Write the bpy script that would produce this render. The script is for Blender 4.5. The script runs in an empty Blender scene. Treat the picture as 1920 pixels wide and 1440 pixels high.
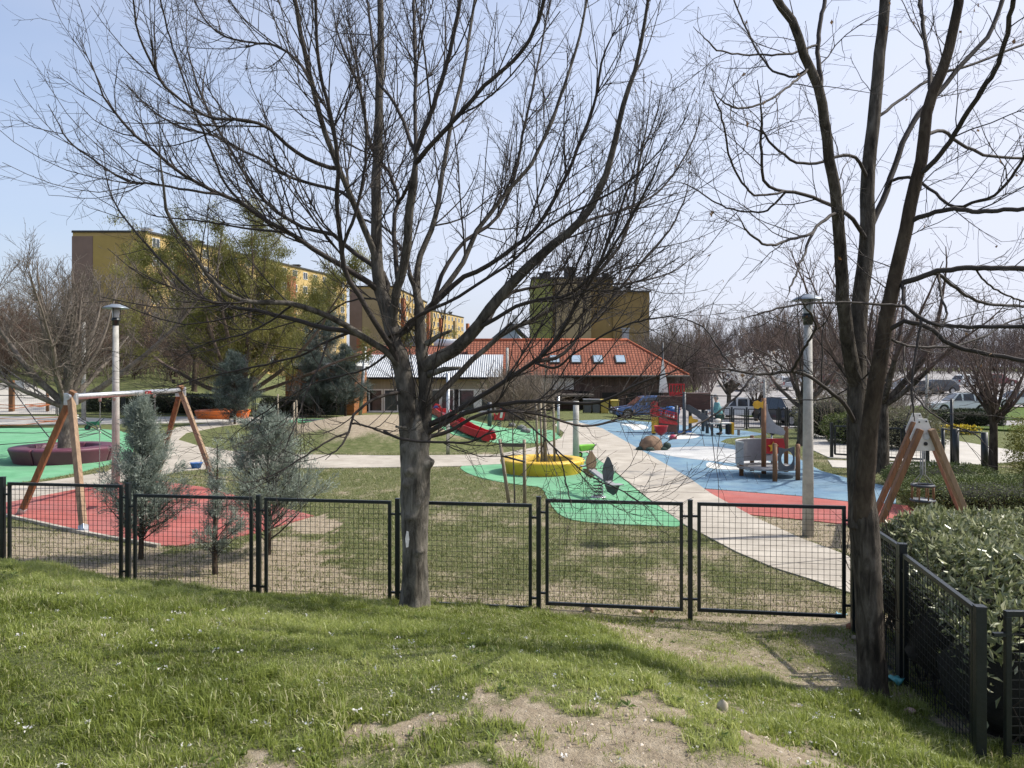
import bpy, bmesh, math, random
import numpy as np
from mathutils import Vector, Matrix
C = bpy.context.scene.collection
rng = np.random.default_rng(7)
random.seed(7)
F, HZ, CAMZ = 1443.0, 700.0, 2.65      # focal length in photo pixels, horizon row, eye height
R_ = math.radians
ORG = {}

# ---------------------------------------------------------------- helpers
def P(px, py, Y):
    return Vector(((px-960)/F*Y, Y, CAMZ-(py-HZ)/F*Y))
def ss(a, b, x):
    t = np.clip((x-a)/(b-a), 0, 1); return t*t*(3-2*t)
def vnoise(x, y, seed=0):
    x = np.asarray(x, float); y = np.asarray(y, float)
    xi = np.floor(x).astype(np.int64); yi = np.floor(y).astype(np.int64)
    fx = x-xi; fy = y-yi; fx = fx*fx*(3-2*fx); fy = fy*fy*(3-2*fy)
    def h(a, b):
        n = (a*374761393 + b*668265263 + seed*974634777) & 0x7fffffff
        n = ((n ^ (n >> 13))*1274126177) & 0x7fffffff
        return ((n ^ (n >> 16)) & 0xffff)/65535.0
    return (h(xi, yi)*(1-fx)+h(xi+1, yi)*fx)*(1-fy)+(h(xi, yi+1)*(1-fx)+h(xi+1, yi+1)*fx)*fy
def fbm(x, y, seed=0, o=4):
    s = 0; a = .5
    for i in range(o):
        s = s+a*vnoise(np.asarray(x)*2**i, np.asarray(y)*2**i, seed+i*17); a *= .5
    return s/(1-.5**o)
def inpoly(px, py, poly):
    px = np.asarray(px); py = np.asarray(py); r = np.zeros(px.shape, bool); n = len(poly)
    for i in range(n):
        x0, y0 = poly[i]; x1, y1 = poly[(i+1) % n]
        if y0 == y1: continue
        c = ((y0 > py) != (y1 > py)) & (px < (x1-x0)*(py-y0)/(y1-y0)+x0)
        r ^= c
    return r

# terrain: a grassy bank under the camera falling to a flat playground, a mound, a hill to the left, a car park dip to the right
SFX = [(4.87, 2.94), (6.45, 3.27), (8.02, 3.555)]
def H(x, y):
    x = np.asarray(x, float); y = np.asarray(y, float)
    sh = np.interp(x, [-8, -5.7, -4.3, -2.8, -1.3, 0, .8, 1.4, 2.5, 4], [-4.5, -3.6, -2.6, -1.9, -1.2, -1.0, -.6, .4, 1, 1])
    u = y+sh
    b = np.interp(u, [-5, 0, 3, 3.7, 4.5, 5.2, 6, 6.6, 7.2, 8.2, 9.2], [1.06, 1.05, 1.0, .9, .71, .55, .36, .26, .17, .06, 0])
    fy = 8.55-.15*x
    b = b*(1-.6*ss(fy-1.0, fy-.05, y))*(1-ss(fy, fy+1.4, y))
    fx = np.interp(y, [s[0] for s in SFX], [s[1] for s in SFX])
    b = b*(1-.5*ss(fx-.7, fx-.02, x))
    z = b
    d = np.sqrt(((x+5.0)/6.8)**2+((y-32)/6.6)**2)
    z = z+.85*(1-ss(.25, 1.0, d))
    hl = np.interp(y, [48, 60, 75, 95, 140, 260], [0, 2.0, 3.7, 6.3, 8, 9])
    z = z+hl*(1-ss(-22, -12, x*45/np.maximum(y, 30)))
    hr = np.interp(y, [30, 48, 62, 80, 120, 200, 300], [0, -.6, -.5, .5, 2.2, 4, 5])
    z = z+hr*ss(5, 13, x)
    z = z+np.interp(y, [40, 60, 110, 300], [0, -.3, 1, 4])*(1-ss(5, 13, x))*ss(-22, -12, x*45/np.maximum(y, 30))
    z = z+.03*(fbm(x*1.3, y*1.3, 3)-.5)*(1-ss(8.5, 10, y))
    return z
def Hf(x, y): return float(H(np.array([x]), np.array([y]))[0])
def G(px, py):
    Y = np.concatenate([np.arange(2.5, 60, .02), np.arange(60, 300, .1)])
    x = (px-960)/F*Y; z = CAMZ-(py-HZ)/F*Y
    i = np.argmax(z <= H(x, Y)); y = Y[i]
    return Vector((x[i], y, Hf(x[i], y)))

# ---------------------------------------------------------------- materials
MATS = {}
def mat(name, col, rough=.8, var=.25, scale=6, bump=0, bscale=None, metal=0, spec=.4, var2=None, stretch=None, coat=0, trans=0, bdist=.02, stain=None, speck=0):
    if name in MATS: return MATS[name]
    m = bpy.data.materials.new(name); MATS[name] = m; m.use_nodes = True
    nt = m.node_tree; N = nt.nodes; L = nt.links; b = N['Principled BSDF']
    b.inputs['Roughness'].default_value = rough; b.inputs['Metallic'].default_value = metal
    b.inputs['Specular IOR Level'].default_value = spec
    if coat: b.inputs['Coat Weight'].default_value = coat
    tc = N.new('ShaderNodeTexCoord'); src = tc.outputs['Object']
    if stretch:
        mp = N.new('ShaderNodeMapping'); mp.inputs['Scale'].default_value = stretch
        L.new(src, mp.inputs[0]); src = mp.outputs[0]
    n1 = N.new('ShaderNodeTexNoise'); n1.inputs['Scale'].default_value = scale; n1.inputs['Detail'].default_value = 6
    n1.inputs['Roughness'].default_value = .65
    L.new(src, n1.inputs['Vector'])
    cr = N.new('ShaderNodeValToRGB')
    lo = [max(0, c*(1-var)) for c in col]; hi = [min(1, c*(1+var)) for c in col]
    if var2: hi = list(var2)
    cr.color_ramp.elements[0].position = .33; cr.color_ramp.elements[1].position = .67
    cr.color_ramp.elements[0].color = (*lo, 1); cr.color_ramp.elements[1].color = (*hi, 1)
    L.new(n1.outputs['Fac'], cr.inputs[0]); out = cr.outputs[0]
    def blend(fac_src, lo_, hi_, colr, amt):
        nonlocal out
        r = N.new('ShaderNodeMapRange'); r.inputs[1].default_value = lo_; r.inputs[2].default_value = hi_; r.inputs[3].default_value = 0; r.inputs[4].default_value = amt
        L.new(fac_src, r.inputs[0]); x = N.new('ShaderNodeMix'); x.data_type = 'RGBA'; L.new(r.outputs[0], x.inputs[0]); L.new(out, x.inputs[6]); x.inputs[7].default_value = (*colr, 1); out = x.outputs[2]
    if stain:
        n4 = N.new('ShaderNodeTexNoise'); n4.inputs['Scale'].default_value = stain[1]; n4.inputs['Detail'].default_value = 9; n4.inputs['Roughness'].default_value = .72; n4.inputs['Distortion'].default_value = .8
        L.new(src, n4.inputs['Vector']); blend(n4.outputs['Fac'], .47, .70, stain[0], stain[2])
    if speck:
        n5 = N.new('ShaderNodeTexNoise'); n5.inputs['Scale'].default_value = 85; n5.inputs['Detail'].default_value = 2; L.new(src, n5.inputs['Vector'])
        blend(n5.outputs['Fac'], .55, .72, [c*.35 for c in col], speck)
    L.new(out, b.inputs['Base Color'])
    if bump:
        n2 = N.new('ShaderNodeTexNoise'); n2.inputs['Scale'].default_value = bscale or scale*4; n2.inputs['Detail'].default_value = 5
        L.new(src, n2.inputs['Vector'])
        bp = N.new('ShaderNodeBump'); bp.inputs['Strength'].default_value = bump; bp.inputs['Distance'].default_value = bdist
        L.new(n2.outputs['Fac'], bp.inputs['Height']); L.new(bp.outputs[0], b.inputs['Normal'])
    return m
def leafmat(name, ramp, rough=.5, transl=.35, spec=.35):
    if name in MATS: return MATS[name]
    m = bpy.data.materials.new(name); MATS[name] = m; m.use_nodes = True
    nt = m.node_tree; N = nt.nodes; L = nt.links; b = N['Principled BSDF']
    at = N.new('ShaderNodeAttribute'); at.attribute_name = 'rnd'
    cr = N.new('ShaderNodeValToRGB')
    while len(cr.color_ramp.elements) < len(ramp): cr.color_ramp.elements.new(.5)
    for i, c in enumerate(ramp):
        e = cr.color_ramp.elements[i]; e.position = i/max(1, len(ramp)-1); e.color = (*c, 1)
    L.new(at.outputs['Fac'], cr.inputs[0]); L.new(cr.outputs[0], b.inputs['Base Color'])
    b.inputs['Roughness'].default_value = rough; b.inputs['Specular IOR Level'].default_value = spec
    t = N.new('ShaderNodeBsdfTranslucent'); L.new(cr.outputs[0], t.inputs['Color'])
    mx = N.new('ShaderNodeMixShader'); mx.inputs[0].default_value = transl
    L.new(b.outputs[0], mx.inputs[1]); L.new(t.outputs[0], mx.inputs[2])
    L.new(mx.outputs[0], N['Material Output'].inputs['Surface'])
    return m
def glass(name, col=(.02, .025, .03), rough=.08):
    m = mat(name, col, rough, .3, 2, spec=.7); return m

# ---------------------------------------------------------------- objects
def tag(o, label=None, cat=None, group=None, kind=None):
    if label: o['label'] = label
    if cat: o['category'] = cat
    if group: o['group'] = group
    if kind: o['kind'] = kind
    return o
def thing(name, label, cat, loc=(0, 0, 0), group=None):
    o = bpy.data.objects.new(name, None); C.objects.link(o); o.location = loc; o.empty_display_size = .2
    ORG[o.name] = Vector(loc)
    return tag(o, label, cat, group)
def link(name, me, mats, parent=None, org=None):
    o = bpy.data.objects.new(name, me); C.objects.link(o)
    for m in (mats if isinstance(mats, (list, tuple)) else [mats]):
        if m is not None and m.name not in me.materials: me.materials.append(m)
    if parent is not None: o.parent = parent; ORG[o.name] = ORG[parent.name].copy()
    else: ORG[o.name] = Vector((0, 0, 0))
    return o
def copy_tree(o, parent=None):
    c = o.copy(); C.objects.link(c); c.parent = parent
    for ch in [k for k in bpy.data.objects if k.parent == o]: copy_tree(ch, c)
    return c
def np_mesh(name, verts, faces_list, smooth=True, attrs=None):
    """faces_list: list of (M,k) int arrays"""
    me = bpy.data.meshes.new(name); verts = np.ascontiguousarray(verts, np.float32)
    me.vertices.add(len(verts)); me.vertices.foreach_set('co', verts.ravel())
    idx = np.concatenate([f.ravel() for f in faces_list]).astype(np.int32)
    tot = np.concatenate([np.full(len(f), f.shape[1]) for f in faces_list]).astype(np.int32)
    st = np.concatenate([[0], np.cumsum(tot)[:-1]]).astype(np.int32)
    me.loops.add(len(idx)); me.loops.foreach_set('vertex_index', idx)
    me.polygons.add(len(tot)); me.polygons.foreach_set('loop_start', st); me.polygons.foreach_set('loop_total', tot)
    if smooth: me.polygons.foreach_set('use_smooth', np.ones(len(tot), bool))
    for k, v in (attrs or {}).items():
        a = me.attributes.new(k, 'FLOAT', 'POINT'); a.data.foreach_set('value', np.asarray(v, np.float32))
    me.update(); me.validate()
    return me

class MB:
    def __init__(s): s.v = []; s.f = []; s.m = []; s.sm = []
    def add(s, vs, fs, m=0, sm=False):
        o = len(s.v); s.v += [Vector(v) for v in vs]
        for f in fs: s.f.append([i+o for i in f]); s.m.append(m); s.sm.append(sm)
        return s
    def box(s, c, d, rz=0, R=None, m=0, tx=1, ty=1):
        M = R or Matrix.Rotation(rz, 3, 'Z'); c = Vector(c); vs = []
        for z in (-.5, .5):
            k = (tx, ty) if z > 0 else (1, 1)
            for x, y in ((-.5, -.5), (.5, -.5), (.5, .5), (-.5, .5)):
                vs.append(c+M @ Vector((x*d[0]*k[0], y*d[1]*k[1], z*d[2])))
        return s.add(vs, [(3, 2, 1, 0), (4, 5, 6, 7), (0, 1, 5, 4), (1, 2, 6, 5), (2, 3, 7, 6), (3, 0, 4, 7)], m)
    def beam(s, p, q, w, h, m=0, up=(0, 0, 1)):
        p = Vector(p); q = Vector(q); t = (q-p); L = t.length; t.normalize()
        a = t.cross(Vector(up))
        if a.length < 1e-3: a = t.cross(Vector((1, 0, 0)))
        a.normalize(); b = a.cross(t)
        return s.box((p+q)/2, (w, L, h), R=Matrix((a, t, b)).transposed(), m=m)
    def cyl(s, p, q, r1, r2=None, n=12, cap=True, m=0):
        return s.tube([p, q], [r1, r1 if r2 is None else r2], n, cap, m)
    def tube(s, pts, rs, n=8, cap=True, m=0, closed=False):
        pts = [Vector(p) for p in pts]; K = len(pts)
        if not hasattr(rs, '__len__'): rs = [rs]*K
        ref = None; vs = []
        for i, p in enumerate(pts):
            if closed: t = pts[(i+1) % K]-pts[i-1]
            else: t = pts[min(i+1, K-1)]-pts[max(i-1, 0)]
            t.normalize()
            if ref is None:
                ref = Vector((0, 0, 1)) if abs(t.z) < .9 else Vector((1, 0, 0))
                a = t.cross(ref).normalized()
            else:
                a = (a-t*a.dot(t)).normalized()
            b = t.cross(a)
            for j in range(n):
                an = 2*math.pi*j/n; vs.append(p+(a*math.cos(an)+b*math.sin(an))*rs[i])
        fs = []
        for i in range(K if closed else K-1):
            i2 = (i+1) % K
            for j in range(n):
                k = (j+1) % n; fs.append((i*n+j, i*n+k, i2*n+k, i2*n+j))
        s.add(vs, fs, m, True)
        if cap and not closed:
            o = len(s.v)-K*n
            s.f.append([o+j for j in range(n)][::-1]); s.m.append(m); s.sm.append(False)
            s.f.append([o+(K-1)*n+j for j in range(n)]); s.m.append(m); s.sm.append(False)
        return s
    def lathe(s, prof, c=(0, 0, 0), n=24, m=0, a0=0, a1=2*math.pi, sx=1, sy=1):
        c = Vector(c); K = len(prof); full = abs(a1-a0-2*math.pi) < 1e-4; nn = n if full else n+1; vs = []
        for r, z in prof:
            for j in range(nn):
                a = a0+(a1-a0)*j/n; vs.append(c+Vector((r*math.cos(a)*sx, r*math.sin(a)*sy, z)))
        fs = []
        for i in range(K-1):
            for j in range(n):
                k = (j+1) % nn; fs.append((i*nn+j, i*nn+k, (i+1)*nn+k, (i+1)*nn+j))
        return s.add(vs, fs, m, True)
    def prism(s, poly, o, ux, uy, th, m=0):
        o = Vector(o); ux = Vector(ux).normalized(); uy = Vector(uy).normalized(); w = ux.cross(uy).normalized()*th
        n = len(poly); A = [o+ux*x+uy*y-w/2 for x, y in poly]; B = [p+w for p in A]
        return s.add(A+B, [tuple(range(n))[::-1], tuple(range(n, 2*n))]+[(i, (i+1) % n, n+(i+1) % n, n+i) for i in range(n)], m)
    def ring_plate(s, outer, hole, o, ux, uy, th, m=0):
        """outer & hole: same-length loops -> a plate with an opening"""
        o = Vector(o); ux = Vector(ux).normalized(); uy = Vector(uy).normalized(); w = ux.cross(uy).normalized()*th
        n = len(outer); V = []
        for loop in (outer, hole):
            for k in (-.5, .5): V += [o+ux*x+uy*y+w*k for x, y in loop]
        f = []
        for i in range(n):
            j = (i+1) % n
            f += [(i, j, 2*n+j, 2*n+i)[::-1], (n+i, n+j, 3*n+j, 3*n+i), (i, j, n+j, n+i), (2*n+i, 3*n+i, 3*n+j, 2*n+j)]
        return s.add(V, f, m)
    def sphere(s, c, r, nu=14, nv=9, m=0, jit=0, seed=0):
        c = Vector(c); r = Vector(r) if hasattr(r, '__len__') else Vector((r, r, r)); vs = []; rd = random.Random(seed)
        for i in range(nv+1):
            th = math.pi*i/nv
            for j in range(nu):
                a = 2*math.pi*j/nu; k = 1+rd.uniform(-jit, jit)
                vs.append(c+Vector((r.x*math.sin(th)*math.cos(a)*k, r.y*math.sin(th)*math.sin(a)*k, r.z*math.cos(th)*k)))
        fs = []
        for i in range(nv):
            for j in range(nu):
                k = (j+1) % nu; fs.append((i*nu+j, (i+1)*nu+j, (i+1)*nu+k, i*nu+k))
        return s.add(vs, fs, m, True)
    def build(s, name, mats, parent=None, bevel=0, fix=True):
        me = bpy.data.meshes.new(name); org = ORG[parent.name] if parent is not None else Vector((0, 0, 0))
        me.from_pydata([v-org for v in s.v], [], s.f)
        me.polygons.foreach_set('material_index', s.m); me.polygons.foreach_set('use_smooth', s.sm)
        bm = bmesh.new(); bm.from_mesh(me)
        bmesh.ops.remove_doubles(bm, verts=bm.verts, dist=1e-5)
        if fix: bmesh.ops.recalc_face_normals(bm, faces=bm.faces)
        bm.to_mesh(me); bm.free()
        ml = mats if isinstance(mats, (list, tuple)) else [mats]
        for m in ml: me.materials.append(m)
        o = link(name, me, [], parent)
        if bevel:
            b = o.modifiers.new('bevel', 'BEVEL'); b.width = bevel; b.segments = 2; b.limit_method = 'ANGLE'; b.angle_limit = R_(40)
        return o
# ---------------------------------------------------------------- ground
def proj(x, y, z):
    y = np.maximum(y, .3); return 960+F*x/y, HZ-(z-CAMZ)*F/y
BARE = [(330, 1470), (400, 1405), (500, 1385), (640, 1392), (740, 1345), (880, 1345), (930, 1300), (1040, 1296), (1120, 1310), (1210, 1292), (1300, 1330), (1420, 1355), (1560, 1385), (1720, 1470)]
def soil(x, y):
    z = H(x, y); px, py = proj(x, y, z)
    n = fbm(x*2.2, y*2.2, 11); n2 = fbm(x*.7, y*.7, 29); nf = fbm(x*9, y*9, 41)
    s = .25*ss(.45, .75, n2)+.15*(nf-.5)
    wx = px+(fbm(x*3, y*3, 5)-.5)*170+(nf-.5)*60; wy = py+(fbm(x*3, y*3, 8)-.5)*90+(nf-.5)*30
    s = np.where((y < 6.0) & inpoly(wx, wy, BARE), .92-.8*ss(.46, .57, fbm(x*4.2, y*4.2, 14))-.25*(nf > .6), s)
    hal = (y < 6.4) & inpoly(px+(n-.5)*330+(nf-.5)*140, py+(n2-.5)*150+(nf-.5)*80, BARE); s = np.where(hal & (s < .5), s+.33*(nf > .42), s)
    fy = 8.55-.15*x
    near = (y < fy) & (y > 4.5)
    # worn ground on the low right side of the bank, below the grass edge
    edge = np.interp(px, [900, 1000, 1130, 1300, 1450, 1640, 1800, 1950], [1140, 1158, 1195, 1280, 1295, 1330, 1385, 1425])
    e = ss(0, 28, edge-py+(n-.5)*60)*near*(px > 940)
    s = np.maximum(s, e*(.62+.5*(n-.5)))
    beh = (y >= fy)
    strip = (1-ss(fy+.3, fy+2.6, y+(n-.5)*2.2))*beh
    s = np.maximum(s, strip*.72)
    far = beh & (y < 26)
    s = np.where(far, np.maximum(s, .30+.30*(fbm(x*.5, y*.5, 77)-.5)+.75*(fbm(x*2.6, y*2.2, 78, 5)-.5)+.5*(nf-.5)+.2*ss(.60, .70, fbm(x*.9, y*.7, 79))), s)
    lf = beh & inpoly(px+(n-.5)*300+(nf-.5)*80, py+(n2-.5)*60, [(-300, 990), (100, 995), (260, 1025), (430, 1030), (620, 1005), (640, 1130), (-300, 1130)])
    s = np.where(lf, np.maximum(s, .74+.5*(n-.5)+.4*(nf-.5)), s)
    sp = inpoly(px+(n-.5)*60, py+(n2-.5)*20, [(545, 985), (600, 962), (650, 985), (620, 1000), (560, 1003)]); s = np.where(sp, 1.1, s)
    d = np.sqrt(((x+5)/6.4)**2+((y-32.5)/6)**2)
    s = np.maximum(s, .95*(1-ss(.55, 1.0, d+(n2-.5)*.55)))
    rs = inpoly(px+(n-.5)*40, py+(n-.5)*20, [(1385, 965), (1600, 985), (1620, 1040), (1560, 1030), (1440, 985)]); s = np.where(rs & beh, np.maximum(s, .75), s)
    return np.clip(s, 0, 1.1)
gx = np.concatenate([-np.geomspace(400, 34, 34), np.arange(-32, -8, .5), np.arange(-8, 6, .07), np.arange(6, 32, .5), np.geomspace(34, 400, 34)])
gy = np.concatenate([np.arange(-6, 2, .5), np.arange(2, 10.5, .07), np.arange(10.5, 46, .3), np.arange(46, 140, 2.5), np.geomspace(142, 900, 30)])
X, Y = np.meshgrid(gx, gy); Z = H(X, Y); S = soil(X, Y)
ny, nx = X.shape
i = (np.arange(ny-1)[:, None]*nx+np.arange(nx-1)[None, :]).ravel()
me = np_mesh('ground', np.stack([X.ravel(), Y.ravel(), Z.ravel()], 1), [np.stack([i, i+1, i+nx+1, i+nx], 1)], True, {'soil': S.ravel()})
def ground_mat():
    m = bpy.data.materials.new('ground_soil_and_turf'); m.use_nodes = True
    N = m.node_tree.nodes; L = m.node_tree.links; b = N['Principled BSDF']; b.inputs['Roughness'].default_value = .95; b.inputs['Specular IOR Level'].default_value = .15
    tc = N.new('ShaderNodeTexCoord')
    def noise(sc, det=6, ro=.6):
        n = N.new('ShaderNodeTexNoise'); n.inputs['Scale'].default_value = sc; n.inputs['Detail'].default_value = det; n.inputs['Roughness'].default_value = ro
        L.new(tc.outputs['Object'], n.inputs['Vector']); return n.outputs['Fac']
    def ramp(fac, stops):
        r = N.new('ShaderNodeValToRGB')
        while len(r.color_ramp.elements) < len(stops): r.color_ramp.elements.new(.5)
        for e, (p, c) in zip(r.color_ramp.elements, stops): e.position = p; e.color = (*c, 1)
        L.new(fac, r.inputs[0]); return r.outputs[0]
    def math_(op, a, bb):
        n = N.new('ShaderNodeMath'); n.operation = op
        for k, v in enumerate((a, bb)):
            if isinstance(v, (int, float)): n.inputs[k].default_value = v
            else: L.new(v, n.inputs[k])
        return n.outputs[0]
    at = N.new('ShaderNodeAttribute'); at.attribute_name = 'soil'
    turf = ramp(noise(5, 8, .7), [(.3, (.06, .075, .022)), (.5, (.12, .135, .05)), (.72, (.22, .205, .11))])
    dirt = ramp(noise(9, 9, .75), [(.28, (.20, .155, .105)), (.5, (.345, .28, .195)), (.75, (.53, .45, .34))])
    f = math_('ADD', at.outputs['Fac'], math_('MULTIPLY', math_('SUBTRACT', noise(14, 6, .75), .5), 1.1))
    f = ramp(f, [(.33, (0, 0, 0)), (.72, (1, 1, 1))])
    mx = N.new('ShaderNodeMix'); mx.data_type = 'RGBA'; L.new(f, mx.inputs[0]); L.new(turf, mx.inputs[6]); L.new(dirt, mx.inputs[7])
    L.new(mx.outputs[2], b.inputs['Base Color'])
    bp = N.new('ShaderNodeBump'); bp.inputs['Strength'].default_value = .9; bp.inputs['Distance'].default_value = .03
    L.new(math_('ADD', noise(30, 6, .7), math_('MULTIPLY', noise(110, 3, .6), .5)), bp.inputs['Height']); L.new(bp.outputs[0], b.inputs['Normal'])
    return m
tag(link('ground', me, ground_mat()), kind='structure')

SURF = {}
def surface(name, pts, m, off=.012, world=False, step=.8, side=True):
    """flat sheet laid on the terrain: pts are photo pixels on the z=0 plane, or world x,y"""
    if not world: pts = [((p[0]-960)/F*(CAMZ*F/(p[1]-HZ)), CAMZ*F/(p[1]-HZ)) for p in pts]
    SURF[name] = pts
    bm = bmesh.new(); vs = [bm.verts.new((x, y, 0)) for x, y in pts]; bm.faces.new(vs)
    bmesh.ops.triangulate(bm, faces=bm.faces)
    for it in range(7):
        es = [e for e in bm.edges if e.calc_length() > step]
        if not es: break
        bmesh.ops.subdivide_edges(bm, edges=es, cuts=1)
        bmesh.ops.triangulate(bm, faces=bm.faces)
    co = np.array([v.co[:] for v in bm.verts]); z = H(co[:, 0], co[:, 1])
    for v, q in zip(bm.verts, z): v.co.z = q+off
    bmesh.ops.recalc_face_normals(bm, faces=bm.faces)
    if sum(f.normal.z for f in bm.faces) < 0: bmesh.ops.reverse_faces(bm, faces=bm.faces)
    if side:
        bd = [e for e in bm.edges if e.is_boundary]
        r = bmesh.ops.extrude_edge_only(bm, edges=bd)
        for v in [g for g in r['geom'] if isinstance(g, bmesh.types.BMVert)]: v.co.z -= off+.03
    me = bpy.data.meshes.new(name); bm.to_mesh(me); bm.free()
    return tag(link(name, me, m), kind='structure')
def smoothpoly(pts, n=4):
    out = []; K = len(pts)
    for i in range(K):
        p0, p1, p2, p3 = (np.array(pts[(i+k) % K], float) for k in (-1, 0, 1, 2))
        for j in range(n):
            t = j/n; out.append(tuple(.5*((2*p1)+(-p0+p2)*t+(2*p0-5*p1+4*p2-p3)*t*t+(-p0+3*p1-3*p2+p3)*t**3)))
    return out
def rubber(name, col, v2):
    return mat(name, col, .85, .12, 1.1, .35, 160, spec=.2, var2=v2, bdist=.004, stain=([.55*c+.10 for c in col], .42, .75), speck=.5)
M_conc = mat('pale_concrete', (.39, .345, .28), .9, .16, 1.1, .3, 60, spec=.2, var2=(.51, .46, .385), bdist=.006, stain=((.29, .255, .21), .55, .7), speck=.35)
M_green = rubber('green_rubber', (.115, .33, .165), (.185, .42, .235))
M_red = rubber('red_rubber', (.35, .092, .076), (.43, .135, .112))
M_blue = rubber('blue_rubber', (.125, .225, .33), (.21, .32, .37))
M_pale = rubber('pale_grey_rubber', (.42, .42, .41), (.58, .57, .54))
M_white = rubber('white_rubber', (.62, .61, .57), (.75, .73, .66))
surface('concrete_path', [(1640, 1128), (1600, 1115), (1520, 1088), (1450, 1066), (1380, 1036), (1320, 1004), (1283, 985), (1216, 936), (1150, 882), (1100, 848), (1082, 852), (1040, 860), (960, 870), (860, 875), (760, 877), (560, 879), (430, 877), (340, 884), (240, 902), (150, 917), (20, 942), (-140, 965), (-140, 935), (0, 915), (100, 902), (200, 886), (232, 866), (300, 850), (312, 820), (330, 802), (420, 790), (520, 783), (560, 783), (500, 791), (420, 799), (350, 812), (334, 825), (370, 836), (430, 846), (560, 853), (760, 855), (930, 853), (1010, 838), (1052, 822), (1058, 812), (1040, 797), (1052, 790), (1075, 789), (1130, 804), (1180, 832), (1232, 862), (1292, 897), (1332, 926), (1412, 970), (1502, 1011), (1650, 1066)], M_conc, .02)
surface('blue_play_surface', [(1052, 789), (1120, 785), (1190, 784), (1330, 790), (1400, 798), (1440, 808), (1400, 815), (1362, 822), (1350, 829), (1370, 834), (1400, 838), (1480, 852), (1500, 862), (1540, 884), (1600, 900), (1680, 916), (1680, 946), (1590, 941), (1502, 931), (1310, 916), (1292, 897), (1232, 862), (1180, 832), (1130, 804), (1075, 790)], M_blue, .016)
surface('pale_play_swirl', smoothpoly([(1215, 846), (1260, 840), (1330, 838), (1380, 845), (1440, 866), (1460, 880), (1400, 872), (1340, 866), (1270, 858)]), M_pale, .021)
surface('white_play_swirl', smoothpoly([(1330, 868), (1370, 876), (1440, 874), (1440, 880), (1370, 882), (1328, 878)]), M_white, .025)
surface('white_play_spot', smoothpoly([(1252, 818), (1290, 810), (1312, 816), (1300, 822), (1270, 824)]), M_white, .021)
surface('white_play_fleck', smoothpoly([(1165, 796), (1200, 795), (1216, 802), (1190, 807), (1180, 800)]), M_white, .021)
surface('red_play_surface', [(1310, 917), (1502, 932), (1590, 942), (1680, 947), (1800, 960), (1980, 972), (1980, 1010), (1720, 996), (1592, 985), (1480, 973), (1382, 964)], M_red, .016)
surface('green_play_surface', smoothpoly([(866, 874), (940, 869), (1040, 852), (1092, 846), (1150, 884), (1216, 938), (1282, 985), (1200, 985), (1130, 982), (1075, 976), (1045, 962), (1028, 938), (1015, 916), (985, 911), (925, 902), (880, 889)], 3), M_green, .014)
surface('green_mound_surface', [((840-960)/F*34, 34.5), (-2.6, 33.6), (-1.5, 35.5), (.6, 37), (1.9, 35.5), (2.0, 31.5), (1.2, 29.3), (-.5, 28.3), (-2.2, 28.6), (-3.4, 30.2), (-4.6, 33.5), (-4.2, 35)], M_green, .02, True, .4)
surface('green_lawn_surface', smoothpoly([(-120, 930), (0, 911), (130, 890), (215, 868), (246, 852), (250, 828), (232, 810), (150, 803), (0, 803), (-120, 803)], 3), M_green, .014)
surface('red_swing_surface', [(-140, 950), (15, 930), (130, 915), (200, 908), (300, 903), (380, 914), (480, 940), (545, 957), (588, 968), (530, 985), (480, 1000), (400, 1016), (330, 1025), (300, 1024), (210, 1010), (140, 996), (10, 966), (-140, 945)][:-1]+[(-140, 955)], M_red, .016)
kb = MB()
kp = [(10, 967), (140, 996.5), (210, 1010), (300, 1025)]
kp = [((a-960)/F*CAMZ*F/(b-HZ), CAMZ*F/(b-HZ)) for a, b in kp]
for a, b in zip(kp[:-1], kp[1:]): kb.beam((a[0], a[1]-.04, .01), (b[0], b[1]-.04, .01), .07, .08)
tag(kb.build('kerb', M_conc, None), kind='structure')
# expansion joints in the concrete
jb = MB()
for (a, b) in (((1440, 1063), (1602, 1047)), ((1345, 1012), (1490, 1003)), ((1200, 922), (1335, 926)), ((760, 855), (765, 877)), ((560, 853.5), (555, 878.5))):
    q = [((p[0]-960)/F*CAMZ*F/(p[1]-HZ), CAMZ*F/(p[1]-HZ)) for p in (a, b)]
    jb.beam((*q[0], .0205), (*q[1], .0205), .022, .004)
tag(jb.build('path_joint', mat('joint_tar', (.12, .11, .10)), None), kind='structure')
# far paths, paving and the car park
M_pave = mat('paving', (.45, .42, .37), .9, .15, .8, .3, 30, spec=.2)
M_asph = mat('worn_asphalt', (.30, .285, .275), .9, .15, .6, .3, 40, spec=.2)
surface('hill_path', [(-40, 38.5), (-20, 40), (-14, 42), (-9, 44), (-9, 45.6), (-14, 44.5), (-20, 43), (-26, 46), (-32, 54), (-38, 60), (-42, 58), (-34, 50), (-30, 44), (-40, 41.5)], M_pave, .03, True, 1)
surface('orange_yard', [(-22, 42.3), (-13.5, 43.5), (-13, 48.5), (-22.5, 47.5)], M_pave, .025, True, 1)
surface('paved_walk', [(9.9, 24), (13.5, 22.2), (17, 24), (17.5, 32), (17, 38), (13.5, 36), (10.8, 29)], M_pave, .02, True, .8)
surface('stone_slab', [(9.0, 21.6), (12.2, 20.4), (13, 22.1), (9.6, 23.4)], M_pave, .022, True, .8)
surface('parking_road', [(9.5, 43), (20, 42.6), (34, 45), (60, 48), (120, 60), (160, 130), (60, 170), (34, 135), (22, 90), (14, 66), (10, 52)], M_asph, .03, True, 3)
M_turf = mat('kept_turf', (.085, .125, .03), .95, .35, 1.6, .8, 25, spec=.15, bdist=.05)
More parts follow.
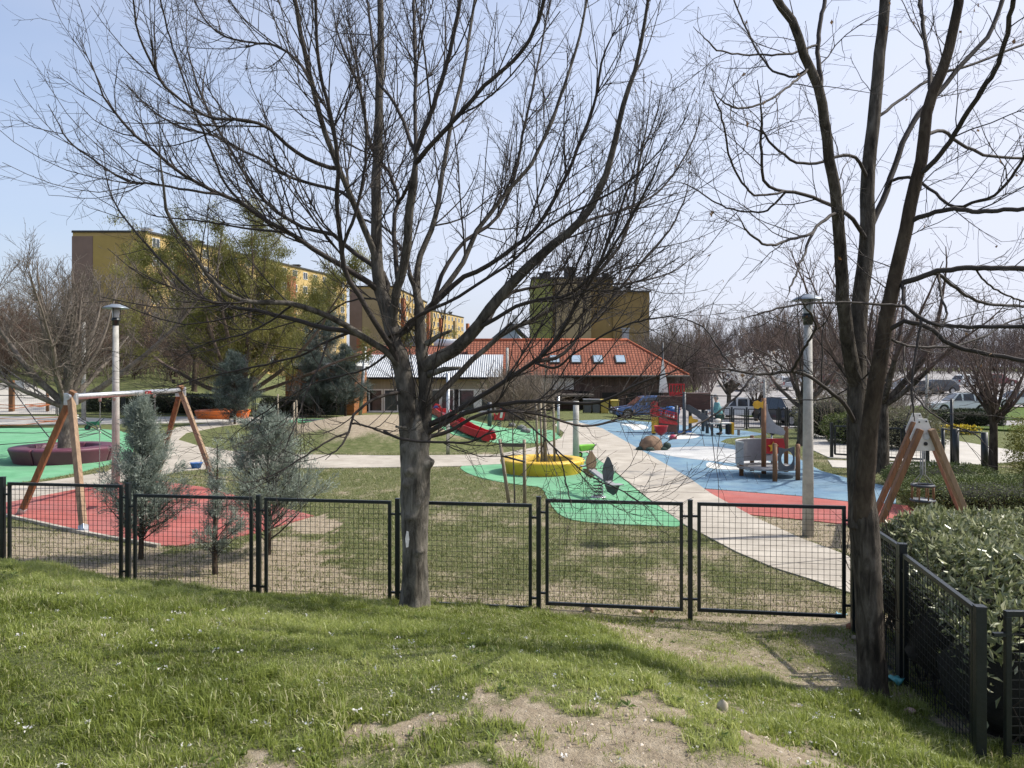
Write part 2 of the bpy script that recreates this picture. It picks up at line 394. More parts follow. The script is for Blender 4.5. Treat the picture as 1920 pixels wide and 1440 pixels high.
surface('grass_island', [(17.0, 55.5), (24, 52), (40, 52), (58, 55), (62, 62), (40, 66), (28, 67), (19, 66), (16.6, 60)], M_turf, .12, True, 2)
surface('verge', [(25, 44.2), (34, 46.8), (60, 50), (90, 56), (90, 40), (40, 36), (25, 38)], M_turf, .10, True, 2)
# ---------------------------------------------------------------- branching
def norm(a): return a/np.maximum(np.linalg.norm(a, axis=-1, keepdims=True), 1e-9)
def tubes_arrays(P_, R__, n):
    """P_ (M,K,3), R__ (M,K) -> verts, quads"""
    M, K, _ = P_.shape
    t = norm(np.gradient(P_, axis=1)); mt = norm(t.mean(1))
    ref = np.zeros((M, 3)); ref[np.arange(M), np.argmin(np.abs(mt), 1)] = 1
    u = norm(np.cross(t, ref[:, None, :])); v = np.cross(t, u)
    a = 2*np.pi*np.arange(n)/n
    V = P_[:, :, None, :]+R__[:, :, None, None]*(u[:, :, None, :]*np.cos(a)[None, None, :, None]+v[:, :, None, :]*np.sin(a)[None, None, :, None])
    base = (np.arange(M)*K*n)[:, None, None]; kk = (np.arange(K-1)*n)[None, :, None]; j = np.arange(n)[None, None, :]; j2 = (np.arange(n)[None, None, :]+1) % n
    q = np.stack(np.broadcast_arrays(base+kk+j, base+kk+j2, base+kk+n+j2, base+kk+n+j), -1).reshape(-1, 4)
    return V.reshape(-1, 3), q
def mesh_tubes(name, sets, org=(0, 0, 0)):
    vs = []; qs = []; o = 0
    for P_, R__, n in sets:
        v, q = tubes_arrays(P_, R__, n); vs.append(v); qs.append(q+o); o += len(v)
    return np_mesh(name, np.concatenate(vs)-np.array(org), [np.concatenate(qs)])
def sample(P_, s):
    """position/tangent on each polyline at fraction s (one per row)"""
    K = P_.shape[1]; f = s*(K-1); k = np.minimum(f.astype(int), K-2); w = (f-k)[:, None]
    r = np.arange(len(P_)); a = P_[r, k]; b = P_[r, k+1]
    return a*(1-w)+b*w, norm(b-a)
def children(P_, R__, dens, lenf, ang, K=5, trop=.3, wob=.12, rmax=.6, rmin=.0012, s0=.15, s1=1.0, rg=rng, tropv=(0, 0, 1), maxn=None, flat=None, rk=(.004, .011)):
    L = np.linalg.norm(np.diff(P_, axis=1), axis=2).sum(1)
    n = rg.poisson(dens*L*(s1-s0)); idx = np.repeat(np.arange(len(P_)), n)
    if maxn and len(idx) > maxn: idx = rg.choice(idx, maxn, replace=False)
    m = len(idx); s = s0+(s1-s0)*rg.random(m)
    p, t = sample(P_[idx], s)
    rp = R__[idx, np.minimum((s*(R__.shape[1]-1)).astype(int), R__.shape[1]-1)]
    rv = rg.normal(size=(m, 3))
    if flat is not None: rv = rv-flat*(rv*np.array([0, 1, 0]))
    pr = norm(np.cross(t, rv)); a = np.radians(rg.uniform(*ang, m))[:, None]
    d = norm(t*np.cos(a)+pr*np.sin(a)); ln = lenf(s, L[idx], rg.random(m))
    seg = (ln/(K-1))[:, None]; Q = np.empty((m, K, 3)); Q[:, 0] = p
    for k in range(1, K):
        d = norm(d+np.array(tropv)*trop/(K-1)+rg.normal(size=(m, 3))*wob); Q[:, k] = Q[:, k-1]+d*seg
    r0 = np.minimum(rp*rmax, rk[0]+rk[1]*ln); r0 = np.maximum(r0, rmin)
    RR = r0[:, None]*np.linspace(1, .45, K)[None]; RR = np.maximum(RR, rmin)
    return Q, RR
def catmull(pts, n):
    pts = np.asarray(pts, float); K = len(pts)
    pp = np.vstack([2*pts[0]-pts[1], pts, 2*pts[-1]-pts[-2]])
    d = np.concatenate([[0], np.cumsum(np.linalg.norm(np.diff(pts, axis=0), axis=1))]); u = np.linspace(0, d[-1], n)
    i = np.clip(np.searchsorted(d, u, 'right')-1, 0, K-2); t = ((u-d[i])/np.maximum(d[i+1]-d[i], 1e-9))[:, None]
    p0, p1, p2, p3 = pp[i], pp[i+1], pp[i+2], pp[i+3]
    return .5*((2*p1)+(-p0+p2)*t+(2*p0-5*p1+4*p2-p3)*t*t+(-p0+3*p1-3*p2+p3)*t**3)
def traced(limbs, Y0, K=26, wob=.003, thin=.64):
    """limbs: (pixels, r0px, r1px, depth0, depth1) -> 3-D polylines that keep their own distance"""
    PP = []; RR = []; seen = []
    for pts, r0, r1, d0, d1 in limbs:
        if r0 < 13.5: r0 *= thin; r1 *= .85
        pts = list(pts); c = catmull(pts, K)
        if seen:      # spring from the limb it leaves, at that limb's own distance
            al = np.concatenate(seen); dd = np.hypot(al[:, 0]-c[0, 0], al[:, 1]-c[0, 1]); j = np.argmin(dd)
            if dd[j] < 28: d1 += (al[j, 2]-d0)*.5; d0 = al[j, 2]; pts[0] = tuple(al[j, :2]); c = catmull(pts, K)
        d = np.concatenate([[0], np.cumsum(np.linalg.norm(np.diff(c, axis=0), axis=1))]); d /= d[-1]
        Yd = Y0+d0+(d1-d0)*d**.9
        q = np.stack([(c[:, 0]-960)/F*Yd, Yd, CAMZ-(c[:, 1]-HZ)/F*Yd], 1)
        q[1:-1] += rng.normal(size=(K-2, 3))*wob
        cs = catmull(pts, 90); ds = np.linspace(0, 1, 90); seen.append(np.stack([cs[:, 0], cs[:, 1], d0+(d1-d0)*ds**.9], 1))
        PP.append(q); RR.append((r0+(r1-r0)*d**.62)*(1-.6*ss(.78, 1, d)*(min(c[-1, 1], 1900-c[-1, 0]) > 0))*Y0/F)
    return np.array(PP), np.array(RR)
def trunk_mesh(name, pts, rs, Y0, burls=(), n=28, K=70, rough=.05, org=(0, 0, 0), flare=.0, ridges=0):
    c = catmull(pts, K); d = np.linspace(0, 1, K); r = np.interp(np.linspace(0, 1, K), np.linspace(0, 1, len(rs)), rs)*Y0/F
    q = np.stack([(c[:, 0]-960)/F*Y0, np.full(K, Y0), CAMZ-(c[:, 1]-HZ)/F*Y0], 1)
    v, f = tubes_arrays(q[None], r[None], n)
    cc = np.repeat(q, n, 0); dv = v-cc; an = np.arctan2(dv[:, 1], dv[:, 0]); rr = np.linalg.norm(dv, axis=1)
    k = 1+rough*2*(fbm(an*3+50, v[:, 2]*3+9, 3)-.5)+rough*(fbm(np.cos(an)*5+9, v[:, 2]*9, 9)-.5)
    if ridges: k = k+ridges*(np.abs(np.sin(an*6.5+3*fbm(an*2+9, v[:, 2]*2.2, 5)))-.6)
    for (by, ba, amp, wz, wa) in burls:
        bz = CAMZ-(by-HZ)/F*Y0; da = np.angle(np.exp(1j*(an-ba)))
        k = k+amp*np.exp(-((v[:, 2]-bz)/wz)**2-(da/wa)**2)
    if flare: k = k+flare*np.exp(-(v[:, 2]-q[0, 2])/.18)*(1+.4*np.sin(an*4+1))
    v = cc+dv*k[:, None]
    return np_mesh(name, v-np.array(org), [f])
def barkmat(name, c0, c1, c2, zs=.35, sc=16, bump=.9, dist=.02):
    m = bpy.data.materials.new(name); MATS[name] = m; m.use_nodes = True
    N = m.node_tree.nodes; L = m.node_tree.links; b = N['Principled BSDF']; b.inputs['Roughness'].default_value = .9; b.inputs['Specular IOR Level'].default_value = .2
    tc = N.new('ShaderNodeTexCoord'); mp = N.new('ShaderNodeMapping'); mp.inputs['Scale'].default_value = (1, 1, zs); L.new(tc.outputs['Object'], mp.inputs[0])
    n = N.new('ShaderNodeTexNoise'); n.inputs['Scale'].default_value = sc; n.inputs['Detail'].default_value = 8; n.inputs['Roughness'].default_value = .7; n.inputs['Distortion'].default_value = .6
    L.new(mp.outputs[0], n.inputs['Vector'])
    n3 = N.new('ShaderNodeTexNoise'); n3.inputs['Scale'].default_value = 3; n3.inputs['Detail'].default_value = 4; L.new(tc.outputs['Object'], n3.inputs['Vector'])
    ad = N.new('ShaderNodeMath'); ad.operation = 'ADD'; L.new(n.outputs['Fac'], ad.inputs[0])
    ml = N.new('ShaderNodeMath'); ml.operation = 'MULTIPLY_ADD'; L.new(n3.outputs['Fac'], ml.inputs[0]); ml.inputs[1].default_value = .6; ml.inputs[2].default_value = -.3
    L.new(ml.outputs[0], ad.inputs[1])
    cr = N.new('ShaderNodeValToRGB'); cr.color_ramp.elements.new(.5)
    for e, (p, c) in zip(cr.color_ramp.elements, ((.32, c0), (.5, c1), (.72, c2))): e.position = p; e.color = (*c, 1)
    L.new(ad.outputs[0], cr.inputs[0]); L.new(cr.outputs[0], b.inputs['Base Color'])
    bp = N.new('ShaderNodeBump'); bp.inputs['Strength'].default_value = bump; bp.inputs['Distance'].default_value = dist
    L.new(n.outputs['Fac'], bp.inputs['Height']); L.new(bp.outputs[0], b.inputs['Normal'])
    return m
BK_lin = barkmat('grey_smooth_bark', (.045, .039, .031), (.14, .125, .102), (.27, .245, .205), .28, 13, 1, .03)
BK_bough = barkmat('backlit_dark_bough_bark', (.034, .029, .023), (.085, .074, .06), (.17, .15, .125))  # backlit darkness against the sky put into the bough colour
BK_twig = mat('young_bark', (.042, .033, .027), .8, .35, 5)
BK_dark = barkmat('dark_furrowed_bark', (.022, .018, .014), (.07, .058, .045), (.16, .138, .112), .2, 22, 1, .03)
BK_brown = barkmat('brown_bark', (.03, .022, .016), (.062, .045, .032), (.11, .085, .06), .3, 18)
BK_grey = barkmat('pale_bark', (.08, .07, .055), (.16, .14, .115), (.25, .22, .18))
TW_brown = mat('brown_twigs', (.125, .088, .072), .85, .3, 3)
TW_grey = mat('grey_twigs', (.15, .125, .10), .85, .3, 3)

def cards(pts, nrm, L, W, rnd, curl=.15, kind=0, rg=rng):
    """small leaf blades: rhombus cards along direction nrm"""
    m = len(pts); d = norm(nrm); s = norm(np.cross(d, rg.normal(size=(m, 3)))); up = np.cross(s, d)
    L = np.broadcast_to(L, m)[:, None]; W = np.broadcast_to(W, m)[:, None]
    a = pts; b = pts+d*L*.5+s*W*.5+up*L*curl*.4; c = pts+d*L-up*L*curl*.3; e = pts+d*L*.5-s*W*.5+up*L*curl*.4
    V = np.stack([a, b, c, e], 1).reshape(-1, 3); i = np.arange(m)*4
    return V, np.stack([i, i+1, i+2], 1), np.stack([i, i+2, i+3], 1), np.repeat(rnd, 4)
def card_mesh(name, pts, nrm, L, W, rnd, curl=.15, org=(0, 0, 0)):
    V, f1, f2, r = cards(pts, nrm, L, W, rnd, curl)
    return np_mesh(name, V-np.array(org), [np.concatenate([f1, f2])], False, {'rnd': r})

# ------------------------------------------------ the big grey tree in the middle
YT = 8.3
A1 = [
 # left stem and what grows from it (px path, r0, r1 in px, depth start, depth end)
 ([(771, 880), (768, 830), (766, 780), (760, 718), (748, 665), (738, 630), (735, 612)], 20, 16.5, 0, 0),
 ([(735, 630), (725, 580), (712, 540), (708, 500), (706, 467), (706, 333), (710, 250), (711, 167), (715, 87), (713, 0), (716, -120)], 15, 5, 0, .5),
 ([(708, 500), (697, 462), (660, 373), (633, 310), (607, 240), (583, 150), (570, 93), (556, 20), (545, -80)], 11, 4, 0, -.9),
 ([(737, 620), (740, 575), (745, 540), (755, 507), (763, 467), (767, 400), (773, 360), (778, 317), (780, 280)], 13, 9, 0, -.5),
 ([(780, 290), (778, 200), (780, 133), (776, 60), (775, -60)], 6, 3, -.5, -.1),
 ([(780, 285), (800, 233), (823, 167), (843, 100), (863, 0), (872, -80)], 8, 3.5, -.5, -1.0),
 ([(784, 305), (815, 265), (850, 227), (877, 197), (905, 165), (933, 140), (983, 90), (1017, 17), (1030, -50)], 8, 3, -.5, -1.6),
 ([(778, 290), (755, 225), (733, 183), (710, 150), (697, 67), (685, -30)], 6, 2.5, -.5, .4),
 ([(745, 530), (740, 460), (740, 400), (748, 372), (735, 335), (727, 317), (700, 283), (680, 200), (668, 120), (640, 20)], 8, 2.5, 0, 1.0),
 ([(746, 380), (757, 365), (767, 345), (778, 320)], 5, 4, 0, -.4),
 ([(755, 700), (735, 668), (687, 635), (660, 617), (610, 590), (547, 570), (483, 567), (433, 557), (387, 513), (353, 460), (313, 400), (307, 350), (302, 310), (296, 250)], 12, 2, 0, -1.5),
 ([(690, 640), (660, 622), (610, 616), (553, 600), (483, 583), (407, 570), (360, 547), (317, 503), (277, 460), (227, 400), (200, 340), (193, 267)], 9, 1.6, -.1, .9),
 ([(742, 680), (733, 650), (700, 600), (677, 560), (655, 528), (643, 490), (637, 433), (632, 380), (633, 300), (620, 217), (597, 117), (590, -20)], 10, 2.5, 0, -1.6),
 ([(640, 470), (655, 430), (667, 400), (685, 300), (683, 200), (660, 133), (640, 83), (620, 10)], 5, 2, -1.0, -1.6),
 ([(730, 560), (727, 522), (695, 495), (655, 467), (627, 440), (577, 430), (527, 403), (493, 373), (460, 327), (410, 243), (387, 200), (353, 100), (350, 10)], 9, 2, 0, 1.1),
 ([(712, 545), (700, 535), (655, 507), (630, 492), (592, 470), (542, 437), (500, 415), (457, 383), (410, 363), (383, 350), (327, 317), (287, 280), (247, 247), (193, 180), (177, 133), (143, 70)], 10, 1.6, 0, -1.2),
 ([(693, 440), (670, 395), (647, 363), (593, 347), (540, 330), (493, 300), (457, 283), (407, 257), (347, 240), (293, 213), (227, 150), (190, 120)], 7, 1.6, -.2, 1.3),
 ([(636, 318), (627, 317), (573, 297), (540, 273), (503, 240), (467, 227), (430, 223), (393, 220), (347, 193), (307, 160), (280, 110), (260, 67), (250, 0)], 7, 1.6, -.5, -1.8),
 ([(585, 155), (560, 117), (520, 87), (477, 80), (427, 70), (387, 40), (360, -10)], 5, 1.6, -.7, .2),
 ([(457, 383), (420, 340), (390, 270), (365, 210), (345, 150), (315, 60), (300, -10)], 4, 1.5, -.5, -1.5),
 ([(410, 363), (360, 358), (290, 345), (240, 340), (190, 310), (130, 265), (105, 225), (90, 195)], 4, 1.4, -.6, -1.4),
 ([(540, 437), (500, 432), (455, 428), (400, 418), (350, 412), (290, 405), (255, 390)], 4, 1.4, -.3, .5),
 # right stem
 ([(788, 880), (792, 830), (796, 775), (797, 712), (790, 650), (787, 600), (786, 570), (777, 540), (768, 512)], 18, 9, 0, .1),
 ([(785, 555), (783, 510), (790, 473), (805, 440), (817, 405), (827, 343), (840, 267), (853, 200), (867, 143), (890, 0), (900, -80)], 11, 3, 0, 1.2),
 ([(769, 515), (762, 480), (750, 462), (735, 440), (717, 425), (690, 415), (640, 390)], 6, 2, .1, 1.4),
 ([(745, 632), (757, 620), (777, 600), (802, 580), (830, 545), (850, 520), (870, 490), (892, 437), (920, 400), (953, 357), (997, 307), (1015, 270), (1033, 233), (1067, 133), (1087, 67), (1100, 0), (1108, -60)], 11, 2.5, 0, .9),
 ([(805, 577), (840, 545), (872, 517), (905, 505), (950, 473), (997, 437), (1030, 390), (1060, 333), (1090, 260), (1113, 200), (1133, 100), (1177, 20)], 9, 2, 0, -1.0),
 ([(800, 560), (830, 512), (867, 457), (900, 432), (935, 405), (965, 330), (980, 250), (1003, 150), (1020, 60), (1040, -30)], 8, 2, .1, 1.6),
 ([(750, 615), (760, 608), (790, 590), (820, 575), (855, 560), (890, 535), (960, 490), (1010, 440), (1060, 405), (1110, 380), (1180, 340), (1230, 290), (1262, 235)], 6, 1.5, -.1, -1.6),
 ([(797, 690), (815, 675), (835, 665), (865, 645), (893, 617), (920, 577), (960, 532), (1020, 473), (1073, 430), (1108, 390), (1135, 330), (1150, 277), (1167, 200), (1190, 133), (1205, 60), (1215, 0)], 15, 2.5, 0, -.8),
 ([(1073, 430), (1110, 410), (1165, 395), (1220, 370), (1260, 330), (1300, 260), (1320, 190)], 5, 1.5, -.5, .6),
 ([(797, 765), (812, 752), (827, 737), (870, 690), (907, 657), (947, 623), (997, 600), (1037, 577), (1087, 550), (1120, 513), (1163, 460), (1185, 395), (1200, 300), (1213, 233), (1222, 150)], 11, 2, .05, 1.2),
 ([(893, 620), (925, 600), (973, 573), (1020, 560), (1067, 553), (1113, 510), (1147, 467), (1187, 400), (1225, 330), (1250, 260)], 7, 1.8, -.2, -1.8),
 ([(912, 600), (945, 557), (1007, 537), (1087, 530), (1147, 533), (1220, 523), (1270, 505), (1310, 470)], 6, 1.6, -.3, .9),
 ([(800, 800), (850, 775), (885, 752), (913, 737), (953, 710), (1003, 677), (1040, 640), (1087, 560), (1120, 505), (1150, 430), (1185, 330), (1200, 260)], 9, 2, -.1, -1.3),
 ([(1000, 680), (1053, 667), (1093, 620), (1147, 560), (1187, 510), (1253, 433), (1285, 370), (1295, 300)], 6, 1.6, -.6, .4),
 ([(1003, 677), (1040, 690), (1080, 660), (1120, 635), (1160, 615), (1210, 600), (1290, 590)], 4, 1.4, -.6, -1.6),
 # low boughs
 ([(795, 818), (827, 797), (880, 773), (927, 760), (997, 753), (1087, 757), (1137, 750), (1203, 717), (1260, 697), (1300, 680)], 9, 1.8, -.1, -1.2),
 ([(800, 822), (837, 811), (900, 777), (953, 770), (1020, 780), (1080, 797), (1120, 797), (1163, 783), (1210, 768), (1260, 760)], 7, 1.6, -.15, .8),
 ([(720, 808), (753, 823), (800, 828), (870, 830), (890, 826), (917, 813), (960, 805)], 4.5, 1.8, -.35, -.9),
 ([(930, 762), (985, 790), (1030, 830), (1050, 850), (1070, 865), (1095, 885), (1130, 905), (1165, 920), (1210, 950), (1240, 985)], 3.2, 1, -.6, -1.8),
 ([(1040, 838), (1055, 875), (1065, 920), (1075, 960)], 2.2, 1.1, -1.0, -1.3),
 ([(742, 737), (725, 740), (700, 750), (680, 762), (662, 780), (655, 805), (640, 835), (610, 862)], 6.5, 1.6, -.1, -1.0),
 ([(657, 792), (690, 800), (720, 812), (740, 820)], 3, 2, -.6, -.3),
 ([(650, 810), (615, 827), (565, 860), (502, 895), (452, 907)], 3.2, 1.1, -.75, -1.5),
 ([(655, 640), (613, 640), (567, 665), (500, 683), (417, 700), (340, 720), (290, 742)], 5, 1.2, -.2, .9),
 ([(613, 640), (600, 683), (573, 740), (555, 790), (535, 840), (520, 860)], 3.4, 1.1, -.2, -.9),
 ([(720, 668), (690, 690), (640, 705), (590, 718), (540, 745), (470, 790), (420, 830)], 4, 1.2, 0, 1.1),
 ([(547, 572), (510, 600), (460, 625), (400, 640), (350, 660), (310, 690)], 3.6, 1.2, -.7, .3),
 ([(735, 580), (700, 560), (655, 565), (620, 585), (585, 620), (560, 650)], 4, 1.3, .1, 1.0),
]
def big_tree():
    t = thing('bare_tree', 'big leafless grey tree with burled trunk and wide fan of boughs against the fence', 'tree', (P(776, 1140, YT).x, YT, .05))
    o = ORG[t.name]
    tm = trunk_mesh('trunk', [(776, 1160), (778, 1120), (778, 1040), (778, 950), (779, 890), (779, 850), (780, 815), (780, 785), (780, 762), (780, 748)], [29, 25, 23, 23, 25, 27, 27.5, 25, 17, 3], YT,
        [(868, -.35, .38, .05, .42), (862, -.2, .2, .025, .25), (880, -1.9, .24, .045, .33), (890, -1.8, -.12, .02, .2), (968, -1.75, .2, .045, .36), (972, -1.7, -.14, .018, .18), (1030, -.95, .26, .045, .45), (1034, -.9, -.14, .018, .2), (820, -.6, .16, .06, .6), (835, -2.7, .16, .08, .5), (905, -2.2, .16, .04, .3), (1075, -.2, .12, .05, .3), (940, -1.2, .1, .03, .3)], 40, 130, .075, o, .22, .018)
    link('trunk', tm, BK_lin, t)
    PL, RL = traced(A1, YT)
    # short limb pieces in paler bark, sunlit lengths of branch put into colour
    st = MB()
    for a, b, r0, r1 in (((800, 645), (846, 620), 6, 2.5), ((803, 702), (862, 690), 7, 3), ((798, 812), (742, 800), 3, 2)):
        st = MB(); st.tube([P(*a, YT), (P(*a, YT)+P(*b, YT-.1))/2+Vector((0, 0, .02)), P(*b, YT-.2)], [r0*YT/F, (r0+r1)/2*YT/F, r1*YT/F], 10); st.build('sunlit_limb_piece', BK_lin, t)
    big = RL[:, 0]*F/YT > 6.6
    # swell limbs into the trunk where they leave it
    link('bough', mesh_tubes('bough', [(PL[big], RL[big], 12)], o), BK_bough, t)
    s1, r1 = children(PL, RL, 6.8, lambda s, L, u: (.35+1.25*u)*(.45+.75*(1-s))*np.minimum(1, .4+L/3), (20, 48), 7, .7, .08, .5, .0022, .2, 1, flat=.3, rk=(.0028, .0052))
    s1b, r1b = children(PL[~big], RL[~big], 2.6, lambda s, L, u: .25+.7*u*(1.2-s), (25, 65), 6, .25, .12, .6, .002, .2, 1, rk=(.0028, .005))
    A_ = np.concatenate([s1[:, ::1][:, :6], s1b]); B_ = np.concatenate([r1[:, :6], r1b])
    low = A_[:, 0, 2] < 2.2
    s2, r2 = children(s1, r1, 8.5, lambda s, L, u: (.12+.5*u)*(1.15-.6*s), (25, 60), 5, .3, .14, .6, .0017, .12, 1)
    s2b, r2b = children(s1b, r1b, 4.5, lambda s, L, u: .1+.35*u, (25, 65), 5, .1, .14, .6, .0017, .15, 1)
    s3, r3 = children(np.concatenate([s2, s2b]), np.concatenate([r2, r2b]), 9.5, lambda s, L, u: .05+.17*u, (30, 65), 4, .12, .16, .6, .0014, .15, 1)
    link('crown', mesh_tubes('crown', [(PL[~big], RL[~big], 8), (s1, r1, 5), (s1b, r1b, 4), (s2, r2, 4), (s2b, r2b, 4), (s3, r3, 3)], o), BK_twig, t)
    # leftover winged seeds on the right side of the crown
    e = np.concatenate([s2[:, -1], s2b[:, -1]]); e = e[(e[:, 0] > 1.0)]; e = e[rng.choice(len(e), 160, replace=False)]
    link('seed_cluster', card_mesh('seed_cluster', e, np.array([0, 0, -1.])+rng.normal(size=(160, 3))*.4, rng.uniform(.02, .045, 160), .012, rng.random(160), .1, o), leafmat('dry_seed', [(.16, .10, .06), (.30, .21, .13)]), t)
    pm = MB(); pb = P(763, 1012, YT-.21)
    pm.prism([(-.012, -.085), (.012, -.08), (.022, 0), (.014, .08), (-.006, .09), (-.02, .01)], pb+Vector((.0, .018, 0)), (1, .35, 0), (0, 0, 1), .01)
    pm.build('paint_mark', mat('white_paint_mark', (.55, .55, .54), .8, .15, 30), t)
big_tree()

# ------------------------------------------------ the dark three-stemmed tree on the right
YR = 6.0
A2 = [
 ([(1614, 990), (1611, 905), (1607, 820), (1607, 680), (1610, 600), (1618, 520), (1627, 433), (1627, 333), (1637, 233), (1647, 133), (1653, 67), (1660, 0), (1668, -120)], 23, 9, 0, .4),
 ([(1600, 720), (1593, 667), (1583, 587), (1577, 517), (1577, 477), (1567, 367), (1557, 317), (1547, 233), (1537, 173), (1513, 117), (1487, 43), (1450, -10), (1430, -80)], 15, 6, -.05, -.9),
 ([(1543, 190), (1538, 150), (1533, 100), (1537, 43), (1547, 0), (1552, -70)], 8, 4, -.5, -.2),
 ([(1620, 990), (1620, 920), (1625, 855), (1631, 800), (1640, 733), (1653, 650), (1670, 560), (1687, 483), (1703, 410), (1712, 367), (1727, 300), (1737, 217), (1747, 180), (1770, 127), (1787, 60), (1797, 0), (1806, -80)], 20, 7, -.02, -.7),
 ([(1747, 185), (1743, 133), (1730, 50), (1725, 0), (1720, -60)], 7, 4, -.4, .1),
 ([(1630, 436), (1643, 402), (1657, 370), (1670, 333), (1693, 267), (1725, 212), (1760, 173), (1813, 110), (1853, 67), (1880, 0), (1895, -60)], 12, 5, .1, .9),
 ([(1724, 335), (1745, 310), (1770, 280), (1813, 213), (1860, 140), (1880, 93), (1900, 0)], 8, 4, -.4, -1.4),
 ([(1647, 227), (1697, 180), (1763, 140), (1830, 118), (1925, 80), (1990, 60)], 6, 3, .2, 1.3),
 ([(1703, 420), (1722, 408), (1747, 400), (1790, 392), (1847, 397), (1920, 392), (1990, 400)], 8, 4, -.4, -.9),
 ([(1662, 355), (1677, 337), (1713, 333), (1747, 357), (1787, 387), (1830, 378), (1863, 367), (1897, 333), (1920, 293), (1950, 240)], 6, 2.5, .1, -1.0),
 ([(1736, 262), (1743, 250), (1767, 245), (1790, 263), (1847, 290), (1913, 297), (1990, 300)], 6, 3, -.5, .6),
 ([(1622, 455), (1617, 437), (1600, 413), (1573, 393), (1513, 367), (1470, 358), (1447, 353), (1430, 333), (1427, 267), (1428, 210), (1420, 150)], 8.5, 2, 0, -.9),
 ([(1470, 360), (1440, 365), (1407, 360), (1373, 310), (1360, 250), (1347, 200), (1330, 160)], 4, 1.6, -.6, -1.4),
 ([(1473, 367), (1440, 393), (1397, 397), (1347, 383), (1290, 347), (1255, 340)], 4, 1.5, -.6, .2),
 ([(1572, 400), (1560, 402), (1533, 423), (1520, 437), (1480, 450), (1440, 460), (1407, 440), (1380, 400)], 6, 1.8, -.5, -1.4),
 ([(1525, 430), (1515, 455), (1507, 480), (1500, 493), (1487, 527), (1475, 560)], 5, 1.6, -.8, -1.2),
 ([(1625, 335), (1620, 320), (1600, 293), (1573, 293), (1550, 302), (1513, 307), (1473, 293), (1433, 253), (1427, 217), (1425, 180)], 7, 2, .1, -.5),
 ([(1520, 123), (1513, 133), (1473, 167), (1430, 193), (1380, 203), (1350, 187), (1335, 170)], 4, 1.6, -.7, -1.6),
 ([(1522, 122), (1500, 140), (1480, 143), (1447, 130), (1423, 100), (1397, 47), (1377, 0), (1370, -40)], 4, 1.8, -.7, .1),
 ([(1530, 83), (1510, 92), (1480, 100), (1413, 103), (1347, 93), (1300, 50)], 4, 1.4, -.5, -1.2),
 ([(1683, 545), (1695, 530), (1713, 525), (1753, 510), (1813, 503), (1880, 503), (1990, 505)], 9, 5, -.4, -.8),
 ([(1735, 516), (1757, 513), (1793, 540), (1840, 567), (1925, 575), (2000, 585)], 6, 3, -.5, .4),
 ([(1690, 530), (1694, 550), (1696, 572), (1723, 593), (1763, 610), (1840, 613), (1990, 610)], 6, 3.5, -.4, -1.3),
 ([(1695, 574), (1670, 572), (1630, 570), (1563, 567), (1480, 573), (1420, 590), (1370, 600)], 4.5, 1.6, -.4, -1.0),
 ([(1668, 625), (1678, 611), (1697, 603), (1737, 613), (1760, 628), (1780, 643), (1830, 660), (1925, 677), (2000, 690)], 8, 4, -.25, -.9),
 ([(1663, 632), (1685, 643), (1713, 650), (1780, 650), (1847, 630), (1900, 600), (1960, 590)], 5, 2, -.25, .6),
 ([(1607, 803), (1598, 785), (1580, 753), (1547, 727), (1513, 703), (1480, 697), (1430, 702), (1363, 693), (1310, 690)], 8.5, 2, -.1, -.8),
 ([(1415, 703), (1390, 733), (1360, 763), (1320, 790), (1280, 812), (1240, 835)], 4, 1.2, -.65, -1.2),
 ([(1485, 697), (1500, 667), (1520, 633), (1530, 613), (1520, 590), (1500, 560)], 5, 2, -.5, -1.0),
 ([(1380, 694), (1347, 653), (1323, 617), (1290, 600), (1240, 590)], 3, 1.3, -.7, -.2),
 ([(1653, 660), (1630, 700), (1600, 720), (1560, 745), (1500, 750), (1440, 745)], 3, 1.2, -.2, .7),
 ([(1725, 600), (1718, 650), (1712, 700), (1710, 740), (1715, 790)], 4, 2, -.7, -.9),
 ([(1693, 660), (1695, 700), (1715, 735), (1705, 775), (1690, 790)], 3, 1.4, -.7, -1.0),
 ([(1715, 740), (1740, 770), (1790, 800), (1830, 815), (1862, 850)], 3, 1.1, -.8, -1.2),
 ([(1757, 520), (1765, 560), (1775, 590), (1760, 620)], 4.5, 2, -.6, -.9),
 ([(1830, 500), (1850, 530), (1900, 560), (1960, 570)], 3, 2, -.7, -.2),
]
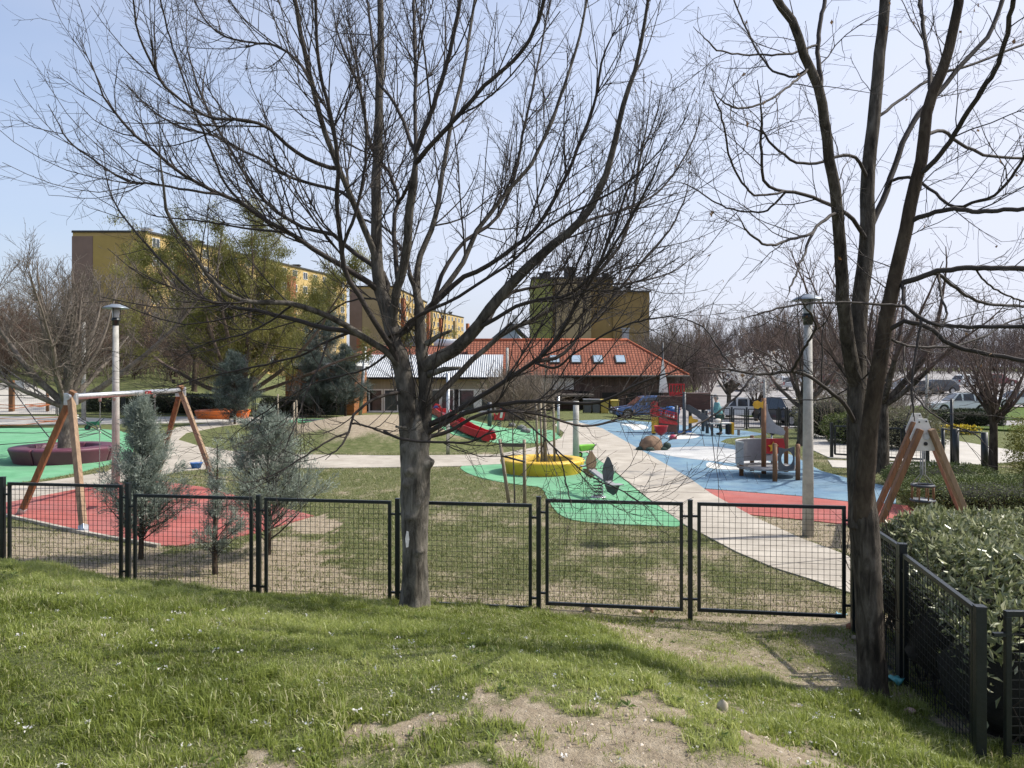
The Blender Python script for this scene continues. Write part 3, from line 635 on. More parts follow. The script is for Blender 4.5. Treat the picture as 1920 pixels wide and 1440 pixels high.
def right_tree():
    t = thing('bare_tree', 'dark leafless tree rising in three stems by the fence corner', 'tree', (P(1638, 1330, YR).x, YR, .05))
    o = ORG[t.name]
    tm = trunk_mesh('trunk', [(1640, 1345), (1637, 1290), (1632, 1200), (1628, 1100), (1622, 1010), (1618, 950), (1617, 905), (1616, 875), (1616, 855)], [29, 25, 24, 24, 24, 25, 26, 20, 3], YR, [(905, -1.4, .12, .05, .6), (1085, -.8, .06, .04, .4), (1250, -.3, .08, .08, .5)], 40, 120, .05, o, .18, .05)
    link('trunk', tm, BK_dark, t)
    PL, RL = traced(A2, YR, thin=.57)
    big = RL[:, 0]*F/YR > 7.8; big[3] = False
    link('bough', mesh_tubes('bough', [(PL[big], RL[big], 14)], o), BK_dark, t)
    br = np.zeros(len(PL), bool); br[3] = True
    link('bough', mesh_tubes('bough', [(PL[br], RL[br], 14)], o), BK_brown, t)
    rest = ~(big | br)
    s1, r1 = children(PL, RL, 5.2, lambda s, L, u: (.18+.72*u)*(.5+.6*(1-s)), (28, 62), 7, .12, .13, .5, .0018, .2, 1, rk=(.002, .0045))
    s2, r2 = children(s1, r1, 9.5, lambda s, L, u: .08+.28*u, (28, 62), 5, .06, .17, .6, .0014, .12, 1)
    s3, r3 = children(s2, r2, 10, lambda s, L, u: .04+.11*u, (30, 65), 4, .05, .18, .6, .0011, .15, 1)
    low = PL[[26, 27, 29]], RL[[26, 27, 29]]
    h1, q1 = children(*low, 5, lambda s, L, u: .2+.55*u, (30, 70), 7, -.9, .13, .5, .0017, .3, 1)
    h2, q2 = children(h1, q1, 7, lambda s, L, u: .08+.25*u, (25, 55), 5, -.4, .14, .6, .0012, .1, 1)
    link('crown', mesh_tubes('crown', [(PL[rest], RL[rest], 9), (s1, r1, 5), (s2, r2, 4), (s3, r3, 3), (h1, q1, 4), (h2, q2, 3)], o), BK_twig, t)
    e = s2[:, -1]; e = e[rng.choice(len(e), 46, replace=False)]
    k = 46
    link('dead_leaf', card_mesh('dead_leaf', e, np.array([0, 0, -1.])+rng.normal(size=(k, 3))*.5, rng.uniform(.02, .045, k), rng.uniform(.012, .03, k), rng.random(k), .3, o), leafmat('dead_leaves', [(.14, .075, .035), (.30, .19, .10)], .7, .3), t)
right_tree()

# ------------------------------------------------ trees farther off, built once per kind and copied
def bare_meshes(name, h, tr, th, spread, nl, seed, up=.5, dens=1.0, twig=.003, droop=False):
    """leafless tree at the origin; returns trunk mesh and crown mesh"""
    rg = np.random.default_rng(seed); K = 9
    n = 14; z = np.linspace(0, th, K)
    TP = np.stack([.04*np.sin(z*1.3+seed)*th*.3, .04*np.cos(z+seed)*th*.3, z], 1)[None]; TP[0, :, :2] -= TP[0, 0, :2]
    TR = (tr*np.linspace(1.12, .82, K))[None]; TR[0, 0] = tr*1.4
    az = 2*np.pi*(np.arange(nl)+rg.random(nl)*.7)/nl; el = np.radians(rg.uniform(*up, nl)); L = (h-th)*rg.uniform(.65, 1.02, nl)/np.maximum(np.sin(el)*.5+.5, .5)
    d = np.stack([np.cos(az)*np.cos(el)*spread, np.sin(az)*np.cos(el)*spread, np.sin(el)], 1); K2 = 12
    Q = np.empty((nl, K2, 3)); Q[:, 0] = TP[0, -1]-np.array([0, 0, 1])*rg.random(nl)[:, None]*th*.12
    for k in range(1, K2):
        d = norm(d+np.array([0, 0, .06 if not droop else -.02])+rg.normal(size=(nl, 3))*.07); Q[:, k] = Q[:, k-1]+d*(L/(K2-1))[:, None]
    QR = tr*rg.uniform(.38, .6, nl)[:, None]*np.linspace(1, .12, K2)[None]
    sc = h/6
    s1, r1 = children(Q, QR, 3.2*dens/sc, lambda s, L, u: sc*(.5+1.3*u)*(1.1-.7*s), (25, 55), 7, .5, .11, .6, twig*1.2, .15, 1, rg=rg)
    s2, r2 = children(s1, r1, 3.6*dens/sc, lambda s, L, u: sc*(.25+.6*u), (25, 55), 5, .3, .13, .6, twig, .1, 1, rg=rg)
    s3, r3 = children(s2, r2, 3.6*dens/sc, lambda s, L, u: sc*(.12+.3*u), (25, 60), 4, .2, .14, .7, twig*.8, .1, 1, rg=rg)
    tm = mesh_tubes(name+'_trunk', [(TP, TR, n), (Q[:, :5], QR[:, :5], 8)])
    cm = mesh_tubes(name+'_crown', [(Q[:, 4:], QR[:, 4:], 6), (s1, r1, 4), (s2, r2, 3), (s3, r3, 3)])
    return tm, cm, (s1, s2, s3)
def place_tree(name, label, cat, loc, tm, cm, tmat, cmat, rz=0, s=1, group=None, extra=None):
    t = thing(name, label, cat, loc, group); t.rotation_euler.z = rz; t.scale = (s, s, s) if not hasattr(s, '__len__') else s
    link('trunk', tm, tmat, t); link('crown', cm, cmat, t)
    for nm, m2, mm in (extra or []): link(nm, m2, mm, t)
    return t
T1 = bare_meshes('planter', 6.3, .2, 1.75, .95, 15, 5, (22, 84), 1.7, .005)
p = G(122, 856); PC = Vector(((122-960)/F*23.3, 23.3, 0))
place_tree('bare_tree', 'leafless spreading tree growing out of the round purple seat planter', 'tree', (PC.x, PC.y, .05), T1[0], T1[1], BK_grey, TW_grey, .4)
T2 = bare_meshes('wood', 9, .16, 2.2, .9, 9, 11, (35, 80), 1.0, .011)
T3 = bare_meshes('thicket', 6.5, .09, .6, 1.2, 13, 12, (28, 78), 1.0, .010)
T4 = bare_meshes('slim', 8, .13, 1.6, .75, 10, 13, (45, 82), 1.0, .009)
T5 = bare_meshes('globe', 4.0, .11, 1.75, 1.0, 16, 14, (35, 80), 1.0, .004)
T6 = bare_meshes('mid', 5.6, .17, 1.7, 1.1, 11, 15, (22, 72), 1.1, .005)
rd = random.Random(4)
def grove(name, label, group, spots, kinds, mats):
    for (x, y, s) in spots:
        k = rd.randrange(len(kinds)); q = kinds[k]
        place_tree(name, label, 'tree', (x, y, Hf(x, y)-.1), q[0], q[1], mats[0], mats[1][k % len(mats[1])], rd.uniform(0, 6.28), s*rd.uniform(.85, 1.15), group)
TW_l = mat('russet_twigs', (.125, .086, .064), .9, .3, 3)
TW_r = mat('mauve_twigs', (.105, .078, .072), .9, .3, 3)
spots = []
for k in range(46):
    px = rd.uniform(-120, 430); Yd = rd.uniform(56, 92); spots.append(((px-960)/F*Yd, Yd, rd.uniform(.75, 1.2)))
grove('hillside_tree', 'leafless russet tree in the thicket along the top of the left hillside', 'bare trees on the hillside', spots, [T3, T2, T3], (BK_brown, [TW_l, TW_grey]))
spots = []
for k in range(12):
    px = rd.uniform(655, 990); Yd = rd.uniform(84, 112); spots.append(((px-960)/F*Yd, Yd, rd.uniform(.55, .85)))
grove('park_tree', 'leafless brown tree behind the low roofs and in front of the far flats', 'bare trees behind the roofs', spots, [T2, T3], (BK_brown, [TW_l]))
spots = []
for k in range(30):
    px = rd.uniform(1215, 1330) if k < 9 else rd.uniform(1320, 2010); Yd = rd.uniform(80, 110) if k < 9 else rd.uniform(132, 175); spots.append(((px-960)/F*Yd, Yd, rd.uniform(.8, 1.1) if k < 9 else rd.uniform(1.2, 1.7)))
grove('woodland_tree', 'leafless mauve brown tree in the wood beyond the car park', 'bare trees beyond the car park', spots, [T2, T4, T3], (BK_brown, [TW_r, TW_l]))
for (px, by, s, kd, lab) in ((1652, 887, 1.08, 'T6', 'grey leafless tree with stout straight trunk behind the dark three-stemmed tree'), (1503, 836, .9, 'T6', 'leafless tree with pale forked stems just left of the concrete lamp post'), (1366, 783, 1.05, 'T6', 'gnarled leafless tree with low spreading head behind the person in turquoise'), (1602, 812, .9, 'T4', 'slim leafless tree rising from the scrub beside the lamp lawn')):
    q = {'T6': T6, 'T4': T4}[kd]; g = G(px, by)
    place_tree('bare_tree', lab, 'tree', g, q[0], q[1], BK_brown if px != 1652 else BK_dark, TW_brown, px*.37, s)
g = G(1861, 906)
place_tree('globe_tree', 'small leafless tree with a brush of upright shoots beside the thuja hedge', 'tree', g, T5[0], T5[1], BK_brown, TW_brown, 1.0, .92)
g = Vector((8.6, 30, 0))
# flowering cherry behind the blue surface
T7 = bare_meshes('cherry', 5.4, .11, 1.2, 1.0, 11, 21, (25, 75), 1.0, .005)
e = np.concatenate([T7[2][1].reshape(-1, 3), T7[2][2][:, 1:].reshape(-1, 3)]); rg2 = np.random.default_rng(3); e = e[rg2.choice(len(e), 2600, replace=False)]
e = e[(e[:, 2] < 4.8)]
bl = card_mesh('blossom', np.repeat(e, 3, 0)+rg2.normal(size=(len(e)*3, 3))*.02, rg2.normal(size=(len(e)*3, 3)), .085, .075, rg2.random(len(e)*3), .1)
g = G(1418, 790)
place_tree('cherry_tree', 'young cherry tree speckled with white blossom beside the black car', 'tree', g, T7[0], T7[1], BK_brown, TW_brown, .3, .98, None, [('blossom', bl, leafmat('white_blossom', [(.62, .60, .58), (.78, .76, .73)], .7, .3))])

# yellow-green tree coming into leaf
def leafy(name, h, tr, th, spread, nl, seed, nleaf, Ls, up, jit=.12, twig=.006):
    a = bare_meshes(name, h, tr, th, spread, nl, seed, up, .8, twig)
    rg = np.random.default_rng(seed)
    pts = np.concatenate([a[2][1][:, 1:].reshape(-1, 3), a[2][2].reshape(-1, 3)]); pts = pts[rg.integers(0, len(pts), nleaf)]+rg.normal(size=(nleaf, 3))*jit
    d = rg.normal(size=(nleaf, 3))*.6+np.array([0, 0, .9])
    return a[0], a[1], card_mesh(name+'_leaf', pts, d, rg.uniform(*Ls, nleaf), rg.uniform(*Ls, nleaf)*.27, np.clip(fbm(pts[:, 0]*.8+50, pts[:, 2]*.8+50, seed)*1.3-.2+rg.normal(size=nleaf)*.12, 0, 1), .1)
LW = leafmat('spring_leaves', [(.10, .105, .025), (.19, .185, .05), (.32, .295, .10)], .6, .4)
W1 = leafy('willow', 11.4, .3, 1.4, 1.12, 24, 31, 190000, (.07, .19), (10, 84), .16)
g = Vector(((452-960)/F*46, 46, Hf((452-960)/F*46, 46)))
place_tree('willow_tree', 'large yellow green tree just coming into leaf in front of the long flats', 'tree', g, W1[0], W1[1], BK_brown, TW_brown, .5, (1.04, 1.04, .98), None, [('foliage', W1[2], LW)])
W2 = leafy('sallow', 5, .1, .7, 1.2, 11, 33, 7000, (.08, .2), (25, 75))
g = G(205, 668)
place_tree('willow_bush', 'small bush with sparse yellow leaves among the russet hillside trees', 'bush', g, W2[0], W2[1], BK_brown, TW_l, 0, 1.15, None, [('foliage', W2[2], leafmat('yellow_leaves', [(.17, .17, .03), (.33, .30, .05)], .6, .4))])

# blue-green conifers with feathery sprays
def conifer(name, h, w, seed, nb, nleaf, Ls, trk=.03, up=35, gap=.12):
    rg = np.random.default_rng(seed); K = 9
    TP = np.stack([.015*np.sin(np.linspace(0, 5, K)), .015*np.cos(np.linspace(0, 4, K)), np.linspace(0, h*.98, K)], 1)[None]; TR = (trk*np.linspace(1.3, .15, K))[None]
    s = rg.random(nb)**.9*(1-gap)+gap; z0 = s*h*.95; az = rg.random(nb)*6.283; ln = w*(1-s)**.75*rg.uniform(.55, 1.15, nb)+.06*h*rg.random(nb)
    el = np.radians(rg.normal(up, 12, nb)); d = np.stack([np.cos(az)*np.cos(el), np.sin(az)*np.cos(el), np.sin(el)], 1); Q = np.empty((nb, 7, 3)); Q[:, 0] = np.stack([z0*0, z0*0, z0], 1)
    for k in range(1, 7):
        d = norm(d+np.array([0, 0, .09])+rg.normal(size=(nb, 3))*.08); Q[:, k] = Q[:, k-1]+d*(ln/6)[:, None]
    QR = np.maximum(.012*h/2*np.linspace(1, .2, 7)[None]*(ln/w)[:, None], .0015)
    b2, q2 = children(Q, QR, 9/h*2.2, lambda s, L, u: L*(.2+.35*u)*(1.1-.5*s), (25, 50), 5, .25, .12, .6, .0012, .15, 1, rg=rg)
    allp = np.concatenate([Q[:, 2:].reshape(-1, 3), b2.reshape(-1, 3), b2[:, 1:].reshape(-1, 3)]); td = np.concatenate([np.repeat(norm(Q[:, -1]-Q[:, 0]), 5, 0), np.repeat(norm(b2[:, -1]-b2[:, 0]), 5, 0), np.repeat(norm(b2[:, -1]-b2[:, 0]), 4, 0)])
    ii = rg.integers(0, len(allp), nleaf); pts = allp[ii]+rg.normal(size=(nleaf, 3))*.014*h; dd = td[ii]+rg.normal(size=(nleaf, 3))*.45
    tm = mesh_tubes(name+'_trunk', [(TP, TR, 8)]); cm = mesh_tubes(name+'_crown', [(Q, QR, 4), (b2, q2, 3)])
    lf = card_mesh(name+'_leaf', pts, dd, rg.uniform(*Ls, nleaf), rg.uniform(*Ls, nleaf)*.13, np.clip(rg.normal(.5, .25, nleaf), 0, 1), .05)
    return tm, cm, lf
CY = leafmat('blue_green_sprays', [(.16, .20, .165), (.28, .325, .27), (.42, .46, .39)], .7, .3)
c1 = conifer('cypressa', 2.35, .74, 41, 170, 30000, (.035, .10), up=36, gap=.07); c2 = conifer('cypressb', 2.15, 1.15, 42, 120, 24000, (.035, .10), up=36, gap=.07); c3 = conifer('cypressc', 1.75, .42, 43, 60, 8000, (.03, .07))
for (px, by, q, s, lab) in ((266, 1048, c1, 1.0, 'feathery blue green cypress hiding the middle of the big swing'), (503, 1040, c2, 1.0, 'widest blue green cypress behind the third fence panel'), (405, 1078, c3, 1.0, 'thin scraggy cypress sapling between two bushier ones')):
    Yc = CAMZ*F/(by-HZ); place_tree('cypress', lab, 'tree', ((px-960)/F*Yc, Yc, 0), q[0], q[1], BK_brown, BK_twig, px*.1, s, 'blue green cypresses by the fence', [('foliage', q[2], CY)])
c4 = conifer('spruce', 5.2, 2.3, 44, 200, 46000, (.08, .2), .07, 12)
SP = leafmat('spruce_needles', [(.06, .08, .07), (.11, .14, .12), (.19, .225, .205)], .7, .2)
for (px, by, Yc, s, lab) in ((440, 796, 0, .74, 'grey blue spruce with bare lower boughs by the orange planter'), (590, 772, 0, .84, 'dense dark spruce against the left of the timber shed'), (648, 772, 0, .9, 'pointed spruce at the right corner of the timber shed')):
    g = G(px, by) if px == 440 else Vector(((px-960)/F*49, 49, Hf((px-960)/F*49, 49))); place_tree('spruce', lab, 'tree', g, c4[0], c4[1], BK_brown, BK_twig, px, s, None, [('foliage', c4[2], SP)])
g = Vector(((595-960)/F*72, 72, Hf((595-960)/F*72, 72)))
place_tree('pine_tree', 'dark green pine in front of the yellow flats', 'tree', g, c4[0], c4[1], BK_brown, BK_twig, 2, 1.9, None, [('foliage', c4[2], leafmat('dark_pine', [(.012, .02, .01), (.03, .042, .02)], .7, .2))])
# ---------------------------------------------------------------- fences
M_steel = mat('black_green_steel', (.012, .016, .017), .38, .25, 9, .15, 60, spec=.5)
M_wire = mat('black_wire', (.014, .016, .016), .5, .2, 20)
def panel_meshes(W, Hh, t=.036, cell=.059, wr=.0020):
    f = MB()
    f.box((0, 0, Hh-t/2), (W, t, t)); f.box((0, 0, t/2), (W, t, t))
    for s in (-1, 1): f.box((s*(W/2-t/2), 0, Hh/2), (t, t-.002, Hh-2*t))
    w = MB(); n = int(round((W-2*t)/cell)); x0 = -W/2+t
    for i in range(1, n): w.box((x0+(W-2*t)*i/n, 0, Hh/2), (wr*2, wr*2, Hh-2*t))
    m = int(round((Hh-2*t)/cell))
    for i in range(1, m): w.box((0, wr*2, t+(Hh-2*t)*i/m), (W-2*t, wr*1.7, wr*1.7))
    return f, w
def fence(root, posts, tops, pw=.05, Hh=1.17, post_top=.02, gap=.075, brk=True, first=0):
    """posts: xy list; tops: panel-top heights between posts"""
    for i, (x, y) in enumerate(posts):
        if i < first: continue
        zt = max(tops[max(0, min(i, len(tops)-1))], tops[max(0, i-1)] if i-1 < len(tops) else 0)+post_top
        a = posts[min(i+1, len(posts)-1)]; b = posts[max(0, i-1)]; rz = math.atan2(a[1]-b[1], a[0]-b[0])
        m = MB(); m.box((x, y, zt/2-.1), (pw, pw, zt+.2), rz); m.box((x, y, zt+.003), (pw+.006, pw+.006, .006), rz)
        o = m.build('post', M_steel, root, .004)
    for i in range(len(posts)-1):
        a = Vector((*posts[i], 0)); b = Vector((*posts[i+1], 0)); d = (b-a); L = d.length; d.normalize(); rz = math.atan2(d.y, d.x)
        W = L-2*gap; f, w = panel_meshes(W, Hh); M = Matrix.Rotation(rz, 3, 'Z'); c = (a+b)/2+Vector((0, 0, tops[i]-Hh))
        for k in (f, w): k.v = [M @ v+c for v in k.v]
        fo = f.build('panel_frame', M_steel, root, .003); w.build('wire_mesh', M_wire, fo)
        if brk:
            for s, q in ((0, a), (1, b)):
                for z in (tops[i]-.15, tops[i]-Hh+.13):
                    k = MB(); e = q+d*(gap+.01)*(1 if s == 0 else -1); k.beam(q+Vector((0, 0, z)), e+Vector((0, 0, z)), .03, .022); k.build('bracket', M_steel, root)
PX = [-9.55, -7.92, -6.28, -4.61, -2.96, -1.30, .295, 1.913, 3.555]
fr = thing('mesh_fence', 'long black wire mesh fence with framed panels running behind the big grey tree', 'fence', (-1.3, 8.745, 0))
fence(fr, [(x, 8.55-.15*x) for x in PX], [1.40, 1.35, 1.31, 1.205, 1.20, 1.205, 1.265, 1.268])
sd = thing('mesh_fence', 'black wire mesh fence turning the corner beside the leafy hedge', 'fence', (3.27, 6.45, 0))
fence(sd, [(3.50, 7.86), (3.27, 6.45), (2.96, 4.87)], [1.20, 1.155], pw=.062, post_top=.02)
s2 = thing('mesh_fence', 'short black mesh panel at the right edge in front of the hedge foot', 'fence', (4, 4.84, 0))
fence(s2, [(3.03, 4.85), (4.6, 4.85), (6.2, 4.85)], [1.155, 1.155], pw=.05, post_top=-.005, first=1)

# ---------------------------------------------------------------- leafy hedge behind the side fence
def hedge():
    t = thing('leafy_hedge', 'broad evergreen hedge of long pale green leaves behind the side fence', 'hedge', (4.6, 6.5, 0))
    o = ORG[t.name]; n = 27000
    def shape(n):
        y = rng.uniform(5.05, 8.2, n); fx = np.interp(y, [4.87, 6.45, 8.02], [2.94, 3.27, 3.555])+.1
        bx = np.interp(y, [5, 7.2, 8.2], [7.5, 7.0, 4.6]); x = fx+(bx-fx)*rng.random(n)**1.15
        return x, y, fx
    x, y, fx = shape(n)
    top = 1.12+.16*(fbm(x*1.7, y*1.7, 61)-.5)*2+.10*ss(0, .8, x-fx)+.05*(fbm(x*6, y*6, 62)-.5)*2
    edge = np.minimum(np.minimum(x-fx, y-5.0), 8.25-y); top = top-.28*(1-ss(0, .35, edge))
    k = rng.random(n); z = np.where(k < .72, top-rng.exponential(.06, n), rng.uniform(.12, 1.1, n))
    z = np.minimum(z, top+.03)
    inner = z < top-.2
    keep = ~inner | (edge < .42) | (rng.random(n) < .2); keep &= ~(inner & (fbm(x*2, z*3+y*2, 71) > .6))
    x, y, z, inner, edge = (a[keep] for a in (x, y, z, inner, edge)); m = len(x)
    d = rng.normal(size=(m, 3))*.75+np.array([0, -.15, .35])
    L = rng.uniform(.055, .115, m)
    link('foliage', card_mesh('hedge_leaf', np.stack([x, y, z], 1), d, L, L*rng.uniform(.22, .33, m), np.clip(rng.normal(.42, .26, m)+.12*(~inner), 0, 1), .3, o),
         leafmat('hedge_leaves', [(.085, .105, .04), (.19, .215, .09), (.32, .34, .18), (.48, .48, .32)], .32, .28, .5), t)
    k_ = MB(); ux = Vector((-.19, -1, 0)).normalized()      # solid dark lumps added to block light and darken the inside
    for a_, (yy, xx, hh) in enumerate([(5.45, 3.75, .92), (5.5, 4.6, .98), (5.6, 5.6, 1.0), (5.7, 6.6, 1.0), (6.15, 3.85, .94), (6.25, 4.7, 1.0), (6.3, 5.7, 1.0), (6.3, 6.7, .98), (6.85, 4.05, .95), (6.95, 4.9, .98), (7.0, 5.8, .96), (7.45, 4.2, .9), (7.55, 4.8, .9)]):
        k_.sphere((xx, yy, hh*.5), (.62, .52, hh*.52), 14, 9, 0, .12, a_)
    k_.build('shade_core', mat('hedge_shade_fill', (.016, .015, .011), .95, .5, 8, .9, 20), t)
    bs = rng.integers(0, m, 420); PPs = []
    for i in range(420):
        xx, yy, ff = shape(1); b = np.array([xx[0], yy[0], .02]); e = b+np.array([rng.normal()*.2, rng.normal()*.2, rng.uniform(.7, 1.2)])
        q = np.linspace(0, 1, 6)[:, None]; c = b+(e-b)*q; c[1:-1] += rng.normal(size=(4, 3))*.03; PPs.append(c)
    PPs = np.array(PPs); RR = np.full((420, 6), .006)*np.linspace(1.3, .5, 6)
    s1, r1 = children(PPs, RR, 5, lambda s, L, u: .15+.3*u, (25, 60), 5, .3, .14, .7, .0016, .2, 1)
    link('stem', mesh_tubes('hedge_stem', [(PPs, RR, 5), (s1, r1, 3)], o), BK_twig, t)
    sp = np.array([[(4.55+.02*i, 6.9, 1.1+.13*i) for i in range(5)], [(4.7, 7.0+.02*i, 1.1+.15*i) for i in range(5)], [(4.95+.05*i, 6.6, 1.2+.06*i) for i in range(5)]], float)
    sr = np.full((3, 5), .004); c_, cr_ = children(sp, sr, 10, lambda s, L, u: .08+.2*u, (20, 50), 5, .4, .1, .7, .0015, .2, 1)
    link('sprout', mesh_tubes('sprout', [(sp, sr, 4), (c_, cr_, 3)], o), BK_brown, t)
hedge()

# ---------------------------------------------------------------- grass, petals, pebbles, stones
def blades(x, y, h, w, rnd, lean=.35):
    n = len(x); z = H(x, y)-.004; a = rng.random(n)*6.283
    s = np.stack([np.cos(a), np.sin(a), a*0], 1)*(w/2)[:, None]
    la = rng.random(n)*6.283; lv = np.stack([np.cos(la), np.sin(la), a*0], 1)*(np.abs(rng.normal(0, lean, n))*h)[:, None]+np.array([-.10, -.05, 0])*h[:, None]
    b = np.stack([x, y, z], 1); m1 = b+lv*.28+np.stack([a*0, a*0, h*.5], 1); t = b+lv+np.stack([a*0, a*0, h*np.clip(1-.35*(np.linalg.norm(lv, axis=1)/h), .35, 1)], 1)
    V = np.stack([b-s, b+s, m1-s*.8, m1+s*.8, t], 1).reshape(-1, 3); i = np.arange(n)*5
    return V, np.stack([i, i+1, i+3, i+2], 1), np.stack([i+2, i+3, i+4], 1), np.repeat(rnd, 5)
GR = leafmat('meadow_grass', [(.12, .15, .026), (.26, .31, .065), (.43, .47, .15), (.66, .60, .37)], .38, .48, .5)
def grass_near():
    n = 640000; y = np.sqrt(rng.uniform(2.4**2, 9.3**2, n)); x = rng.uniform(-.74, .74, n)*y+rng.normal(size=n)*.1
    fy = 8.55-.15*x; s = soil(x, y); px, py = proj(x, y, H(x, y))
    k = (rng.random(n) > np.clip(s*1.35-.12, 0, .985)) & (y < fy+.25) & (py < 1500)
    fx = np.interp(y, [q[0] for q in SFX], [q[1] for q in SFX]); k &= x < fx+.5
    # keep the patches between tufts thinner
    tuft = fbm(x*2.6, y*2.6, 91); fine = fbm(x*11, y*11, 92); k &= rng.random(n) < .35+1.0*fine
    x, y, s, tuft, fine, py = (q[k] for q in (x, y, s, tuft, fine, py)); m = len(x)
    short = ss(.3, .8, s)
    h = (.022+.050*ss(.38, .72, tuft)+.035*ss(.5, .7, fine))*rng.uniform(.55, 1.3, m)*(1-.55*short)
    w = rng.uniform(.0032, .0075, m)*(1+.3*ss(.5, .7, tuft))
    dry = rng.random(m) < .05+.17*ss(.45, .65, fbm(x*1.8, y*1.8, 96))
    rnd = np.clip(.32+.9*(fbm(x*1.1, y*1.1, 93)-.5)+.3*(fine-.5)+rng.normal(size=m)*.13, 0, .68); rnd = np.where(dry, rng.uniform(.75, 1, m), rnd)
    V, f4, f3, r = blades(x, y, h, w, rnd, .8)
    me = np_mesh('grass', V, [f4, f3], False, {'rnd': r})
    tag(link('long_grass', me, GR), kind='stuff')
grass_near()
def lawn():
    n = 330000; y = 8.4+17*rng.random(n)**1.5; x = rng.uniform(-.72, .72, n)*y
    fy = 8.55-.15*x; s = soil(x, y); px, py = proj(x, y, H(x, y)*0)
    k = (rng.random(n) > np.clip(s*1.15-.08, 0, .97)) & (y > fy)
    for poly in SURF.values(): k &= ~inpoly(x, y, poly)
    x, y, s = x[k], y[k], s[k]; m = len(x)
    h = rng.uniform(.018, .05, m)*(1+y/40); w = rng.uniform(.004, .008, m)*(1+y/22)
    rnd = np.clip(.34+.5*(fbm(x*1.2, y*1.2, 95)-.5)+rng.normal(size=m)*.14, 0, .75); rnd = np.where(rng.random(m) < .2, rng.uniform(.7, 1, m), rnd)
    V, f4, f3, r = blades(x, y, h, w, rnd, .8)
    tag(link('lawn_grass', np_mesh('lawn', V, [f4, f3], False, {'rnd': r}), leafmat('trodden_grass', [(.10, .115, .032), (.19, .205, .075), (.31, .295, .15), (.47, .41, .27)], .6, .35, .25)), kind='stuff')
lawn()
def litter():
    # petals: small white five-lobed flowers lying in clumps
    n = 150; y = np.sqrt(rng.uniform(2.9**2, 6.5**2, n)); x = rng.uniform(-.68, .5, n)*y; pts = []; nr = []
    for a, b in zip(x, y):
        z = Hf(a, b)+rng.uniform(.015, .06)
        for k in range(rng.integers(3, 8)): pts.append((a+rng.normal()*.012, b+rng.normal()*.012, z+rng.normal()*.005)); nr.append((rng.normal(), rng.normal(), .35))
    pts = np.array(pts); m = len(pts)
    tag(link('fallen_petals', card_mesh('petals', pts, np.array(nr), rng.uniform(.010, .022, m), rng.uniform(.008, .014, m), rng.random(m), .3), leafmat('petal_white', [(.62, .60, .54), (.82, .80, .77)], .6, .3)), kind='stuff')
    # broad weeds
    n = 150; y = np.sqrt(rng.uniform(2.9**2, 8**2, n)); x = rng.uniform(-.68, .5, n)*y; pts = []; nr = []; LL = []
    for a, b in zip(x, y):
        for k in range(rng.integers(4, 8)):
            an = rng.random()*6.28; pts.append((a, b, Hf(a, b)+.005)); nr.append((math.cos(an), math.sin(an), rng.uniform(.25, .9))); LL.append(rng.uniform(.025, .055))
    LL = np.array(LL); tag(link('broadleaf_weeds', card_mesh('weeds', np.array(pts), np.array(nr), LL, LL*.3, rng.random(len(LL)), .35), leafmat('weed_leaves', [(.11, .17, .035), (.24, .31, .09)], .5, .3)), kind='stuff')
    # pebbles on bare soil
    n = 60000; y = np.sqrt(rng.uniform(2.8**2, 9.5**2, n)); x = rng.uniform(-.6, .62, n)*y; s = soil(x, y); k = rng.random(n) < np.clip(s-.25, 0, 1)**1.5*.8; x, y = x[k], y[k]; m = len(x)
    r = .0028+.0125*rng.random(m)**4; base = np.array([(1, 0, 0), (-.5, .8, 0), (-.5, -.8, 0), (.1, .1, .7), (-.1, -.7, .45), (.6, .6, .4)]); V = base[None]*r[:, None, None]*rng.uniform(.6, 1.4, (m, 6, 3))
    V += np.stack([x, y, H(x, y)], 1)[:, None, :]; i = (np.arange(m)*6)[:, None]; fs = np.array([(0, 5, 3), (5, 1, 3), (1, 2, 3), (2, 4, 3), (4, 0, 3), (0, 1, 5), (2, 0, 4)]); f = (i[:, :, None]+fs[None]).reshape(-1, 3)
    tag(link('gravel', np_mesh('gravel', V.reshape(-1, 3), [f], False, {'rnd': np.repeat(rng.random(m), 6)}), leafmat('gravel_stone', [(.17, .13, .09), (.36, .30, .22), (.58, .51, .42)], .9, 0)), kind='stuff')
litter()
M_stone = mat('limestone', (.36, .29, .22), .9, .3, 14, .8, 30, spec=.2)
M_brick = mat('broken_brick', (.30, .13, .075), .9, .3, 14, .6, 40)
def stone(px, py, r, lab, m=M_stone, sd=0, sq=(1, .8, .7)):
    g = G(px, py); k = MB(); k.sphere(g+Vector((0, 0, r*.4)), (r*sq[0], r*sq[1], r*sq[2]), 11, 7, 0, .16, sd)
    o = k.build('stone', m); tag(o, lab, 'stone'); s = o.modifiers.new('round', 'SUBSURF'); s.levels = s.render_levels = 1
stone(1104, 1146, .055, 'larger rounded stone lying under the bottom rail of the mesh fence', M_stone, 1)
stone(1121, 1146, .028, 'little stone touching the larger one under the fence rail', M_stone, 2)
stone(1195, 1151, .045, 'flat pale stone under the fence between two tufts', M_stone, 3, (1.2, .8, .5))
stone(1222, 1150, .035, 'reddish brick fragment leaning on the bottom rail of the mesh fence', M_brick, 4, (.7, .5, 1.1))
stone(1355, 1333, .045, 'smooth oval pale stone at the edge of the grass tuft and bare soil', mat('pale_pebble', (.46, .40, .29), .7, .15, 8), 5, (.8, .8, 1.05))
stone(1604, 1200, .04, 'grey stone close to the left side of the dark trunk', M_stone, 6)
stone(1598, 1180, .06, 'brown rubble lump at the foot of the corner post', M_brick, 7, (1.2, .8, .7))
stone(1706, 1338, .04, 'pinkish stone at the foot of the side fence', mat('pink_stone', (.36, .25, .21), .9, .3, 20), 8, (1.2, .8, .7))
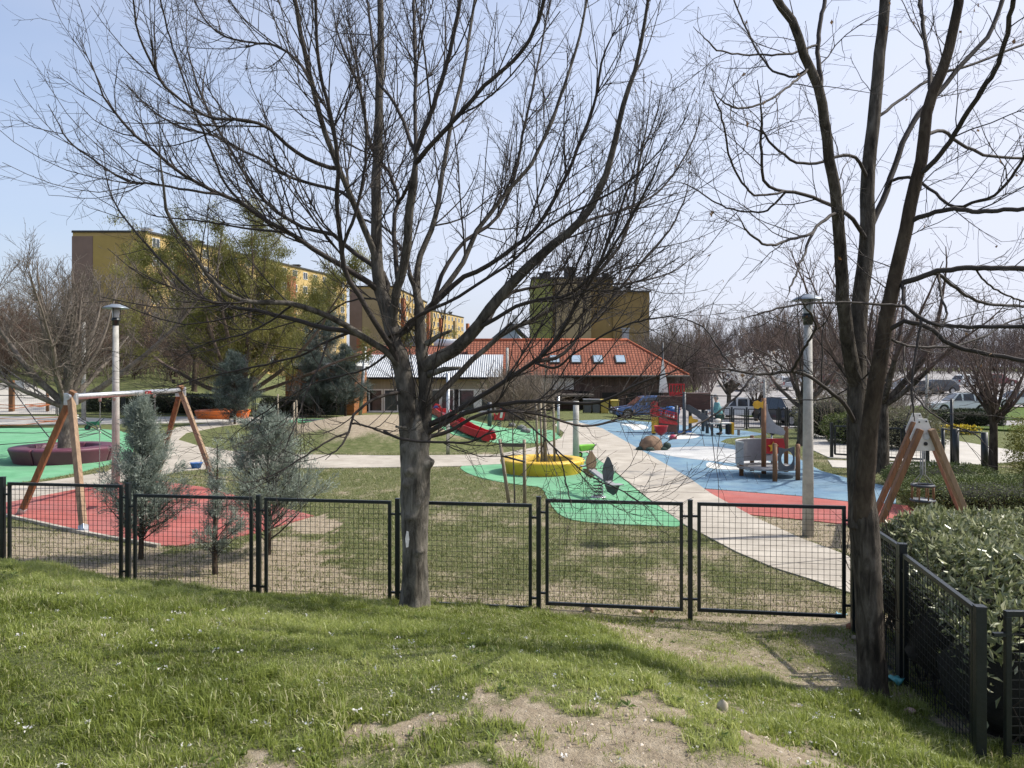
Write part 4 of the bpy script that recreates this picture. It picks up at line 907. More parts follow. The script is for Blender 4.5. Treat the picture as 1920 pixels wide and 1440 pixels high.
def scrap(px, py, s, lab, col, nm):
    g = G(px, py); n = 7; k = MB(); vs = []; rd2 = random.Random(px)
    for a in range(n):
        for b in range(n): vs.append(g+Vector(((a/(n-1)-.5)*s*1.5, (b/(n-1)-.5)*s, .02+rd2.uniform(0, s*.35)+.25*s*math.sin(a*1.2)*math.cos(b))))
    k.add(vs, [(a*n+b, (a+1)*n+b, (a+1)*n+b+1, a*n+b+1) for a in range(n-1) for b in range(n-1)], 0, True)
    o = k.build('plastic_scrap', mat(nm, col, .35, .3, 30)); tag(o, lab, 'litter'); o.modifiers.new('thick', 'SOLIDIFY').thickness = .003
scrap(1577, 1158, .07, 'light blue scrap of plastic under the end of the front fence', (.25, .50, .62), 'blue_plastic_film')
scrap(1672, 1283, .11, 'teal and white crumpled wrapper between the dark trunk and the side fence', (.10, .36, .34), 'teal_plastic_film')
# ---------------------------------------------------------------- playground
M_wood = mat('oiled_timber', (.20, .095, .042), .6, .35, 3, .3, 30, stretch=(6, 6, .6))
M_wood2 = mat('weathered_timber', (.27, .18, .11), .75, .3, 3, .3, 30, stretch=(6, 6, .6))
M_galv = mat('galvanised_steel', (.50, .51, .51), .42, .2, 12, metal=.75)
M_concp = mat('cast_concrete_post', (.40, .385, .35), .85, .22, 5, .4, 70, spec=.2)
M_chain = mat('chain_steel', (.30, .30, .29), .45, .2, 20, metal=.6)
M_blk = mat('black_rubber', (.018, .018, .02), .6, .3, 20)
M_gpan = mat('grey_panel', (.29, .29, .295), .55, .12, 5)
M_dpan = mat('slate_panel', (.055, .062, .072), .5, .2, 5)
M_redp = mat('red_panel', (.42, .022, .025), .45, .2, 5)
M_yelp = mat('yellow_panel', (.62, .34, .03), .5, .2, 5)
M_blup = mat('blue_panel', (.045, .15, .42), .45, .2, 5)
M_offw = mat('offwhite_panel', (.62, .60, .55), .5, .1, 6)
def zat(px, py, Y): return P(px, py, Y)

M_stake = mat('grey_stake_wood', (.27, .225, .165), .85, .3, 3, .4, 30, stretch=(6, 6, .6))
def big_swing():
    t = thing('swing', 'double swing with splayed timber legs and a galvanised top bar on the red surface', 'swing', (-7.9, 15.8, 0))
    a = Vector((-8.05, 14.05, 2.22)); b = Vector((-7.62, 17.7, 2.26))
    for top, feet in ((a, ((-9.2, 14.4, 0), (-7.11, 12.78, 0))), (b, ((-6.65, 17.4, 0), (-8.75, 18.9, 0)))):
        for f in feet:
            f = Vector(f); d = (f-top).normalized(); m = MB(); m.beam(f-d*-.0, top-d*.12, .10, .10, up=(0, 1, .2))
            lg = m.build('leg', M_wood if f.x < -8 else M_wood2, t, .008)
            s = MB(); s.beam(f+d*.02, f-d*.14, .115, .115, up=(0, 1, .2)); s.build('foot_shoe', M_galv, lg, .004)
        k = MB(); k.box(top+Vector((0, 0, -.04)), (.22, .10, .22), .1); k.build('corner_bracket', M_galv, t, .01)
    m = MB(); m.cyl(a-(b-a)*.03, b+(b-a)*.03, .055, n=18); m.build('top_bar', M_galv, t)
    k = MB(); q = a.lerp(b, .64)+Vector((.055, -.02, .0)); k.box(q, (.012, .30, .06)); k.build('maker_plate', M_redp, t)
    for f in (.28, .66):
        c = a.lerp(b, f); s0 = c+Vector((0, 0, -1.86)); L = (b-a).normalized()*.24
        for s in (-1, 1):
            k = MB(); top = c+L*s*.9+Vector((0, 0, -.05)); bot = s0+L*s+Vector((0, 0, .08))
            n = 44; k.tube([top.lerp(bot, i/n)+Vector((.006*(i % 2), 0, 0)) for i in range(n+1)], .007, 5); k.build('chain', M_chain, t)
            k = MB(); k.cyl(c+L*s*.9+Vector((0, 0, -.12)), c+L*s*.9+Vector((0, 0, .02)), .03, n=8); k.build('pivot', M_galv, t)
        k = MB(); pts = [s0+L*(i/6-1)+Vector((0, 0, .10*((i/6-1)**2)-.02)) for i in range(13)]
        for p0, p1 in zip(pts[:-1], pts[1:]): k.beam(p0, p1, .17, .028)
        k.build('seat', M_blk, t)
big_swing()
def basket_swing():
    t = thing('swing', 'small toddler swing with white top plates and a hanging ring basket above the hedge', 'swing', (6.4, 12.8, 0))
    for Y, cx in ((12.0, 1734), (13.7, 1722)):
        ap = P(cx, 796, Y); ap.z = 1.84
        for s in (-1, 1):
            f = Vector((ap.x+s*.83, Y, 0)); m = MB(); m.beam(f, ap+Vector((s*.085, -.03, -.06)), .085, .10, up=(0, 1, 0)); m.build('leg', M_wood if s < 0 else M_wood2, t, .01)
        k = MB(); k.prism([(-.09, .10), (.05, .10), (.15, -.15), (.17, -.40), (-.15, -.40), (-.22, -.20)], ap+Vector((0, .03, 0)), (1, 0, 0), (0, 0, 1), .022)
        pl = k.build('top_plate', M_offw, t, .004)
        k = MB(); k.cyl(ap+Vector((.02, .015, -.29)), ap+Vector((.02, .005, -.29)), .030, n=16)
        for x, z in ((-.16, -.16), (-.08, .05), (.03, .06)): k.cyl(ap+Vector((x, .015, z)), ap+Vector((x, .005, z)), .012, n=10)
        k.build('bolt', M_blk, pl)
    a = P(1736, 812, 12.0); a.z = 1.66; b = P(1723, 812, 13.7); b.z = 1.66
    m = MB(); m.cyl(a, b, .05, n=14); m.build('top_bar', M_galv, t)
    c = a.lerp(b, .42)
    for s in (-1, 1):
        for q in (-1, 1):
            k = MB(); k.tube([c+Vector((s*.02, q*.02, 0)), Vector((c.x+s*.025, c.y+q*.03, .98)), Vector((c.x+s*.15, c.y+q*.09, .80))], .008, 5); k.build('chain', M_chain, t)
    for z, r, nm in ((.80, .165, 'upper_ring'), (.555, .175, 'lower_ring')):
        k = MB(); k.tube([c*1+Vector((math.cos(i*.262)*r, math.sin(i*.262)*r, z-c.z)) for i in range(24)], .022, 8, closed=True); k.build(nm, M_dpan, t)
    for i in range(8):
        an = i*.785; k = MB(); k.cyl((c.x+.165*math.cos(an), c.y+.165*math.sin(an), .80), (c.x+.175*math.cos(an), c.y+.175*math.sin(an), .56), .012, n=6); k.build('strap', M_wood, t)
    k = MB(); k.lathe([(0, -.01), (.17, -.01), (.17, .01), (0, .01)], (c.x, c.y, .55), 20); k.build('seat', M_galv, t)
basket_swing()
def lamp(px, by, ztop, lab, hood=.25):
    Y = CAMZ*F/(by-HZ); x = (px-960)/F*Y; t = thing('lamp_post', lab, 'street lamp', (x, Y, 0))
    m = MB(); m.tube([(x, Y, -.1), (x, Y, ztop*.5), (x, Y, ztop-.46)], [.092, .078, .062], 22); m.build('pole', M_concp, t)
    m = MB(); m.lathe([(.05, -.50), (.075, -.47), (.075, -.38), (.10, -.37), (.10, -.34), (.085, -.33), (.085, -.30), (0, -.30)], (x, Y, ztop), 20); m.build('collar', M_steel, t)
    m = MB(); m.lathe([(.072, -.30), (.088, -.06), (0, -.06)], (x, Y, ztop), 20); m.build('lantern', mat('lantern_glass', (.36, .37, .36), .25, .1, 6), t)
    m = MB()
    for i in range(3):
        a = i*2.094+.5; m.cyl((x+.09*math.cos(a), Y+.09*math.sin(a), ztop-.31), (x+.10*math.cos(a), Y+.10*math.sin(a), ztop-.03), .006, n=5)
    m.build('guard_rod', M_steel, t)
    m = MB(); m.lathe([(0, -.055), (hood*.5, -.06), (hood, -.085), (hood, -.075), (hood*.72, -.03), (hood*.4, .0), (hood*.36, .012), (0, .02)], (x, Y, ztop), 32); m.build('hood', mat('grey_hood', (.22, .25, .28), .4, .1, 5, metal=.3), t)
lamp(1515, 1006, 3.92, 'tall concrete lamp post standing in front of the red surface near the fence corner')
lamp(217, 914, 4.24, 'concrete lamp post between the purple planter and the big swing', .28)
def post(px, py0, py1, r, lab, m=M_concp, Y=None, cat='post', nm='concrete_post', lean=0):
    Y = Y or CAMZ*F/(py1-HZ); x = (px-960)/F*Y; z0 = Hf(x, Y); z1 = CAMZ-(py0-HZ)/F*Y
    k = MB(); k.tube([(x, Y, z0-.1), (x+lean/2, Y, (z0+z1)/2), (x+lean, Y, z1)], [r, r*.93, r*.86], 16); o = k.build(nm, m, None); tag(o, lab, cat)
post(1080, 752, 859, .105, 'thick concrete post standing behind the yellow planter')
post(840, 700, 853, .062, 'slim grey post at the edge of the path in front of the red slide', M_galv)
post(1047, 742, 816, .06, 'grey post where the green mound surface meets the path', M_galv)
post(951, 652, 778, .10, 'tall pale pole between the metal roof and the orange roof', M_concp, 50)
post(675, 650, 777, .12, 'leaning grey pole in front of the left end of the metal roof', M_galv, 50, lean=.35)
post(157, 604, 792, .12, 'grey pole behind the crown of the planter tree', M_concp, 43)
post(1434, 712, 800, .09, 'grey pole beyond the mast of the play boat', M_concp, 46)
post(1738, 700, 812, .09, 'grey pole behind the toddler swing by the yellow flowers', M_concp, 42)

def ring_seat(px, Yc, R, rin, h, m, lab, gaps, soilm, nm='seat_planter', gapw=.012, skip=()):
    x = (px-960)/F*Yc; z = Hf(x, Yc); t = thing(nm, lab, 'planter', (x, Yc, z))
    n = len(gaps)
    for i in range(n):
        if i in skip: continue
        a0 = gaps[i]+gapw; a1 = gaps[(i+1) % n]-gapw
        if a1 < a0: a1 += 2*math.pi
        k = MB(); prof = [(R*.90, 0), (R*.985, h*.75), (R, h*.86), (R*.985, h*.96), (R*.95, h), (rin*1.05, h), (rin, h*.94), (rin, 0)]
        k.lathe(prof, (x, Yc, z), 26, 0, a0, a1)
        nn = 27
        for e in (0, 26): k.f.append([q*nn+e for q in range(len(prof))]); k.m.append(0); k.sm.append(False)
        k.build('seat_segment', m, t)
    k = MB(); k.lathe([(0, h*.62), (rin*.5, h*.6), (rin*1.01, h*.5)], (x, Yc, z), 24); k.build('soil', soilm, t)
    return t, Vector((x, Yc, z))
M_soil = mat('planter_soil', (.15, .11, .07), .95, .4, 12, .9, 30)
M_turf2 = mat('planter_turf', (.085, .095, .03), .95, .5, 14, .9, 30)
ring_seat(122, 23.3, 1.47, .95, .47, mat('plum_grp', (.115, .035, .055), .45, .15, 2, .15, 200, spec=.4), 'round plum coloured seat planter holding a leafless tree on the green surface', [R_(a) for a in (-95, -5, 85, 175)], M_soil)
yt, YC = ring_seat(1017, 20.65, 1.14, .80, .37, mat('yellow_grp', (.63, .40, .035), .45, .12, 2, .15, 200, spec=.4), 'round yellow seat planter with a staked sapling on the green surface', [R_(a) for a in (-150, -30, 90)], M_turf2, gapw=.004)
ring_seat(418, 46, 1.6, 1.1, .52, mat('orange_grp', (.56, .13, .02), .45, .15, 2, .15, 200, spec=.4), 'broken orange ring planter on the far paved yard', [R_(a) for a in (-160, -55, -28, 60, 150)], M_soil, skip=(1,))
tg = MB()
def sapling(c, h, lab, seed, r=.014):
    rg = np.random.default_rng(seed); K = 8; z = np.linspace(0, h, K)
    TP = np.stack([.02*np.sin(z*2+seed), .02*np.cos(z*1.5), z], 1)[None]; TP[0] -= [TP[0, 0, 0], TP[0, 0, 1], 0]; TR = (r*np.linspace(1.1, .4, K))[None]
    s1, r1 = children(TP, TR, 9, lambda s, L, u: .3+.6*u, (25, 50), 6, .4, .1, .6, .003, .5, 1, rg=rg); s2, r2 = children(s1, r1, 6, lambda s, L, u: .1+.25*u, (25, 55), 4, .2, .12, .6, .002, .2, 1, rg=rg)
    t = thing('sapling', lab, 'tree', c); link('trunk', mesh_tubes('sapling_trunk', [(TP, TR, 8)]), BK_grey, t); link('crown', mesh_tubes('sapling_crown', [(s1, r1, 4), (s2, r2, 3)]), BK_twig, t)
sapling(YC+Vector((.06, 0, .22)), 3.1, 'young leafless sapling tied inside the stakes of the yellow planter', 3, .03)
st = thing('tree_stakes', 'four tall grey timber stakes around the sapling in the yellow planter', 'stakes', YC+Vector((0, 0, .22)))
for px, dy in ((1008, -.25), (1016, .2), (1024, -.1), (1040, .3)):
    Yp = YC.y+dy; m = MB(); x = (px-960)/F*Yp; m.tube([(x, Yp, .2), (x-.04, Yp, 1.95)], [.034, .03], 8); m.build('stake', M_stake, st)
s5 = thing('tree_stakes', 'pair of brown stakes with a top crossbar and black strap by the fence', 'stakes', P(963, 945, 15.6))
for a, b in (((955, 948), (937, 823)), ((984, 942), (983, 824))):
    m = MB(); q0 = P(*a, 15.6); q0.z = -.05; m.tube([q0, P(*b, 15.6)], [.036, .034], 8); m.build('stake', M_stake, s5)
m = MB(); m.beam(P(941, 834, 15.55), P(984, 835, 15.55), .03, .07, up=(0, 0, 1)); m.build('crossbar', mat('dark_crossbar_wood', (.09, .075, .06), .85, .3, 5), s5)
m = MB(); m.tube([P(942, 855, 15.55), P(962, 860, 15.5), P(984, 866, 15.55)], .022, 6); m.build('strap', M_blk, s5)
q = P(965, 950, 15.6); sapling(Vector((q.x, 15.6, 0)), 2.5, 'thin sapling between the pair of crossbarred stakes by the fence', 8, .016)
s6 = thing('tree_stakes', 'slender timber stakes on the left shoulder of the bare mound', 'stakes', P(550, 850, 26))
for px, py, Yp in ((521, 782, 33), (551, 778, 27), (556, 776, 27.4)):
    m = MB(); x = (px-960)/F*Yp; z0 = Hf(x, Yp); m.tube([(x, Yp, z0-.1), (x, Yp, z0+1.55)], .035, 8); m.build('stake', M_stake, s6)

def seesaw():
    Y = 16.4; s = Y/F; t = thing('spring_seesaw', 'slate grey spring seesaw with two upright paddles on the green surface', 'play equipment', P(1124, 933, Y))
    a = Vector((P(1104, 884, 17.0))); b = Vector((P(1150, 917, 15.7))); a.z = .56; b.z = .36
    m = MB(); m.beam(a.lerp(b, .12), b, .15, .05); m.build('beam', M_gpan, t, .01)
    c = P(1122, 930, Y); m = MB(); m.tube([Vector((c.x+.10*math.cos(i*.5), c.y+.10*math.sin(i*.5), .02+i*.0056)) for i in range(70)], .014, 6); m.build('spring', M_dpan, t)
    m = MB(); m.cyl((c.x, c.y, .0), (c.x, c.y, .03), .16, n=20); m.build('base_plate', M_galv, t)
    for q, col, hh, ring in ((a.lerp(b, .10), M_wood2, .34, 0), (a.lerp(b, .80), M_dpan, .44, 1)):
        d = (b-a); d.z = 0; d.normalize(); sx = Vector((d.y, -d.x, 0))
        m = MB(); m.prism([(-.10, 0), (.10, 0), (.13, hh*.45), (.10, hh*.75), (.03, hh*1.1), (0, hh*1.15), (-.04, hh*1.05), (-.11, hh*.7), (-.13, hh*.4)], q+Vector((0, 0, .02)), sx, (0, 0, 1), .03); p_ = m.build('paddle', col, t, .006)
        m = MB(); m.tube([q+sx*(.17*math.cos(i*.4))+Vector((0, 0, hh*.62+.10*math.sin(i*.4)))-d*.02 for i in range(16)], .012, 6); m.build('handle', M_offw, p_)
    for q, s_ in ((a, -1), (b, 1)):
        m = MB(); d = (b-a).normalized(); m.box(q+d*.05*s_+Vector((0, 0, .035)), (.34, .20, .022), math.atan2(d.y, d.x)+1.57); m.build('seat', M_gpan, t, .008)
        m = MB(); m.prism([(-.16, 0), (.16, 0), (.10, -.16), (.02, -.22), (-.10, -.14)], q-d*.06*s_+Vector((0, 0, .0)), (1, 0, 0), (0, 0, 1), .03); m.build('side_board', M_wood2 if s_ < 0 else M_dpan, t)
seesaw()
def toy_cart(px, by, lab, col, nm, s=1.0, rz=0):
    g = G(px, by); t = thing(nm, lab, 'play equipment', g); z = g.z
    def L(x, y, h): return Vector((g.x+(x*math.cos(rz)-y*math.sin(rz))*s, g.y+(x*math.sin(rz)+y*math.cos(rz))*s, z+h*s))
    m = MB(); m.prism([(-.20, .20), (.22, .24), (.30, .42), (-.28, .40)], L(0, 0, 0), (math.cos(rz), math.sin(rz), 0), (0, 0, 1), .32*s); m.build('tub', col, t, .03)
    m = MB(); m.cyl(L(-.27, -.05, .13), L(-.27, .05, .13), .13*s, n=18); w = m.build('wheel', M_blk, t, .02)
    m = MB(); m.cyl(L(-.27, -.058, .13), L(-.27, .058, .13), .06*s, n=12); m.build('hub', col, w)
    for q in (-1, 1):
        m = MB(); m.tube([L(.0, q*.14, .30), L(.30, q*.15, .44), L(.44, q*.15, .58)], .02*s, 6); m.build('handle', M_dpan, t)
        m = MB(); m.tube([L(.22, q*.14, .34), L(.27, q*.15, 0)], .02*s, 6); m.build('leg', M_dpan, t)
M_grn = mat('green_plastic', (.02, .13, .07), .45, .2, 5)
toy_cart(175, 807, 'dark green toy wheelbarrow at the back of the green surface', M_grn, 'toy_wheelbarrow', 1.0)
toy_cart(1098, 858, 'bright green toy cart beside the thick concrete post', mat('lime_plastic', (.20, .48, .05), .45, .2, 5), 'toy_cart', .75, .3)
g = G(248, 806); t = thing('play_tub', 'blue play tub on a grey post at the back of the green surface', 'play equipment', g)
m = MB(); m.cyl(g, g+Vector((0, 0, .22)), .09, n=10); m.build('stand', M_dpan, t)
m = MB(); m.lathe([(0, .18), (.20, .2), (.30, .40), (.33, .40), (.30, .36), (0, .28)], g, 18, sx=1.0, sy=.8); m.build('tub', M_blup, t)
g = G(368, 879); t = thing('bucket', 'blue plastic bucket lying on the pale path by the swing', 'bucket', g)
m = MB(); m.lathe([(0, 0), (.10, 0), (.15, .16), (.165, .165), (.155, .175), (.14, .16), (.09, .02)], g, 20, sx=1.1); m.build('body', M_blup, t)
m = MB(); m.tube([g+Vector((.15*math.cos(a/8*3.14), -.05-.05*math.sin(a/8*3.14), .16+.03*math.sin(a/8*3.14))) for a in range(9)], .006, 5); m.build('handle', M_offw, t)

def boat():
    Y = 19.3; s = Y/F; t = thing('play_boat', 'small timber play boat with a grey sail, curved grey rail and a red panel', 'play equipment', P(1442, 895, Y))
    def at(px, z, Yq): q = P(px, 700, Yq); q.z = z; return q
    posts = [(1390, 18.9+.9, .10, .80, .93), (1410, 20.8, .12, .95, 1), (1453, 18.75, 0, .92, 1), (1474, 20.6, .12, 1.2, 1), (1496, 19.0, 0, .88, 1)]
    for px, Yq, z0, z1, q in posts:
        m = MB(); m.tube([at(px, 0, Yq), at(px, z1, Yq)], .058, 12); m.sphere(at(px, z1, Yq), (.058, .058, .03), 12, 5); m.build('post', M_wood, t)
    m = MB(); m.tube([at(1432, .1, 19.6), at(1432, 2.02, 19.6)], .062, 12); mast = m.build('mast', M_wood, t)
    m = MB(); m.prism([(0, 0), (0, .72), (.03, .74), (.06, .55), (.12, .40), (.25, .22), (.42, .13), (.50, .03), (.46, -.05), (.38, -.06), (.25, -.02), (.10, .0)], at(1436, 1.13, 19.6), (1, 0, 0), (0, 0, 1), .02); m.build('sail', M_gpan, t, .004)
    m = MB(); m.prism([(-.13, .02), (-.10, .09), (0, .12), (.08, .07), (.14, .11), (.13, -.09), (.07, -.05), (0, -.10), (-.10, -.07)], at(1421, 1.84, 19.55), (1, 0, 0), (0, 0, 1), .02); m.build('fish_vane', M_yelp, t, .004)
    # deck and curved rail
    c = at(1440, 0, 19.8); m = MB(); m.lathe([(0, .22), (.78, .22), (.78, .27), (0, .27)], c, 40, sy=.95); m.build('deck', mat('grey_deck', (.30, .29, .28), .7, .2, 8), t)
    m = MB(); n = 30
    for i in range(n):
        a0 = R_(205-150*i/n); a1 = R_(205-150*(i+1)/n); r = .80
        p0 = c+Vector((r*math.cos(a0), r*math.sin(a0)*.95, 0)); p1 = c+Vector((r*math.cos(a1), r*math.sin(a1)*.95, 0)); m.box(((p0+p1)/2)+Vector((0, 0, .60)), ((p1-p0).length+.004, .018, .56), math.atan2((p1-p0).y, (p1-p0).x))
    m.build('rail_panel', M_gpan, t)
    m = MB(); m.tube([c+Vector((.80*math.cos(R_(205-150*i/30)), .76*math.sin(R_(205-150*i/30)), .90)) for i in range(31)], .02, 8); m.build('rail_trim', M_offw, t)
    # front panel with porthole
    a = at(1453, 0, 18.75); b = at(1496, 0, 19.0); ux = (b-a).normalized(); o = (a+b)/2+Vector((0, 0, .56)); n = 40; hole = [(.02+.185*math.cos(i*2*math.pi/n), .185*math.sin(i*2*math.pi/n)) for i in range(n)]
    outer = []
    for i in range(n):
        an = i*2*math.pi/n; cx, cy = math.cos(an), math.sin(an); k = min(.245/max(abs(cx), 1e-6), .285/max(abs(cy), 1e-6)); x, y = cx*k, cy*k
        if y > .2: y = .285-.05*math.exp(-(x/.13)**2)
        outer.append((x, y))
    m = MB(); m.ring_plate(outer, hole, o, ux, (0, 0, 1), .022); m.build('porthole_panel', M_dpan, t)
    m = MB(); m.prism([(-.26, -.2), (.24, -.2), (.28, .0), (.24, .2), (-.24, .2), (-.28, .0)], at(1452, .74, 20.2), (1, 0, 0), (0, 0, 1), .02); rp = m.build('red_panel', M_redp, t, .006)
    m = MB(); st = [];
    for i in range(10): rr = .15 if i % 2 == 0 else .075; st.append((rr*math.sin(i*.628), rr*math.cos(i*.628)))
    m.prism(st, at(1450, .72, 20.15), (1, 0, 0), (0, 0, 1), .03); m.build('star', M_yelp, rp, .008)
    m = MB(); m.box(at(1448, .42, 20.25), (.40, .015, .14)); m.build('mesh_panel', mat('perforated_grey', (.40, .40, .40), .5, .4, 120), t)
    m = MB(); q = at(1447, 1.02, 20.3); m.tube([q+Vector((0, 0, -.75)), q], .025, 8); m.build('scope_stand', M_galv, t)
    m = MB(); m.sphere(q+Vector((0, 0, .07)), (.055, .055, .06)); m.cyl(q+Vector((0, -.08, .05)), q+Vector((0, .08, .07)), .05, n=12); m.build('scope', M_blk, t)
boat()
def ship():
    Y = 34; t = thing('play_ship', 'large climbing ship with white sail, red netting, brown hull and a dark slide', 'play equipment', P(1285, 812, Y))
    def at(px, py, Yq=Y): return P(px, py, Yq)
    for px, py, Yq, nm in ((1232, 745, 34.6, 0), (1270, 738, 34.6, 0), (1283, 735, 33.4, 0), (1294, 742, 34.6, 0), (1326, 770, 34.0, 0), (1318, 735, 35.2, 0), (1226, 760, 33.4, 0), (1268, 760, 33.3, 0)):
        q = at(px, py, Yq); m = MB(); m.tube([(q.x, Yq, 0), (q.x, Yq, q.z)], .075, 10); m.build('post', M_dpan, t)
    m = MB(); m.prism([(-.17, 0), (.17, 0), (.17, .75), (-.17, .75)], at(1229, 812, 33.3), (1, 0, 0), (0, 0, 1), .05); m.build('yellow_board', M_yelp, t)
    m = MB(); m.prism([(-.2, 0), (.2, 0), (.22, .15), (.12, .25), (.22, .38), (.10, .50), (.14, .62), (0, .68), (-.18, .60), (-.2, .3)], at(1228, 781, 33.28), (1, 0, 0), (0, 0, 1), .05); m.build('red_board', M_redp, t)
    a = at(1235, 810, 33.25); m = MB(); m.prism([(0, 0), (.78, 0), (.78, .55), (0, .72)], a, (1, 0, 0), (0, 0, 1), .05); m.build('hull_board', mat('brown_hull', (.075, .035, .028), .6, .3, 4), t)
    m = MB()
    for i in range(9): m.beam(a+Vector((.02+i*.094, -.05, .72-i*.02)), a+Vector((.10+i*.085, -.05, 1.02-i*.03)), .022, .03)
    for i in range(4): m.beam(a+Vector((0, -.05, .62+i*.13)), a+Vector((.80, -.05, .42+i*.13)), .02, .035)
    m.prism([(0, .40), (.8, .30), (.8, .42), (0, .66)], a+Vector((0, -.06, 0)), (1, 0, 0), (0, 0, 1), .02)
    m.build('red_net', M_redp, t)
    q = at(1258, 769, 34); m = MB(); m.cyl(q-Vector((.22, 0, 0)), q+Vector((.22, 0, 0)), .17, n=18); m.build('blue_barrel', M_blup, t)
    q = at(1270, 750, 34.6); m = MB()
    m.box(at(1258, 762, 34.5)+Vector((0, 0, .22)), (1.1, .9, .5)); m.box(at(1305, 752, 34.7), (1.1, .9, .75)); m.build('cabin', mat('brown_planks', (.085, .042, .032), .65, .4, 3, stretch=(1, 1, 14)), t, .02)
    m = MB(); m.prism([(-.33, -.26), (.33, -.26), (.33, .02), (-.33, .02)], at(1269, 736, 34.2), (1, 0, 0), (0, 0, 1), .05); m.box(at(1269, 736, 34.2)+Vector((0, 0, .36)), (.70, .05, .07))
    for i in range(6): m.box(at(1269, 736, 34.2)+Vector((-.32+i*.128, 0, .18)), (.05, .045, .34))
    m.build('red_rail', M_redp, t)
    m = MB(); q0 = at(1242, 760, 34.8); q1 = at(1243, 642, 34.8); m.tube([q0, q1], [.05, .03], 8); m.build('mast', M_dpan, t)
    m = MB(); m.prism([(-.16, 0), (.26, 0), (.22, .35), (.14, .8), (.05, 1.44), (0, 1.44), (-.09, .8)], at(1242, 736, 34.75), (1, 0, 0), (0, 0, 1), .03); m.build('sail', mat('white_sail', (.70, .69, .64), .7, .06, 3), t, .005)
    s0 = at(1286, 766, 34); s1 = at(1310, 780, 33.8); s2 = at(1334, 800, 33.6); m = MB()
    for p0, p1 in ((s0, s1), (s1, s2)):
        m.beam(p0, p1, .5, .05); 
        for k in (-.25, .25): m.beam(p0+Vector((0, k, .1)), p1+Vector((0, k, .1)), .04, .22)
    m.build('slide', mat('dark_slide', (.085, .09, .10), .35, .2, 4), t)
    m = MB(); m.prism([(-.14, 0), (.25, .05), (.28, .16), (.05, .22), (0, .34), (-.12, .3)], at(1297, 794, 33.4), (1, 0, 0), (0, 0, 1), .04); m.build('yellow_toy', M_yelp, t)
    m = MB(); m.box(at(1275, 809, 33.6), (.9, .5, .06)); m.build('step', M_blup, t)
ship()
g = G(1239, 829); t = thing('sand_funnel', 'red bowl shaped funnel on a grey stem in front of the climbing ship', 'play equipment', g)
m = MB(); m.cyl(g, g+Vector((0, 0, .30)), .03, n=8); m.build('stem', M_galv, t)
m = MB(); m.lathe([(0, .26), (.08, .27), (.22, .40), (.26, .60), (.29, .63), (.25, .63), (.20, .45), (0, .36)], g, 20, sx=1, sy=1); m.build('bowl', M_redp, t)
g = G(1262, 824); k = MB(); k.lathe([(0, 0), (.14, 0), (.16, .1), (.10, .18), (0, .2)], g, 16); tag(k.build('play_stool', mat('pink_plastic', (.45, .06, .10), .5, .2, 5), None), 'small pinkish red stool beside the red funnel', 'stool')
g = G(1221, 844); t = thing('play_turtle', 'brown domed play turtle with dark green feet on the blue surface', 'play equipment', g)
k = MB(); k.sphere(g+Vector((0, 0, .08)), (.42, .36, .42), 18, 10, 0, .05, 3); k.build('shell', mat('brown_shell', (.20, .125, .075), .75, .4, 5, .5, 20), t)
for x, y in ((-.40, -.12), (.38, -.16), (-.1, -.34), (.2, .3)):
    k = MB(); k.sphere(g+Vector((x, y, .05)), (.16, .13, .09), 10, 6, 0, .06, 5); k.build('foot', mat('dark_green_rubber', (.035, .06, .045), .8, .3, 10), t)
k = MB(); k.sphere(g+Vector((.53, -.1, .16)), (.14, .12, .12), 12, 8); k.build('head', MATS['dark_green_rubber'], t)

def slide():
    t = thing('slide', 'red slide with a blue dial running down the green side of the mound', 'slide', P(870, 810, 30))
    pts = [(812, 768, 32.2), (828, 776, 31.8), (852, 793, 31.2), (880, 809, 30.6), (903, 818, 30.2), (921, 822, 29.8)]
    C_ = [G(a, b+6)+Vector((0, -.05, .14)) for a, b, c in pts]; m = MB()
    for p0, p1 in zip(C_[:-1], C_[1:]): m.beam(p0, p1, .5, .04)
    m.build('bed', M_redp, t)
    for s in (-1, 1):
        m = MB(); V = []
        for i, p in enumerate(C_):
            d = (C_[min(i+1, 5)]-C_[max(i-1, 0)]).normalized(); n = Vector((d.y, -d.x, 0)).normalized()*.26*s; V.append(p+n)
        for p0, p1 in zip(V[:-1], V[1:]): m.beam(p0+Vector((0, 0, .09)), p1+Vector((0, 0, .09)), .035, .27)
        e = V[-1]; m.prism([(-.28, -.12), (.0, -.12), (.10, -.02), (.10, .12), (0, .23), (-.28, .23)], e, (C_[5]-C_[4]).normalized(), (0, 0, 1), .036)
        m.build('side_panel', M_redp, t, .004)
    q = C_[0]+Vector((.25, -.2, .22)); m = MB(); m.sphere(q+Vector((0, -.02, 0)), (.36, .05, .33), 20, 8); hd = m.build('gate_panel', M_redp, t)
    m = MB(); m.cyl(q+Vector((0, -.07, 0)), q+Vector((0, -.11, 0)), .19, n=20); m.build('dial', M_blup, hd, .01)
    m = MB(); m.prism([(-.2, -.15), (.2, -.15), (.24, .2), (.0, .27), (-.22, .2)], C_[0]+Vector((-.12, .9, .75)), (1, 0, 0), (0, 0, 1), .05); m.build('top_board', M_redp, t, .01)
    for px in (806, 820):
        m = MB(); q = C_[0]+Vector(((px-813)*.022-.1, .95, 0)); m.tube([(q.x, q.y, Hf(q.x, q.y)-.1), (q.x, q.y, q.z+.8)], .05, 10); m.build('post', M_dpan, t)
slide()
g = G(936, 801); t = thing('spring_horse', 'small red spring horse with a white stripe beyond the slide', 'play equipment', g)
m = MB(); m.tube([g+Vector((.09*math.cos(i*.6), .09*math.sin(i*.6), i*.008)) for i in range(40)], .015, 6); m.build('spring', M_dpan, t)
